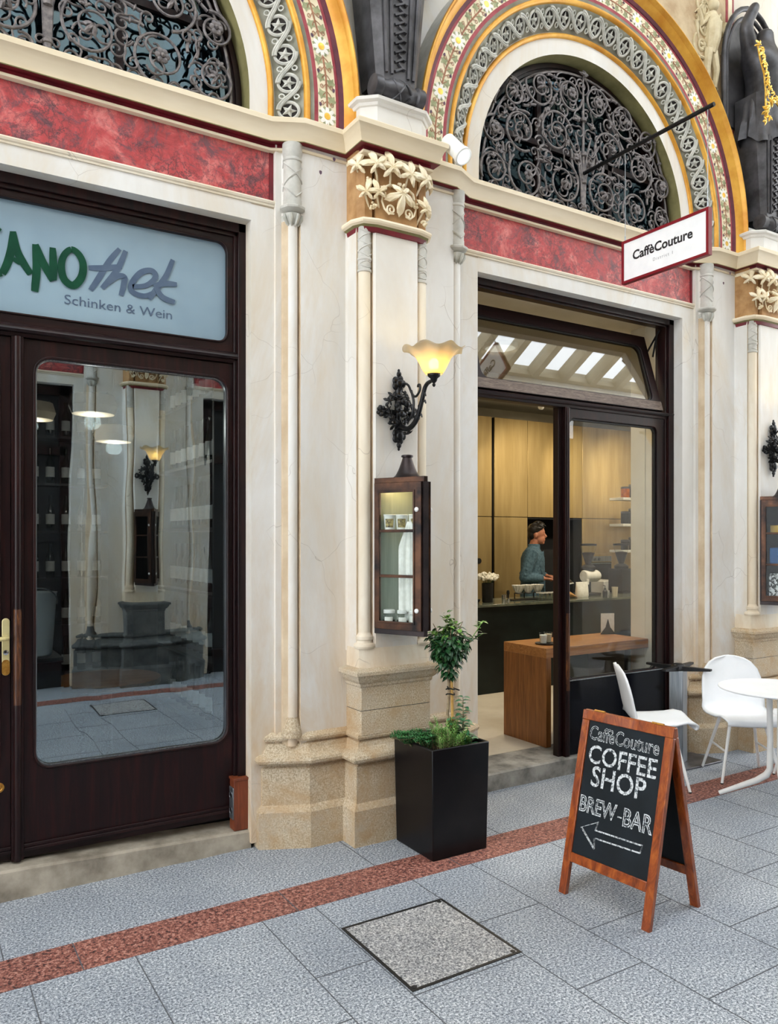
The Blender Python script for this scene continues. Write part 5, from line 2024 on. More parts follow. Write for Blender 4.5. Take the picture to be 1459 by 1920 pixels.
for (x, y, lab) in ((-0.085, -0.06, 'white paper cup at the left on the upper shelf of the copper display case'), (-0.03, -0.10, 'white printed paper cup in the middle of the upper shelf of the copper display case'), (0.012, -0.17, 'white paper cup behind the cloth on the upper shelf of the copper display case')):
    bd = MB().lathe([(0.027, 0.0), (0.034, 0.082), (0.036, 0.085), (0.034, 0.088), (0.031, 0.08)], n=20)
    bl = MB()
    rows = [[(1.012 * r * math.cos(a), 1.012 * r * math.sin(a), z) for a in [3.3 + i * 0.13 for i in range(13)]] for r, z in ((0.0285, 0.016), (0.0325, 0.064))]
    bl.grid(rows)
    case_item('paper_cup', lab, 'cup', 0.579, x, y, (('body', bd, 'paper'), ('printed_band', bl, 'greylabel')))
for (x, y, lab, mt, lbl) in ((-0.085, -0.055, 'glass jar with dark contents at the left foot of the copper display case', 'beans', 'paper'), (-0.035, -0.12, 'labelled glass jar in the middle at the foot of the copper display case', 'beans', 'paper'), (0.0, -0.19, 'white labelled jar near the front edge at the foot of the copper display case', 'paper', 'paper')):
    gl = MB().lathe([(0.034, 0.0), (0.036, 0.004), (0.036, 0.062), (0.03, 0.07), (0.03, 0.078)], n=20)
    ct = MB().lathe([(0.032, 0.003), (0.033, 0.036)], n=20)
    ld = MB().lathe([(0.032, 0.074), (0.033, 0.078), (0.033, 0.09), (0.03, 0.093)], n=20)
    lb = MB()
    lb.grid([[(0.0366 * math.cos(a), 0.0366 * math.sin(a), z) for a in [3.4 + i * 0.12 for i in range(12)]] for z in (0.018, 0.055)])
    case_item('glass_jar', lab, 'jar', 0.041, x, y, (('glass', gl, 'clearglass'), ('contents', ct, mt), ('lid', ld, 'whitemetal'), ('label', lb, lbl)))
# cloth and printed sheet
cl = MB()
rows = []
dv, nv = Vector((0.513, -0.858)), Vector((0.858, 0.513))
for j in range(23):
    t = j / 22
    z = 1.795 - 0.50 * t
    s0, s1 = 0.205 - 0.055 * min(t * 3.5, 1), 0.232 + 0.06 * min(t * 3.5, 1)
    row = []
    for i in range(29):
        u = i / 28
        q = Vector((-0.147, -0.012)) + dv * (s0 + (s1 - s0) * u - 0.02) + nv * (0.024 + 0.006 * math.sin(u * 22 + 0.6 * t) * min(t * 3, 1))
        row.append((2.413 + q.x, 3.80 + q.y, z))
    rows.append(row)
cl.grid(rows)
tag(cl.build('white_cloth', 'paper', solid=0.002, ang=2.0), 'white folded cloth hanging inside the copper display case', 'cloth')
b = MB().box(2.395, 2.405, 3.56, 3.69, 1.235, 1.46)
tag(b.build('printed_sheet', 'paper', smooth=False), 'pale printed sheet standing in the lower part of the copper display case', 'sheet')

# ------------------------------------------------------------------ floodlight on the cornice
fl_ = root('floodlight', (2.742, 3.80, 4.0), 'small white cylindrical floodlight on the cornice corner', 'light')
X = Matrix.Translation((0.03, -0.075, 0.0)) @ Matrix.Rotation(math.radians(-42), 4, 'X') @ Matrix.Rotation(math.radians(-8), 4, 'Y')
b = MB().lathe([(0.03, 0.09), (0.046, 0.085), (0.046, -0.07), (0.052, -0.072), (0.053, -0.10), (0.046, -0.104), (0.044, -0.094)], n=28, X=X)
b.build('housing', 'white', fl_)
MB().lathe([(0.044, -0.092), (0.044, -0.096)], n=28, X=X).build('lens', 'camlight', fl_)
MB().tube([(0.0, 0.02, 0.008), (0.0, 0.0, 0.015), (0.01, -0.02, 0.03)], 0.014, 8).build('bracket', 'white', fl_)

# ------------------------------------------------------------------ projecting sign
rod = root('sign_bracket', (4.225, 4.12, 4.36), 'dark iron rod projecting from the lunette that carries the hanging sign', 'bracket')
MB().tube([(0, 0.0, 0.0), (0, -1.09, 0.0)], 0.014, 8).build('rod', 'blackiron', rod)
MB().box(-0.02, 0.02, 0.0, 0.012, -0.25, 0.04).build('wall_plate', 'blackiron', rod, bevel=0.002)
for y in (-0.395, -1.045):
    b = MB().tube([(0, y, 0.0), (0, y, -0.62 if y > -0.5 else -0.62)], 0.0022, 5)
    b.lathe([(0.005, -0.62), (0.005, -0.585)], (0, y, 0), 8)
    b.build('wire', 'steel', rod)
sn = root('hanging_sign', (4.225, 3.4, 3.593), 'white hanging cafe sign with dark red frame on wires', 'sign')
HW, HH = 0.343, 0.147
b = MB()
ring_panel(b, [(-HW, -HH), (HW, -HH), (HW, HH), (-HW, HH)], [(-HW + 0.019, -HH + 0.019), (HW - 0.019, -HH + 0.019), (HW - 0.019, HH - 0.019), (-HW + 0.019, HH - 0.019)], -0.018, 0.018)
b.xf(lambda x, y, z: (y, x, z))
b.build('frame', 'signred', sn, bevel=0.0015)
b = MB().box(-0.012, 0.012, -HW + 0.015, HW - 0.015, -HH + 0.015, HH - 0.015)
bd = b.build('panel', 'signwhite', sn, smooth=False)
for sgn in (-1, 1):
    t = text_mb('Caff\u00e8Couture', 0.1, 0, 0.0028)
    w = max(p[0] for p in t.v) - min(p[0] for p in t.v)
    k = 0.475 / w
    t.xf(lambda x, y, z: (sgn * 0.0131, sgn * (x * k + 0.0), y * k - 0.004))
    if sgn < 0:
        t.v = [(x, y + 0.012, z) for x, y, z in t.v]
    t.build('lettering', 'ink', bd, smooth=False)
    t = text_mb('District 1', 0.1, 0, 0.0, spacing=1.35)
    w = max(p[0] for p in t.v) - min(p[0] for p in t.v)
    k = 0.155 / w
    t.xf(lambda x, y, z: (sgn * 0.0131, sgn * (x * k), y * k - 0.062))
    t.build('small_lettering', 'greyink', bd, smooth=False)

# ------------------------------------------------------------------ planter with its plants
pt = root('planter', (2.551, 3.558, 0.0), 'tall square black planter in front of the pier', 'planter')
b = MB()
T, B_, h = 0.190, 0.180, 0.59


def sqr(r, z):
    return [(-r, -r, z), (r, -r, z), (r, r, z), (-r, r, z)]


b.grid([sqr(B_, 0.0), sqr(T, h), sqr(T - 0.016, h), sqr(T - 0.020, h - 0.07), sqr(T - 0.022, h - 0.1)], closed=True)
b.add(sqr(B_, 0.0), [(0, 3, 2, 1)])
b.build('pot', 'planter', pt, bevel=0.006)
b = MB()
rows = []
rd = random.Random(1)
for i in range(13):
    rows.append([(-0.17 + 0.34 * i / 12, -0.17 + 0.34 * j / 12, 0.535 + rd.uniform(-0.008, 0.012)) for j in range(13)])
b.grid(rows)
b.build('soil', 'soil', pt)


def leaf_blade(mb, p, d, up, L, w, mi=0, curl=0.25, nseg=3):
    d = Vector(d).normalized()
    up = Vector(up)
    s = d.cross(up)
    if s.length < 1e-4:
        s = d.orthogonal()
    s.normalize()
    n = s.cross(d).normalized()
    p = Vector(p)
    prof = [(0.0, 0.05), (0.25, 0.8), (0.5, 1.0), (0.78, 0.62), (1.0, 0.02)]
    vs = []
    for t, k in prof:
        c = p + d * (L * t) - n * (curl * L * t * t)
        vs += [tuple(c + s * (w * k) + n * (w * k * 0.35)), tuple(c), tuple(c - s * (w * k) + n * (w * k * 0.35))]
    fs = []
    for i in range(len(prof) - 1):
        a = i * 3
        fs += [(a, a + 3, a + 4, a + 1), (a + 1, a + 4, a + 5, a + 2)]
    mb.add(vs, fs, mi)


PX, PY = 2.551, 3.558
tr = root('small_tree', (PX + 0.085, PY + 0.045, 0.535), 'little round headed tree with dark glossy leaves in the black planter', 'tree')
b = MB()
b.tube(smoothpath([(0.0, 0, 0), (-0.008, 0, 0.15), (0.004, 0, 0.30), (-0.002, 0, 0.42), (0.006, 0, 0.52)], 4), 0.0085, 8)
for k in range(11):
    a = k * 2.4
    b.tube([(0, 0, 0.40 + 0.012 * k), (0.05 * math.cos(a), 0.05 * math.sin(a), 0.50 + 0.012 * k), (0.09 * math.cos(a), 0.09 * math.sin(a), 0.56 + 0.014 * k)], [0.004, 0.003, 0.002], 5)
b.build('trunk', 'bark', tr)
b = MB()
b.tube([(0.022, -0.012, 0), (0.014, -0.012, 0.36)], 0.0085, 8)
b.build('cane', 'cane', tr)
b = MB()
for z in (0.285, 0.315):
    b.tube([(0.008 + 0.026 * math.cos(a), -0.006 + 0.02 * math.sin(a), z + 0.004 * math.sin(2 * a)) for a in [i * PI / 8 for i in range(16)]], 0.004, 5, closed=True)
b.tube([(0.03, -0.02, 0.315), (0.055, -0.03, 0.305)], 0.004, 5)
b.tube([(-0.012, -0.02, 0.315), (-0.03, -0.03, 0.335)], 0.004, 5)
b.build('tie', 'rubber', tr)
b = MB()
rd = random.Random(21)
for k in range(520):
    while True:
        p = Vector((rd.uniform(-1, 1), rd.uniform(-1, 1), rd.uniform(-1, 1)))
        if 0.25 < p.length < 1.0:
            break
    t = p.z
    q = Vector((p.x * 0.105 * (1.05 + 0.18 * t), p.y * 0.105 * (1.05 + 0.18 * t), 0.565 + p.z * 0.115))
    d = (Vector((p.x, p.y, p.z * 0.4 - 0.35 + rd.uniform(-0.2, 0.3))) + Vector((rd.uniform(-1, 1), rd.uniform(-1, 1), rd.uniform(-0.5, 0.5))) * 0.6)
    leaf_blade(b, q, d, (rd.uniform(-0.3, 0.3), rd.uniform(-0.3, 0.3), 1), rd.uniform(0.032, 0.052), rd.uniform(0.009, 0.014), 1 if (t > 0.55 and rd.random() < 0.5) else 0, 0.35)
for (x, y, z, n) in ((0.0, 0.0, 0.70, 26), (0.03, 0.0, 0.68, 22), (-0.05, -0.02, 0.65, 16), (-0.02, 0, 0.735, 10), (0.055, 0.0, 0.66, 12)):
    for k in range(n):
        a = rd.uniform(0, 2 * PI)
        leaf_blade(b, (x + rd.uniform(-0.015, 0.015), y + rd.uniform(-0.015, 0.015), z + rd.uniform(-0.03, 0.02)), (math.cos(a), math.sin(a), rd.uniform(0.2, 1.2)), (0, 0, 1), rd.uniform(0.02, 0.034), rd.uniform(0.006, 0.009), 1, 0.2)
for k in range(46):
    a = rd.uniform(0, 2 * PI)
    z = rd.uniform(0.37, 0.47)
    r = 0.012 + (z - 0.37) * 0.5
    leaf_blade(b, (r * math.cos(a), r * math.sin(a), z), (math.cos(a), math.sin(a), -0.5), (0, 0, 1), 0.04, 0.011, 0, 0.3)
# long side shoots
for (pts, n) in (([(0.07, -0.02, 0.53), (0.12, -0.04, 0.58), (0.165, -0.06, 0.65), (0.19, -0.07, 0.695)], 30), ([(-0.07, -0.03, 0.56), (-0.12, -0.05, 0.585), (-0.155, -0.06, 0.61)], 20), ([(0.10, -0.02, 0.55), (0.16, -0.03, 0.59), (0.21, -0.05, 0.62)], 10)):
    b.tube(pts, 0.0028, 5, 1)
    for k in range(n):
        t = rd.uniform(0.25, 1.0) * (len(pts) - 1)
        i = min(int(t), len(pts) - 2)
        p = Vector(pts[i]).lerp(Vector(pts[i + 1]), t - i)
        a = rd.uniform(0, 2 * PI)
        leaf_blade(b, p, (math.cos(a), math.sin(a), rd.uniform(-0.3, 0.8)), (0, 0, 1), rd.uniform(0.025, 0.042), rd.uniform(0.007, 0.010), 1 if t > 1.9 else 0, 0.25)
b.build('foliage', ['leaf', 'leaflight'], tr, ang=3.0)


def needle_plant(name, loc, label, cat, mat_, stems, seed, spread, h, lean, nl=0.022, droop=0.0):
    r = root(name, loc, label, cat)
    rd = random.Random(seed)
    st, ne = MB(), MB()
    for k in range(stems):
        a = rd.uniform(0, 2 * PI)
        q = rd.uniform(0, 1) ** 0.5 * spread
        p0 = Vector((q * math.cos(a), q * math.sin(a), 0))
        hh = h * rd.uniform(0.6, 1.05)
        tip = p0 + Vector((q * math.cos(a) * 0.5 + lean[0] * hh + rd.uniform(-0.02, 0.02), q * math.sin(a) * 0.5 + lean[1] * hh + rd.uniform(-0.02, 0.02), hh))
        mid = p0.lerp(tip, 0.5) + Vector((0, 0, hh * 0.12))
        st.tube([p0, mid, tip - Vector((0, 0, droop * hh))], [0.002, 0.0018, 0.001], 4)
        for i in range(34):
            t = 0.15 + 0.85 * i / 33
            pp = p0.lerp(mid, t * 2) if t < 0.5 else mid.lerp(tip - Vector((0, 0, droop * hh)), t * 2 - 1)
            aa = i * 2.4 + rd.uniform(-0.3, 0.3)
            leaf_blade(ne, pp, (math.cos(aa) * 0.8, math.sin(aa) * 0.8, 0.75), (0, 0, 1), nl * rd.uniform(0.8, 1.15), 0.0026, 0, 0.1)
    st.build('stem', 'bark', r)
    ne.build('foliage', mat_, r, ang=3.0)
    return r


needle_plant('rosemary_plant', (PX - 0.015, PY - 0.06, 0.535), 'bright green rosemary in the front of the black planter', 'herb', 'rosemary', 38, 31, 0.085, 0.155, (0, 0))
needle_plant('rosemary_plant', (PX + 0.09, PY - 0.105, 0.535), 'single small rosemary sprig at the front rim of the black planter', 'herb', 'rosemary', 7, 32, 0.03, 0.085, (0, 0))
needle_plant('trailing_herb', (PX - 0.10, PY + 0.05, 0.535), 'dark green trailing herb spilling over the left rim of the black planter', 'herb', 'darkherb', 70, 33, 0.085, 0.125, (-0.62, -0.1), 0.028, 0.3)
sh = root('leafy_shrub', (PX + 0.12, PY + 0.0, 0.535), 'broad leaved young shrub at the right of the black planter', 'shrub')
b, lv = MB(), MB()
rd = random.Random(6)
for (dx, dy, hh, nn) in ((0.015, -0.02, 0.27, 13), (-0.035, 0.0, 0.15, 8), (0.045, 0.03, 0.12, 7), (0.02, -0.09, 0.06, 6)):
    pts = [(dx, dy, 0), (dx * 1.1 + 0.004, dy, hh * 0.5), (dx * 1.2, dy, hh)]
    b.tube(pts, [0.0035, 0.003, 0.0018], 6)
    for i in range(nn):
        t = 0.15 + 0.85 * i / (nn - 1)
        a = i * 2.25 + rd.uniform(-0.3, 0.3)
        s_ = 1.0 - 0.55 * t
        for q in (0, PI):
            leaf_blade(lv, (dx * (1 + 0.2 * t), dy, hh * t), (math.cos(a + q), math.sin(a + q), 0.25), (0, 0, 1), 0.068 * s_ + 0.014, 0.023 * s_ + 0.006, 0, 0.3)
b.build('stem', 'bark', sh)
lv.build('foliage', 'shrubleaf', sh, ang=3.0)

# ------------------------------------------------------------------ chalkboard A-frame
ex = Vector((2.736 - 2.687, 2.281 - 2.781))
Wb = ex.length
rz = math.atan2(ex.y, ex.x)
ab = root('chalkboard_sign', (2.687, 2.781, 0.0), 'wooden sandwich board with chalk lettering standing on the paving', 'sandwich board', rz=rz)
# local: x along the front face, +y towards the back legs, z up
HT, SP = 0.855, 0.405
sl = math.atan2(SP / 2 - 0.012, HT)


def face_matrix(front):
    if front:
        return Matrix.Translation((0, 0, 0)) @ Matrix.Rotation(-sl, 4, 'X')
    return Matrix.Translation((Wb, SP, 0)) @ Matrix.Rotation(PI, 4, 'Z') @ Matrix.Rotation(-sl, 4, 'X')


LS = HT / math.cos(sl)
for front in (True, False):
    Xf = face_matrix(front)
    for xa in (0.0, Wb - 0.042):
        b = MB().box(xa, xa + 0.042, 0, 0.024, 0.0, LS - 0.046, X=Xf)
        b.build('leg', 'orangewood', ab, bevel=0.003)
    MB().box(0, Wb, -0.001, 0.025, LS - 0.046, LS, X=Xf).build('top_rail', 'orangewood', ab, bevel=0.003)
    MB().box(0.042, Wb - 0.042, 0.001, 0.023, 0.155, 0.2, X=Xf).build('bottom_rail', 'orangewood', ab, bevel=0.003)
    bdm = MB().box(0.036, Wb - 0.036, 0.008, 0.015, 0.19, LS - 0.04, X=Xf)
    bo = bdm.build('board', 'chalkboard', ab, smooth=False)
    if front:
        def put(t, w, xc, z0, tilt=0.0, hk=1.0, d=0.0068):
            xm0, xm1 = min(p[0] for p in t.v), max(p[0] for p in t.v)
            k = w / (xm1 - xm0)
            t.xf(lambda x, y, z: Xf @ Vector((xc + (x - (xm0 + xm1) / 2) * k, d - abs(z) * 0.3, z0 + y * k * hk + (x - xm0) * k * tilt)))
            return t
        t = put(text_mb('Caff\u00e8Couture', 0.1, outline=0.0016), 0.385, 0.245, 0.742, 0.0, 1.35)
        t.build('chalk_lettering', 'chalk', bo, smooth=False)
        for body, w, xc, z0, hk in (('COFFEE', 0.375, 0.25, 0.632, 1.12), ('SHOP', 0.30, 0.245, 0.528, 1.12)):
            t = put(text_mb(body, 0.1, offset=0.0008), w, xc, z0, 0.015, hk)
            t.build('chalk_lettering', 'chalk', bo, smooth=False)
            t = put(text_mb(body, 0.1, outline=0.0012), w, xc, z0, 0.015, hk)
            t.build('chalk_lettering', 'chalk', bo, smooth=False)
        for body, w, xc, z0 in (('BREW', 0.21, 0.155, 0.40), ('-', 0.022, 0.28, 0.40), ('BAR', 0.155, 0.375, 0.395)):
            if body == '-':
                t = MB().box(0, 1, 0, 0.25, 0, 0.01)
                put(t, w, xc, 0.424)
            else:
                t = put(text_mb(body, 0.1, outline=0.0024), w, xc, z0, 0.015, 1.35)
            t.build('chalk_lettering', 'chalk', bo, smooth=False)
        ar = [(0.075, 0.325), (0.165, 0.372), (0.155, 0.332), (0.41, 0.338), (0.405, 0.304), (0.155, 0.296), (0.162, 0.248)]
        b = MB()
        for off in (0.0, 0.005):
            b.tube([Xf @ Vector((x + off, 0.0065, z + off * 0.6)) for x, z in ar], 0.0022, 5, closed=True)
        b.build('chalk_arrow', 'chalk', bo)
b = MB()
for xx in (0.09, Wb - 0.09):
    b.tube([(xx - 0.03, SP / 2, HT + 0.001), (xx + 0.03, SP / 2, HT + 0.001)], 0.006, 8)
b.build('hinge', 'wornbrass', ab)

# ------------------------------------------------------------------ cafe furniture outside


def make_chair(loc, rz, label):
    c = root('shell_chair', loc, label, 'chair', 'white shell chairs at the round table', rz=rz)
    prof = [(0.224, 0.414), (0.235, 0.422), (0.237, 0.434), (0.222, 0.446), (0.17, 0.455), (0.09, 0.452), (0.0, 0.444), (-0.08, 0.440), (-0.14, 0.446), (-0.178, 0.468), (-0.200, 0.505), (-0.214, 0.56), (-0.226, 0.62), (-0.240, 0.68), (-0.256, 0.74), (-0.27, 0.785), (-0.279, 0.815), (-0.283, 0.83)]
    hw = [0.178, 0.182, 0.188, 0.20, 0.21, 0.216, 0.22, 0.223, 0.225, 0.225, 0.224, 0.222, 0.219, 0.212, 0.192, 0.155, 0.105, 0.045]
    rows = []
    for (x, z), w in zip(prof, hw):
        row = []
        for i in range(17):
            u = -1 + 2 * i / 16
            seat = z < 0.47
            up = (0.008 * u * u - (0.016 * abs(u) ** 9 if x < 0.12 else 0.0)) if seat else 0.0
            fw = 0.0 if seat else 0.028 * u * u
            row.append((x + fw, w * u, z + up))
        rows.append(row)
    b = MB().grid(rows)
    b.build('shell', 'whiteplastic', c, ang=2.0, solid=0.012)
    b = MB()
    b.box(-0.12, 0.12, -0.10, 0.10, 0.415, 0.428)
    b.build('mount', 'whitemetal', c, bevel=0.004)
    for sy in (-1, 1):
        tops, feet = [], []
        for sx in (1, -1):
            t0, f0 = Vector((sx * 0.095 - 0.005, sy * 0.115, 0.422)), Vector((sx * 0.205 - 0.02, sy * 0.205, 0.0))
            b = MB().tube([t0, f0 + Vector((0, 0, 0.004))], [0.012, 0.0095], 10)
            lg = b.build('leg', 'whitemetal', c)
            MB().lathe([(0.0098, 0.0), (0.0105, 0.01)], tuple(f0), 10).build('foot_cap', 'rubber', lg)
            tops.append(t0)
            feet.append(f0)
        p = [tops[k].lerp(feet[k], 0.50) for k in (0, 1)]
        MB().tube(p, 0.0075, 8).build('stretcher', 'whitemetal', c)
    return c


make_chair((4.455, 3.665, 0), math.atan2(-0.26, 0.33), 'white shell chair seen from the side in front of the cafe window')
make_chair((5.10, 3.43, 0), math.atan2(-0.81, -0.58), 'white shell chair facing us behind the round table')
make_chair((5.57, 3.19, 0), math.atan2(-0.25, -0.95), 'white shell chair cut off by the right edge behind the round table')

tb = root('round_table', (4.775, 2.965, 0), 'round white cafe table with three legged base at the right edge', 'table')
b = MB().lathe([(0.0, 0.728), (0.335, 0.728), (0.35, 0.733), (0.352, 0.738), (0.35, 0.742), (0.0, 0.742)], n=72, cap=False)
b.build('tabletop', 'whiteplastic', tb, ang=0.5)
MB().lathe([(0.12, 0.712), (0.12, 0.728)], n=24).build('mount', 'black', tb)
for k in range(3):
    a = math.radians(117 + 120 * k)
    ca, sa = math.cos(a), math.sin(a)
    pts = [(0.045 * ca, 0.045 * sa, 0.718), (0.04 * ca, 0.04 * sa, 0.40), (0.042 * ca, 0.042 * sa, 0.215), (0.062 * ca, 0.062 * sa, 0.175), (0.12 * ca, 0.12 * sa, 0.13), (0.345 * ca, 0.345 * sa, 0.012)]
    MB().tube(pts, [0.0185, 0.0185, 0.02, 0.022, 0.02, 0.0145], 12).build('leg', 'whitemetal', tb)

st = root('table_pedestal', (5.005, 3.90, 0), 'bare dark steel table pedestal with cross bracket standing by the cafe window', 'table base')
MB().box(-0.30, 0.30, -0.17, 0.12, 0.0, 0.014).build('base_plate', 'darksteel', st, bevel=0.003)
MB().box(-0.052, 0.052, -0.052, 0.052, 0.014, 0.705, X=Matrix.Rotation(0.35, 4, 'Z')).build('column', 'steel', st, bevel=0.003)
b = MB()
for a in (0.25, 0.25 + PI / 2):
    Xr = Matrix.Rotation(a, 4, 'Z')
    for s in (-1, 1):
        v = [(s * 0.03, -0.026, 0.70), (s * 0.03, 0.026, 0.70), (s * 0.25, -0.016, 0.722), (s * 0.25, 0.016, 0.722), (s * 0.03, -0.026, 0.738), (s * 0.03, 0.026, 0.738), (s * 0.25, -0.016, 0.738), (s * 0.25, 0.016, 0.738)]
        b.add(v, [(0, 1, 3, 2), (4, 6, 7, 5), (0, 2, 6, 4), (1, 5, 7, 3), (0, 4, 5, 1), (2, 3, 7, 6)], 0, Xr)
b.lathe([(0.05, 0.70), (0.06, 0.71), (0.045, 0.745), (0.03, 0.755)], n=16)
b.build('cross_bracket', 'blackiron', st, bevel=0.002)

# ------------------------------------------------------------------ cafe interior
FZ, CT = 0.128, 1.033
tag(MB().box(2.7, 9.9, 4.45, 8.4, 0.0, FZ).build('floor', 'innerfloor', smooth=False), 'pale screed floor inside the cafe', 'floor', kind='structure')
tag(MB().box(2.7, 9.9, 4.27, 8.4, 3.46, 3.6).build('ceiling', 'innerwall', smooth=False), 'pale plaster ceiling of the cafe', 'ceiling', kind='structure')
tag(MB().box(2.6, 9.9, 8.3, 8.4, 0, 3.6).build('wall_back', 'innerwall', smooth=False), 'rear wall of the cafe behind the brass cabinets', 'wall', kind='structure')
tag(MB().box(9.8, 9.9, 4.27, 8.4, 0, 3.6).build('wall_right', 'innerwall', smooth=False), 'right hand wall of the cafe', 'wall', kind='structure')
tag(MB().box(2.6, 2.7, 4.27, 8.4, 0, 3.6).build('wall_left', 'innerwall', smooth=False), 'left hand wall of the cafe', 'wall', kind='structure')
b = MB()
b.prism([(5.255, 4.27), (5.255, 4.42), (5.252, 4.42), (5.252, 4.57), (5.4, 4.57), (6.6, 4.45), (6.6, 4.27)], 0, 3.6)
tag(b.build('wall_inner', 'innerwall', smooth=False), 'pale inner face of the pier beside the cafe window', 'wall', kind='structure')
tag(MB().box(2.7, 3.19, 4.27, 4.5, 0, 3.6).build('wall_reveal', 'innerwall', smooth=False), 'inner face of the pier left of the cafe entrance', 'wall', kind='structure')

ctr_ = root('bar_counter', (6.4, 6.2, FZ), 'long dark green stone bar counter inside the cafe', 'counter')
MB().box(-2.6, 2.8, 0.02, 0.62, 0.0, 0.88).build('front', 'darkstone', ctr_, smooth=False)
MB().box(-2.62, 2.8, 0.0, 0.65, 0.88, CT - FZ).build('worktop', 'stonetop', ctr_, bevel=0.003)


def cabinet(x0, x1, label, low=True, split=1.98):
    c = root('brass_cabinet', ((x0 + x1) / 2, 7.8, FZ), label, 'cabinet', 'brass fronted wall cabinets')
    w = (x1 - x0) / 2
    b = MB().box(-w + 0.004, w - 0.004, 0.02, 0.48, 0.0 if low else split - FZ - 0.02, 3.25 - FZ)
    b.build('body', 'darkwall', c, smooth=False)
    MB().box(-w + 0.004, w - 0.004, 0.0, 0.02, split + 0.004 - FZ, 3.25 - FZ).build('upper_door', 'brasspanel', c, bevel=0.002)
    if low:
        MB().box(-w + 0.004, w - 0.004, 0.0, 0.02, 0.04, split - 0.004 - FZ).build('lower_door', 'brasspanel', c, bevel=0.002)
    return c


cabinet(4.3, 5.3, 'brass fronted wall cabinet hidden by the pier at the far left')
k1 = cabinet(5.3, 6.39, 'brass fronted wall cabinet with round black knob above the flower vase')
b = MB().lathe([(0.035, 0.0), (0.035, 0.02), (0.0, 0.022)], n=18, X=Matrix.Translation((0.325, 0.0, 1.42 - FZ)) @ Matrix.Rotation(PI / 2, 4, 'X'))
b.build('knob', 'black', k1)
cabinet(6.43, 6.99, 'tall brass fronted cabinet left of the person')
cabinet(6.99, 7.99, 'brass fronted cupboard above the dark niche behind the person', low=False)
kx = cabinet(7.99, 9.4, 'brass fronted cabinet with the built in oven behind the grinders')
b = MB()
b.box(6.99, 7.99, 8.25, 8.29, FZ, 1.97)
b.box(6.99, 7.01, 7.82, 8.29, FZ, 1.97)
nc = tag(b.build('dark_niche', 'darkwall', smooth=False), 'dark recess between the brass cabinets behind the person', 'niche', kind='structure')
ov = root('built_in_oven', (8.29, 7.79, 1.10), 'steel built in oven in the brass cabinet wall', 'oven')
MB().box(-0.25, 0.25, -0.02, 0.0, -0.02, 0.39).build('frame', 'brasspanel', ov, bevel=0.002)
MB().box(-0.225, 0.225, -0.035, -0.02, 0.0, 0.27).build('glass_door', 'darkpanel', ov, bevel=0.002)
fa = MB().box(-0.225, 0.225, -0.035, -0.02, 0.28, 0.355).build('control_panel', 'steel', ov, bevel=0.002)
for x in (-0.12, -0.02):
    MB().lathe([(0.018, 0), (0.016, 0.02)], n=14, X=Matrix.Translation((x, -0.035, 0.317)) @ Matrix.Rotation(PI / 2, 4, 'X')).build('dial', 'darksteel', fa)
MB().tube([(-0.2, -0.05, 0.255), (0.2, -0.05, 0.255)], 0.008, 8).build('handle', 'steel', ov)

tk = root('spot_rail', (6.6, 6.5, 3.40), 'ceiling rail with small white spotlights in the cafe', 'spotlights')
MB().box(-1.9, 2.2, -0.018, 0.018, 0.02, 0.06).build('rail', 'white', tk, smooth=False)
for x, tx in ((-1.5, 5.7), (-0.57, 6.95), (0.75, 7.85), (1.5, 8.7)):
    p = Vector((x, 0, -0.21))
    d = (Vector((tx, 7.8, 2.55)) - Vector((6.6 + x, 6.5, 3.19))).normalized()
    Xr = Matrix.Translation(p) @ d.to_track_quat('-Z', 'Y').to_matrix().to_4x4()
    b = MB().lathe([(0.028, 0.09), (0.034, 0.085), (0.034, -0.06), (0.028, -0.062)], n=18, X=Xr)
    b.tube([(x, 0, 0.03), (x, 0, -0.19)], 0.008, 6)
    sp_ = b.build('spotlight', 'white', tk)
    MB().lathe([(0.026, -0.064), (0.026, -0.060)], n=16, X=Xr).build('lit_face', 'spotlit', sp_)
    q = Vector((6.6 + x, 6.5, 3.19)) + d * 0.09
    lamp('spot_light', 'SPOT', tuple(q), 110, (1.0, 0.84, 0.56), 0.03, rot=tuple(q + d), spot=1.05, blend=1.0)
for x, e in ((4.6, 26), (6.6, 34), (8.4, 26)):
    l_ = root('added_fill_lamp', (x, 5.5, 3.43), ('added unseen fill lamp by the cafe entrance', 'added unseen fill lamp above the middle of the cafe', 'added unseen fill lamp at the right of the cafe')[int((x - 4.6) / 1.9 + 0.1)], 'ceiling lamp')
    MB().lathe([(0.16, 0.03), (0.16, 0.0), (0.14, -0.01)], n=24).build('housing', 'white', l_)
    MB().lathe([(0.135, -0.0115), (0.135, -0.0105)], n=24).build('diffuser', 'camlight', l_)
    lamp('cafe_fill_light', 'AREA', (x, 5.5, 3.40), e, (1.0, 0.86, 0.64), 0.27, rot=(x, 5.5, 0))  # unseen area lamps added to brighten the cafe interior

# things on the counter
def item(name, label, cat, x, y, group=None, z=CT, rz=0.0):
    return root(name, (x, y, z), label, cat, group, rz=rz)


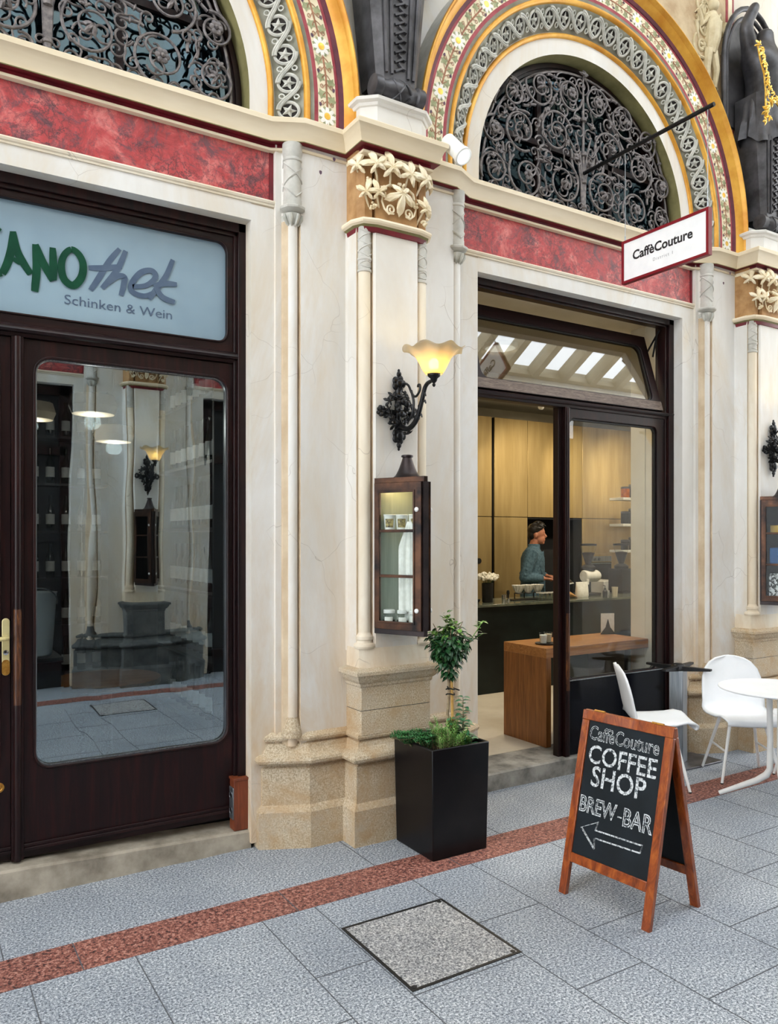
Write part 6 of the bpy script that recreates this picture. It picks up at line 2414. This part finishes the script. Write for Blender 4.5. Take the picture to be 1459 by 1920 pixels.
v = item('flower_vase', 'tall black vase on the bar counter', 'vase', 5.198, 6.42)
MB().lathe([(0.05, 0), (0.056, 0.01), (0.06, 0.20), (0.056, 0.205), (0.05, 0.19)], n=24).build('body', 'black', v)
fw = root('flower_bouquet', (5.198, 6.42, CT + 0.2), 'bunch of white blossoms in the black vase on the counter', 'flowers')
rd = random.Random(12)
sb_, bb = MB(), MB()
for k in range(24):
    a = k * 2.4
    r = 0.018 + 0.085 * math.sqrt(k / 24)
    p = Vector((r * math.cos(a) * 1.15, r * math.sin(a), 0.105 - 0.5 * r + rd.uniform(-0.015, 0.015)))
    sb_.tube([(0.2 * p.x, 0.2 * p.y, -0.12), tuple(p * 0.6), tuple(p)], 0.002, 4)
    for q in range(9):
        bb.sphere(tuple(p + Vector((rd.uniform(-1, 1), rd.uniform(-1, 1), rd.uniform(-0.6, 0.8))) * 0.019), 0.0135, 7, 5)
sb_.build('stem', 'leaf', fw)
bb.build('blossom', 'flower', fw)
bo_ = item('bowl', 'small black bowl left of the vase on the counter', 'bowl', 5.085, 6.46)
MB().lathe([(0.02, 0), (0.028, 0.004), (0.045, 0.035), (0.042, 0.035), (0.02, 0.01)], n=20).build('body', 'black', bo_)
cu = item('steel_cup', 'small shiny steel cup on the bar counter', 'cup', 5.405, 6.4)
MB().lathe([(0.026, 0), (0.03, 0.075), (0.028, 0.076), (0.024, 0.005)], n=20).build('body', 'chrome', cu)
ta = item('tamper', 'coffee tamper standing on the bar counter', 'tamper', 5.53, 6.48)
MB().lathe([(0.028, 0), (0.028, 0.02), (0.012, 0.03)], n=16).build('base', 'chrome', ta)
MB().lathe([(0.010, 0.03), (0.012, 0.06), (0.018, 0.085), (0.014, 0.11), (0.004, 0.116)], n=14).build('handle', 'black', ta)
ds = item('dripper_stand', 'black stand that holds three coffee drippers on the counter', 'stand', 5.83, 6.5)
b = MB().box(-0.26, 0.22, -0.07, 0.07, 0, 0.012)
for x in (-0.138, 0.0, 0.14):
    b.tube([(x + 0.045 * math.cos(a), 0.045 * math.sin(a), 0.075) for a in [i * PI / 8 for i in range(16)]], 0.005, 6, closed=True)
    b.tube([(x, 0.06, 0.01), (x, 0.06, 0.075), (x, 0.04, 0.075)], 0.006, 6)
b.build('frame', 'black', ds)
for x, lab in ((-0.138, 'left of the three pale coffee drippers on the black stand'), (0.0, 'middle of the three pale coffee drippers on the black stand'), (0.14, 'right of the three pale coffee drippers on the black stand')):
    d = root('coffee_dripper', (5.83 + x, 6.5, CT + 0.077), lab, 'dripper', 'coffee drippers in a row')
    rows = [[((r + f * 0.006 * math.cos(12 * a)) * math.cos(a), (r + f * 0.006 * math.cos(12 * a)) * math.sin(a), z) for a in [i * 2 * PI / 72 for i in range(72)]] for r, z, f in ((0.028, 0.0, 0), (0.045, 0.03, 0.5), (0.068, 0.085, 1.0))]
    MB().grid(rows, closed=True).build('paper_filter', 'paper', d, solid=0.002)
    MB().lathe([(0.02, -0.01), (0.038, -0.006), (0.038, 0.003), (0.024, 0.004)], n=20).build('collar', 'steel', d)
proto = None
rd = random.Random(7)
n_ = 0
for r in range(2):
    for c in range(5):
        if proto is None:
            g = item('drinking_glass', 'small clear glass in the cluster standing on the counter beside the wooden post', 'glass', 5.845, 6.30, 'glasses clustered on the counter')
            MB().lathe([(0.022, 0), (0.027, 0.085), (0.025, 0.085), (0.02, 0.006)], n=18).build('body', 'clearglass', g)
            MB().lathe([(0.0275, 0.078), (0.0275, 0.086)], n=18, cap=False).build('rim', 'whitemetal', g)
            proto = g
        else:
            g = copy_tree(proto)
        g.location = (5.845 + 0.056 * c + 0.012 * r, 6.30 + 0.062 * r, CT)
pc = item('paper_pouch', 'tan paper pouch lying on the counter right of the wooden post', 'pouch', 6.37, 6.45)
b = MB()
rows = [[(0.10 * t - 0.08, w * math.cos(a) * 0.07, 0.002 + h * (1 + math.sin(a)) / 2) for a in [i * PI / 8 for i in range(16)]] for t, w, h in ((-0.1, 0.9, 0.10), (0.4, 1.0, 0.10), (0.9, 1.0, 0.075), (1.4, 0.95, 0.045), (1.8, 0.9, 0.008))]
b.grid(rows, closed=True)
b.add(rows[0], [tuple(range(16))])
b.build('bag', 'cardboard', pc)
tb_ = root('tablet_computer', (6.63, 6.74, CT), 'white tablet on a tilted stand in front of the person', 'tablet', rz=0.5)
Xt = Matrix.Translation((0, 0, 0.19)) @ Matrix.Rotation(math.radians(-50), 4, 'X')
MB().box(-0.12, 0.12, -0.006, 0.006, -0.085, 0.085, X=Xt).build('case', 'white', tb_, bevel=0.004)
MB().box(-0.105, 0.105, -0.0075, -0.006, -0.072, 0.072, X=Xt).build('screen', 'darkpanel', tb_, smooth=False)
b = MB().lathe([(0.06, 0), (0.06, 0.008), (0.012, 0.014)], n=20)
b.tube([(0, 0, 0.01), (0, 0.02, 0.12), (0, 0.0, 0.19)], 0.011, 8)
b.build('stand', 'white', tb_)
cb = item('coffee_bag', 'white stand up coffee bag on the counter below the grinder spout', 'bag', 6.60, 6.45)
rows = []
for z, w, d in ((0.0, 0.082, 0.045), (0.02, 0.086, 0.05), (0.09, 0.09, 0.038), (0.15, 0.094, 0.012), (0.175, 0.097, 0.004)):
    rows.append([(w * (abs(math.cos(a)) ** 0.5) * (1 if math.cos(a) >= 0 else -1), d * math.sin(a), z) for a in [i * PI / 12 for i in range(24)]])
b = MB().grid(rows, closed=True)
b.build('bag', 'paper', cb)


def grinder(x, y, label, white):
    g = item('coffee_grinder', label, 'grinder', x, y)
    b = MB().box(-0.10, 0.10, -0.09, 0.12, 0, 0.03)
    b.box(-0.06, 0.06, 0.03, 0.12, 0.03, 0.24)
    b.lathe([(0.075, 0.29), (0.085, 0.30), (0.085, 0.335), (0.05, 0.36)], (0, 0.02, 0), 20)
    if not white:
        b.box(-0.12, 0.12, -0.10, 0.12, 0.03, 0.30)
    b.build('stand', 'black', g, bevel=0.006)
    if white:
        Xg = Matrix.Translation((0.03, 0.0, 0.225)) @ Matrix.Rotation(PI / 2, 4, 'Y')
        b = MB().lathe([(0.062, -0.13), (0.07, -0.12), (0.07, 0.08), (0.055, 0.11), (0.02, 0.12)], n=24, X=Xg)
        b.tube([(-0.085, -0.05, 0.19), (-0.09, -0.06, 0.13)], [0.02, 0.014], 10)
        b.build('motor_housing', 'paper', g)
    hz = 0.355
    MB().lathe([(0.032, hz), (0.04, hz + 0.03), (0.092, hz + 0.20), (0.092, hz + 0.235)], (0, 0.02, 0), 24, cap=False).build('hopper', 'clearglass', g)
    MB().lathe([(0.03, hz + 0.005), (0.037, hz + 0.03), (0.076, hz + 0.145), (0.02, hz + 0.155)], (0, 0.02, 0), 24).build('bean_fill', 'beans', g)
    MB().lathe([(0.096, hz + 0.228), (0.098, hz + 0.25), (0.03, hz + 0.256)], (0, 0.02, 0), 24).build('lid', 'black', g)
    return g


grinder(6.92, 6.64, 'coffee grinder with pale horizontal body and bean hopper nearest the wooden post', True)
grinder(7.53, 6.68, 'all black coffee grinder with bean hopper by the wall shelves', False)
es = item('brewing_machine', 'low white appliance with a dark display behind the grinders', 'appliance', 7.80, 7.25, z=FZ)
MB().box(-0.35, 0.35, -0.2, 0.25, 0, 0.86).build('stand', 'darkwall', es, smooth=False)
mb_ = MB().box(-0.17, 0.17, -0.18, 0.2, 0.86, 1.03).build('body', 'white', es, bevel=0.012)
MB().box(0.03, 0.12, -0.184, -0.178, 0.95, 0.99).build('display', 'black', mb_, smooth=False)
pm = item('syrup_bottle', 'small dark bottle with pump on the counter by the grinder', 'bottle', 6.90, 6.38)
MB().lathe([(0.026, 0), (0.028, 0.06), (0.012, 0.08), (0.012, 0.095)], n=16).build('body', 'black', pm)
MB().tube([(0, 0, 0.095), (0, 0, 0.125), (-0.03, 0, 0.128)], 0.005, 6).build('pump', 'black', pm)
gl = item('milk_glass', 'cloudy grey glass on the counter beside the dark pump bottle', 'glass', 7.06, 6.38)
MB().lathe([(0.03, 0), (0.038, 0.105), (0.036, 0.105), (0.028, 0.01)], n=20).build('body', 'innerwall', gl)

# wall shelves at the right
rd = random.Random(5)
ords = ('topmost', 'second', 'third', 'fourth', 'lowest')
for k, z in enumerate((2.25, 1.90, 1.55, 1.215, 0.885)):
    s = root('wall_shelf', (8.6, 7.33, z), '%s of the five white wall shelves at the right of the cafe' % ords[k], 'shelf', 'white wall shelves')
    MB().box(-0.46, 0.5, -0.12, 0.12, -0.035, 0.0).build('board', 'white', s, bevel=0.003)
    MB().box(0.40, 0.5, 0.08, 0.16, -0.06, 0.0).build('bracket', 'white', s, smooth=False)
    if k < 3:
        for j in range(2):
            cpz = root('coffee_tin', (8.27 + 0.15 * j, 7.29, z), ('amber glass tin', 'short black tin', 'black tin')[k] + (' at the left end of the %s white wall shelf' if j == 0 else ' standing second on the %s white wall shelf') % ords[k], 'tin')
            hh = (0.14, 0.16, 0.13)[k] * (1 if j == 0 else 1.25)
            MB().lathe([(0.055, 0), (0.058, 0.005), (0.058, hh), (0.05, hh + 0.005)], n=20).build('body', 'amber' if (k == 0 and j == 0) else 'black', cpz)
            MB().lathe([(0.059, hh - 0.02), (0.06, hh), (0.05, hh + 0.008)], n=20).build('lid', 'darksteel', cpz)
MB_post = MB().box(9.05, 9.1, 7.4, 7.5, FZ, 3.46)
tag(MB_post.build('trim_5', 'white', smooth=False), 'white upright that carries the wall shelves in the cafe', 'post', kind='structure')

# oak waterfall table behind the window
wt = root('oak_window_table', (4.115, 4.63, FZ), 'oak counter table with solid end panel inside the cafe window', 'table')
MB().box(0.0, 0.05, -0.245, 0.245, 0.0, 0.672).build('end_panel', 'oak', wt, bevel=0.002)
MB().box(0.0, 1.135, -0.245, 0.245, 0.672, 0.745).build('top', 'oak_h', wt, bevel=0.002)
MB().box(0.9, 0.95, -0.2, 0.2, 0.0, 0.672).build('support', 'black', wt, bevel=0.002)
TZ = FZ + 0.745
tyr = root('serving_tray', (4.30, 4.58, TZ), 'small black tray on the oak window table', 'tray')
MB().lathe([(0.0, 0.0), (0.085, 0.0), (0.09, 0.01), (0.085, 0.008), (0.0, 0.004)], n=28, cap=False).build('plate', 'black', tyr)
for x, y, lab, mt in ((4.262, 4.575, 'white filled glass on the black tray, the left one', 'paper'), (4.335, 4.60, 'sand coloured filled glass on the black tray, the right one', 'beige')):
    g = root('sugar_glass', (x, y, TZ + 0.009), lab, 'glass')
    MB().lathe([(0.026, 0), (0.034, 0.082), (0.032, 0.082), (0.025, 0.004)], n=20).build('body', 'clearglass', g)
    MB().lathe([(0.0245, 0.004), (0.030, 0.066)], n=20).build('contents', mt, g)
mn = root('menu_holder', (5.20, 4.78, TZ), 'white menu card with black clip at the end of the oak window table', 'menu', rz=-0.4)
MB().box(-0.06, 0.06, -0.004, 0.004, 0.01, 0.18).build('card', 'paper', mn, smooth=False)
MB().prism([(-0.07, 0.0), (0.07, 0.0), (0.02, 0.06), (0.0, 0.13), (-0.02, 0.06)], -0.012, -0.004, 'y').build('clip', 'black', mn)

# ------------------------------------------------------------------ the person behind the counter


def remeshed(name, mb, mat_, parent, voxel, it=3):
    o = mb.build(name, mat_, parent, ang=3.0)
    m = o.modifiers.new('remesh', 'REMESH')
    m.mode = 'VOXEL'
    m.voxel_size = voxel
    m.use_smooth_shade = True
    s = o.modifiers.new('soft', 'SMOOTH')
    s.iterations = it
    dg = bpy.context.evaluated_depsgraph_get()
    me = bpy.data.meshes.new_from_object(o.evaluated_get(dg))
    o.modifiers.clear()
    o.data = me
    me.polygons.foreach_set('use_smooth', [True] * len(me.polygons))
    return o


def rows_tube(mb, sec, n=24):
    """sections (x, y, z, rx, ry) stacked in z"""
    rows = [[(x + rx * math.cos(a), y + ry * math.sin(a), z) for a in [i * 2 * PI / n for i in range(n)]] for x, y, z, rx, ry in sec]
    mb.grid(rows, closed=True)
    mb.add(rows[0], [tuple(range(n - 1, -1, -1))])
    mb.add(rows[-1], [tuple(range(n))])


pe = root('person', (6.42, 7.08, FZ), 'person in a blue denim shirt looking down behind the bar counter', 'person', rz=math.radians(-46))
SH = {-1: (0.0, -0.185, 1.40), 1: (0.0, 0.185, 1.40)}
EL = {-1: (-0.075, -0.235, 1.115), 1: (-0.04, 0.24, 1.115)}
WR = {-1: (0.15, -0.165, 1.105), 1: (0.17, 0.15, 1.12)}
b = MB()
rows_tube(b, [(0, 0, 0.82, 0.11, 0.155), (0, 0, 0.92, 0.115, 0.165), (0, 0, 1.04, 0.10, 0.135), (0.0, 0, 1.2, 0.11, 0.15), (0.0, 0, 1.34, 0.115, 0.17), (0.0, 0, 1.42, 0.09, 0.14), (0.01, 0, 1.46, 0.06, 0.07)])
b.tube([(0.0, 0, 1.42), (0.02, 0, 1.50), (0.04, 0, 1.56)], [0.065, 0.056, 0.056], 14)
hx, hz = 0.062, 1.625
b.sphere((hx - 0.012, 0, hz + 0.02), (0.098, 0.078, 0.10), 20, 14)
b.sphere((hx + 0.025, 0, hz - 0.055), (0.06, 0.058, 0.065), 16, 12)
b.tube([(hx + 0.075, 0, hz + 0.015), (hx + 0.098, 0, hz - 0.028), (hx + 0.083, 0, hz - 0.04)], [0.010, 0.017, 0.013], 8)
b.sphere((hx + 0.076, 0, hz - 0.068), (0.016, 0.026, 0.008), 10, 6)
b.sphere((hx + 0.072, 0, hz - 0.083), (0.014, 0.022, 0.008), 10, 6)
b.sphere((hx + 0.062, 0, hz - 0.105), (0.02, 0.022, 0.017), 10, 6)
b.sphere((hx + 0.07, 0, hz + 0.028), (0.018, 0.05, 0.010), 10, 6)
for s in (-1, 1):
    b.sphere((hx - 0.015, s * 0.079, hz - 0.015), (0.019, 0.010, 0.032), 10, 8)
    b.sphere((hx + 0.068, s * 0.03, hz + 0.006), (0.012, 0.014, 0.009), 8, 6)
    sh_, el, wr = Vector(SH[s]), Vector(EL[s]), Vector(WR[s])
    b.tube([Vector((0, s * 0.10, 1.40)), sh_, sh_.lerp(el, 0.5), el], [0.06, 0.058, 0.048, 0.042], 14)
    b.sphere(el, 0.042, 12, 8)
    b.tube([el, el.lerp(wr, 0.35), wr], [0.042, 0.042, 0.028], 14)
    d = Vector((0.9, -s * 0.25, -0.1)).normalized()
    u = Vector((0.25, s * 0.9, 0)).normalized()
    palm = wr + d * 0.05
    for q in (-0.024, -0.008, 0.008, 0.024):
        b.tube([wr + u * q * 0.5, wr + d * 0.045 + u * q, wr + d * 0.092 + u * q], [0.017, 0.016, 0.013], 8)
    for i, q in enumerate((-0.031, -0.0105, 0.0105, 0.031)):
        L = (0.062, 0.07, 0.066, 0.052)[i]
        p0 = wr + d * 0.09 + u * q
        p1 = p0 + d * L * 0.45 + Vector((0, 0, -0.012))
        p2 = p1 + d * L * 0.3 + Vector((0, 0, -0.022))
        p3 = p2 + d * L * 0.12 + Vector((0, 0, -0.02))
        b.tube([p0, p1, p2, p3], [0.0095, 0.009, 0.008, 0.007], 8)
    t0 = wr + d * 0.03 - u * 0.022 * s * (1 if s > 0 else -1)
    tside = -u if s > 0 else -u
    b.tube([wr + d * 0.025 + tside * 0.015, wr + d * 0.05 + tside * 0.045, wr + d * 0.08 + tside * 0.052 + Vector((0, 0, -0.012)), wr + d * 0.10 + tside * 0.045 + Vector((0, 0, -0.025))], [0.016, 0.012, 0.010, 0.008], 8)
    hip = Vector((0, s * 0.085, 0.88))
    b.tube([hip, (0.015, s * 0.095, 0.66), (0.02, s * 0.10, 0.49), (0.0, s * 0.10, 0.30), (-0.02, s * 0.10, 0.09)], [0.092, 0.078, 0.056, 0.054, 0.036], 14)
    b.tube([(-0.045, s * 0.10, 0.045), (0.05, s * 0.105, 0.045), (0.15, s * 0.115, 0.035)], [0.04, 0.042, 0.032], 12)
remeshed('body', b, 'skin', pe, 0.0065, 4)
# shirt
b = MB()
rows_tube(b, [(0.0, 0, 0.80, 0.150, 0.195), (0.0, 0, 0.95, 0.145, 0.19), (0.0, 0, 1.08, 0.138, 0.178), (0.0, 0, 1.22, 0.14, 0.185), (0.0, 0, 1.34, 0.138, 0.198), (0.0, 0, 1.405, 0.115, 0.185), (0.006, 0, 1.45, 0.085, 0.12), (0.015, 0, 1.475, 0.072, 0.078)])
b.lathe([(0.066, 1.455), (0.074, 1.46), (0.072, 1.505), (0.062, 1.51)], (0.02, 0, 0), 20)
for s in (-1, 1):
    sh_, el, wr = Vector(SH[s]), Vector(EL[s]), Vector(WR[s])
    b.tube([Vector((0, s * 0.10, 1.38)), sh_, sh_.lerp(el, 0.5), el], [0.08, 0.082, 0.072, 0.064], 16)
    b.sphere(el, 0.064, 12, 8)
    b.tube([el, el.lerp(wr, 0.3), el.lerp(wr, 0.8), wr.lerp(el, 0.06)], [0.064, 0.06, 0.048, 0.044], 16)
    for k in range(4):
        p = sh_.lerp(el, 0.3 + 0.18 * k)
        b.tube([p + Vector((-0.07, 0, 0.01)), p + Vector((0, s * 0.075, -0.012 * (k % 2))), p + Vector((0.07, 0, 0.012))], 0.009, 6)
b.tube([(0.128, 0, 1.43), (0.142, 0, 1.30), (0.145, 0, 1.1), (0.152, 0, 0.82)], 0.008, 6)
for (x, y, z, x2, y2, z2) in ((0.10, -0.13, 1.28, 0.13, -0.05, 1.02), (0.04, -0.18, 1.15, 0.11, -0.11, 0.9), (-0.08, -0.14, 1.3, -0.06, -0.16, 0.95), (0.0, -0.185, 1.12, 0.03, -0.185, 0.85)):
    b.tube([(x, y, z), ((x + x2) / 2 + 0.01, (y + y2) / 2 - 0.012, (z + z2) / 2), (x2, y2, z2)], 0.012, 6)
remeshed('shirt', b, 'denim', pe, 0.008, 3)
b = MB()
rows_tube(b, [(0, 0, 0.74, 0.125, 0.178), (0, 0, 0.85, 0.13, 0.182), (0, 0, 0.98, 0.12, 0.165)])
for s in (-1, 1):
    b.tube([(0, s * 0.085, 0.86), (0.015, s * 0.097, 0.64), (0.02, s * 0.10, 0.48), (0.0, s * 0.10, 0.28), (-0.02, s * 0.10, 0.075)], [0.105, 0.092, 0.073, 0.070, 0.066], 14)
remeshed('trousers', b, 'trouser', pe, 0.011, 3)
b = MB()
for s in (-1, 1):
    b.tube([(-0.055, s * 0.10, 0.047), (0.05, s * 0.105, 0.048), (0.16, s * 0.115, 0.042)], [0.046, 0.047, 0.038], 12)
    b.box(-0.09, 0.18, s * 0.108 - 0.04, s * 0.108 + 0.04, 0.0, 0.02)
b.build('shoe', 'black', pe)
b = MB()
b.sphere((hx - 0.026, 0, hz + 0.05), (0.098, 0.086, 0.088), 20, 14)
b.sphere((hx - 0.06, 0, hz + 0.0), (0.06, 0.076, 0.075), 16, 12)
rd = random.Random(3)
for k in range(60):
    a, e = rd.uniform(0, 2 * PI), rd.uniform(0.1, 1.5)
    p = Vector((hx - 0.022 + 0.092 * math.cos(a) * math.cos(e), 0.08 * math.sin(a) * math.cos(e), hz + 0.06 + 0.078 * math.sin(e)))
    b.tube([p, p + Vector((0.03, rd.uniform(-0.01, 0.01), 0.018 * math.sin(e))), p + Vector((0.055, rd.uniform(-0.02, 0.02), -0.01))], [0.012, 0.010, 0.003], 6)
remeshed('hair', b, 'hair', pe, 0.007, 2)

# ------------------------------------------------------------------ the dark ham and wine shop behind the mahogany door
b = MB()
b.box(-2.4, 1.95, 4.30, 8.0, 0.0, 0.14, 0)
tag(b.build('floor', 'darkwall', smooth=False), 'dark floor of the shop behind the mahogany door', 'floor', kind='structure')
b = MB()
b.box(-2.4, 1.95, 7.95, 8.05, 0, 3.7)
b.box(-2.5, -2.4, 4.3, 8.0, 0, 3.7)
b.box(1.95, 2.05, 4.3, 8.0, 0, 3.7)
b.box(-2.4, 1.95, 4.3, 8.0, 3.6, 3.7)
tag(b.build('wall_shop', 'darkwall', smooth=False), 'dark walls of the shop behind the mahogany door', 'wall', kind='structure')
bproto = None
for r, (rx, ry, ang, lab) in enumerate(((1.775, 5.28, -PI / 2, 'tall dark wine rack on the right wall of the dark shop'), (1.0, 7.6, 0.0, 'tall dark wine rack at the back of the dark shop'))):
    rk = root('wine_rack', (rx, ry, 0.14), lab, 'rack', rz=ang)
    b = MB()
    for x in (-0.62, 0.62):
        b.box(x - 0.015, x + 0.015, -0.15, 0.15, 0, 2.9)
    b.build('side_panel', 'black', rk, smooth=False)
    for k in range(6):
        MB().box(-0.6, 0.6, -0.15, 0.15, 0.35 + 0.42 * k, 0.37 + 0.42 * k).build('shelf', 'black', rk, smooth=False)
    for k in range(6):
        for j in range(9):
            if bproto is None:
                bt = root('wine_bottle', (0, 0, 0), 'x', 'bottle')
                MB().lathe([(0.034, 0), (0.037, 0.005), (0.037, 0.19), (0.015, 0.24), (0.0145, 0.30), (0.016, 0.305), (0.016, 0.315)], n=14).build('body', 'greenbottle', bt)
                lb = MB().lathe([(0.0375, 0.06), (0.0375, 0.15)], n=14, cap=False)
                lb.build('label', 'paper', bt)
                bproto = bt
            else:
                bt = copy_tree(bproto)
            bt['label'] = ('dark wine bottle with pale label in the right wall rack', 'dark wine bottle with pale label in the rear wall rack')[r]
            bt['group'] = ('bottles in the right hand wine rack', 'bottles in the rear wine rack')[r]
            lx = -0.53 + 0.132 * j
            ca, sa = math.cos(ang), math.sin(ang)
            bt.location = (rx + lx * ca - (-0.04) * sa, ry + lx * sa + (-0.04) * ca, 0.14 + 0.37 + 0.42 * k)
dt = root('round_shop_table', (1.2, 5.62, 0.14), 'round wooden table with pale rim inside the dark shop', 'table')
MB().lathe([(0.0, 0.56), (0.34, 0.56), (0.36, 0.565), (0.36, 0.60), (0.35, 0.605), (0.0, 0.605)], n=56, cap=False).build('tabletop', 'oak_h', dt)
MB().lathe([(0.22, 0.0), (0.22, 0.02), (0.04, 0.05), (0.035, 0.56)], n=24).build('pedestal', 'black', dt)
bc = root('bar_cabinet', (0.45, 5.05, 0.14), 'dark bar cabinet just inside the dark shop at the left', 'cabinet')
MB().box(-0.5, 0.33, -0.22, 0.22, 0.0, 0.85).build('body', 'darkwall', bc, smooth=False)
MB().box(-0.52, 0.34, -0.24, 0.24, 0.85, 0.88).build('top', 'black', bc, bevel=0.003)
ib = root('ice_bucket', (0.655, 4.95, 1.02), 'large white bucket standing on the dark bar cabinet behind the door glass', 'bucket')
MB().lathe([(0.085, 0), (0.095, 0.01), (0.12, 0.36), (0.124, 0.37), (0.118, 0.37), (0.09, 0.02)], n=32).build('body', 'whitemetal', ib)
MB().tube([(0.12 * math.cos(a), 0.12 * math.sin(a) - 0.01, 0.30 - 0.10 * math.sin(a * 1.0)) for a in [-PI + i * PI / 16 for i in range(17)]], 0.004, 6).build('handle', 'steel', ib)
for k, (x, y, z) in enumerate(((1.05, 5.3, 2.55), (1.4, 6.3, 2.5), (0.8, 6.1, 2.6))):
    p = root('pendant_lamp', (x, y, z), ('beige disc shaped pendant lamp nearest the dark door', 'beige disc shaped pendant lamp at the right in the dark shop', 'beige disc shaped pendant lamp farthest inside the dark shop')[k], 'pendant lamp')
    MB().lathe([(0.03, 0.09), (0.13, 0.07), (0.15, 0.0), (0.13, -0.05), (0.02, -0.06)], n=28).build('shade', 'beige', p)
    MB().tube([(0, 0, 0.08), (0, 0, 3.6 - z)], 0.003, 5).build('cord', 'black', p)
    lamp('bottle_fill_light', 'POINT', (x, y, z - 0.1), 4, (1.0, 0.92, 0.8), 0.05)  # point light added to bring out the bottles in the racks
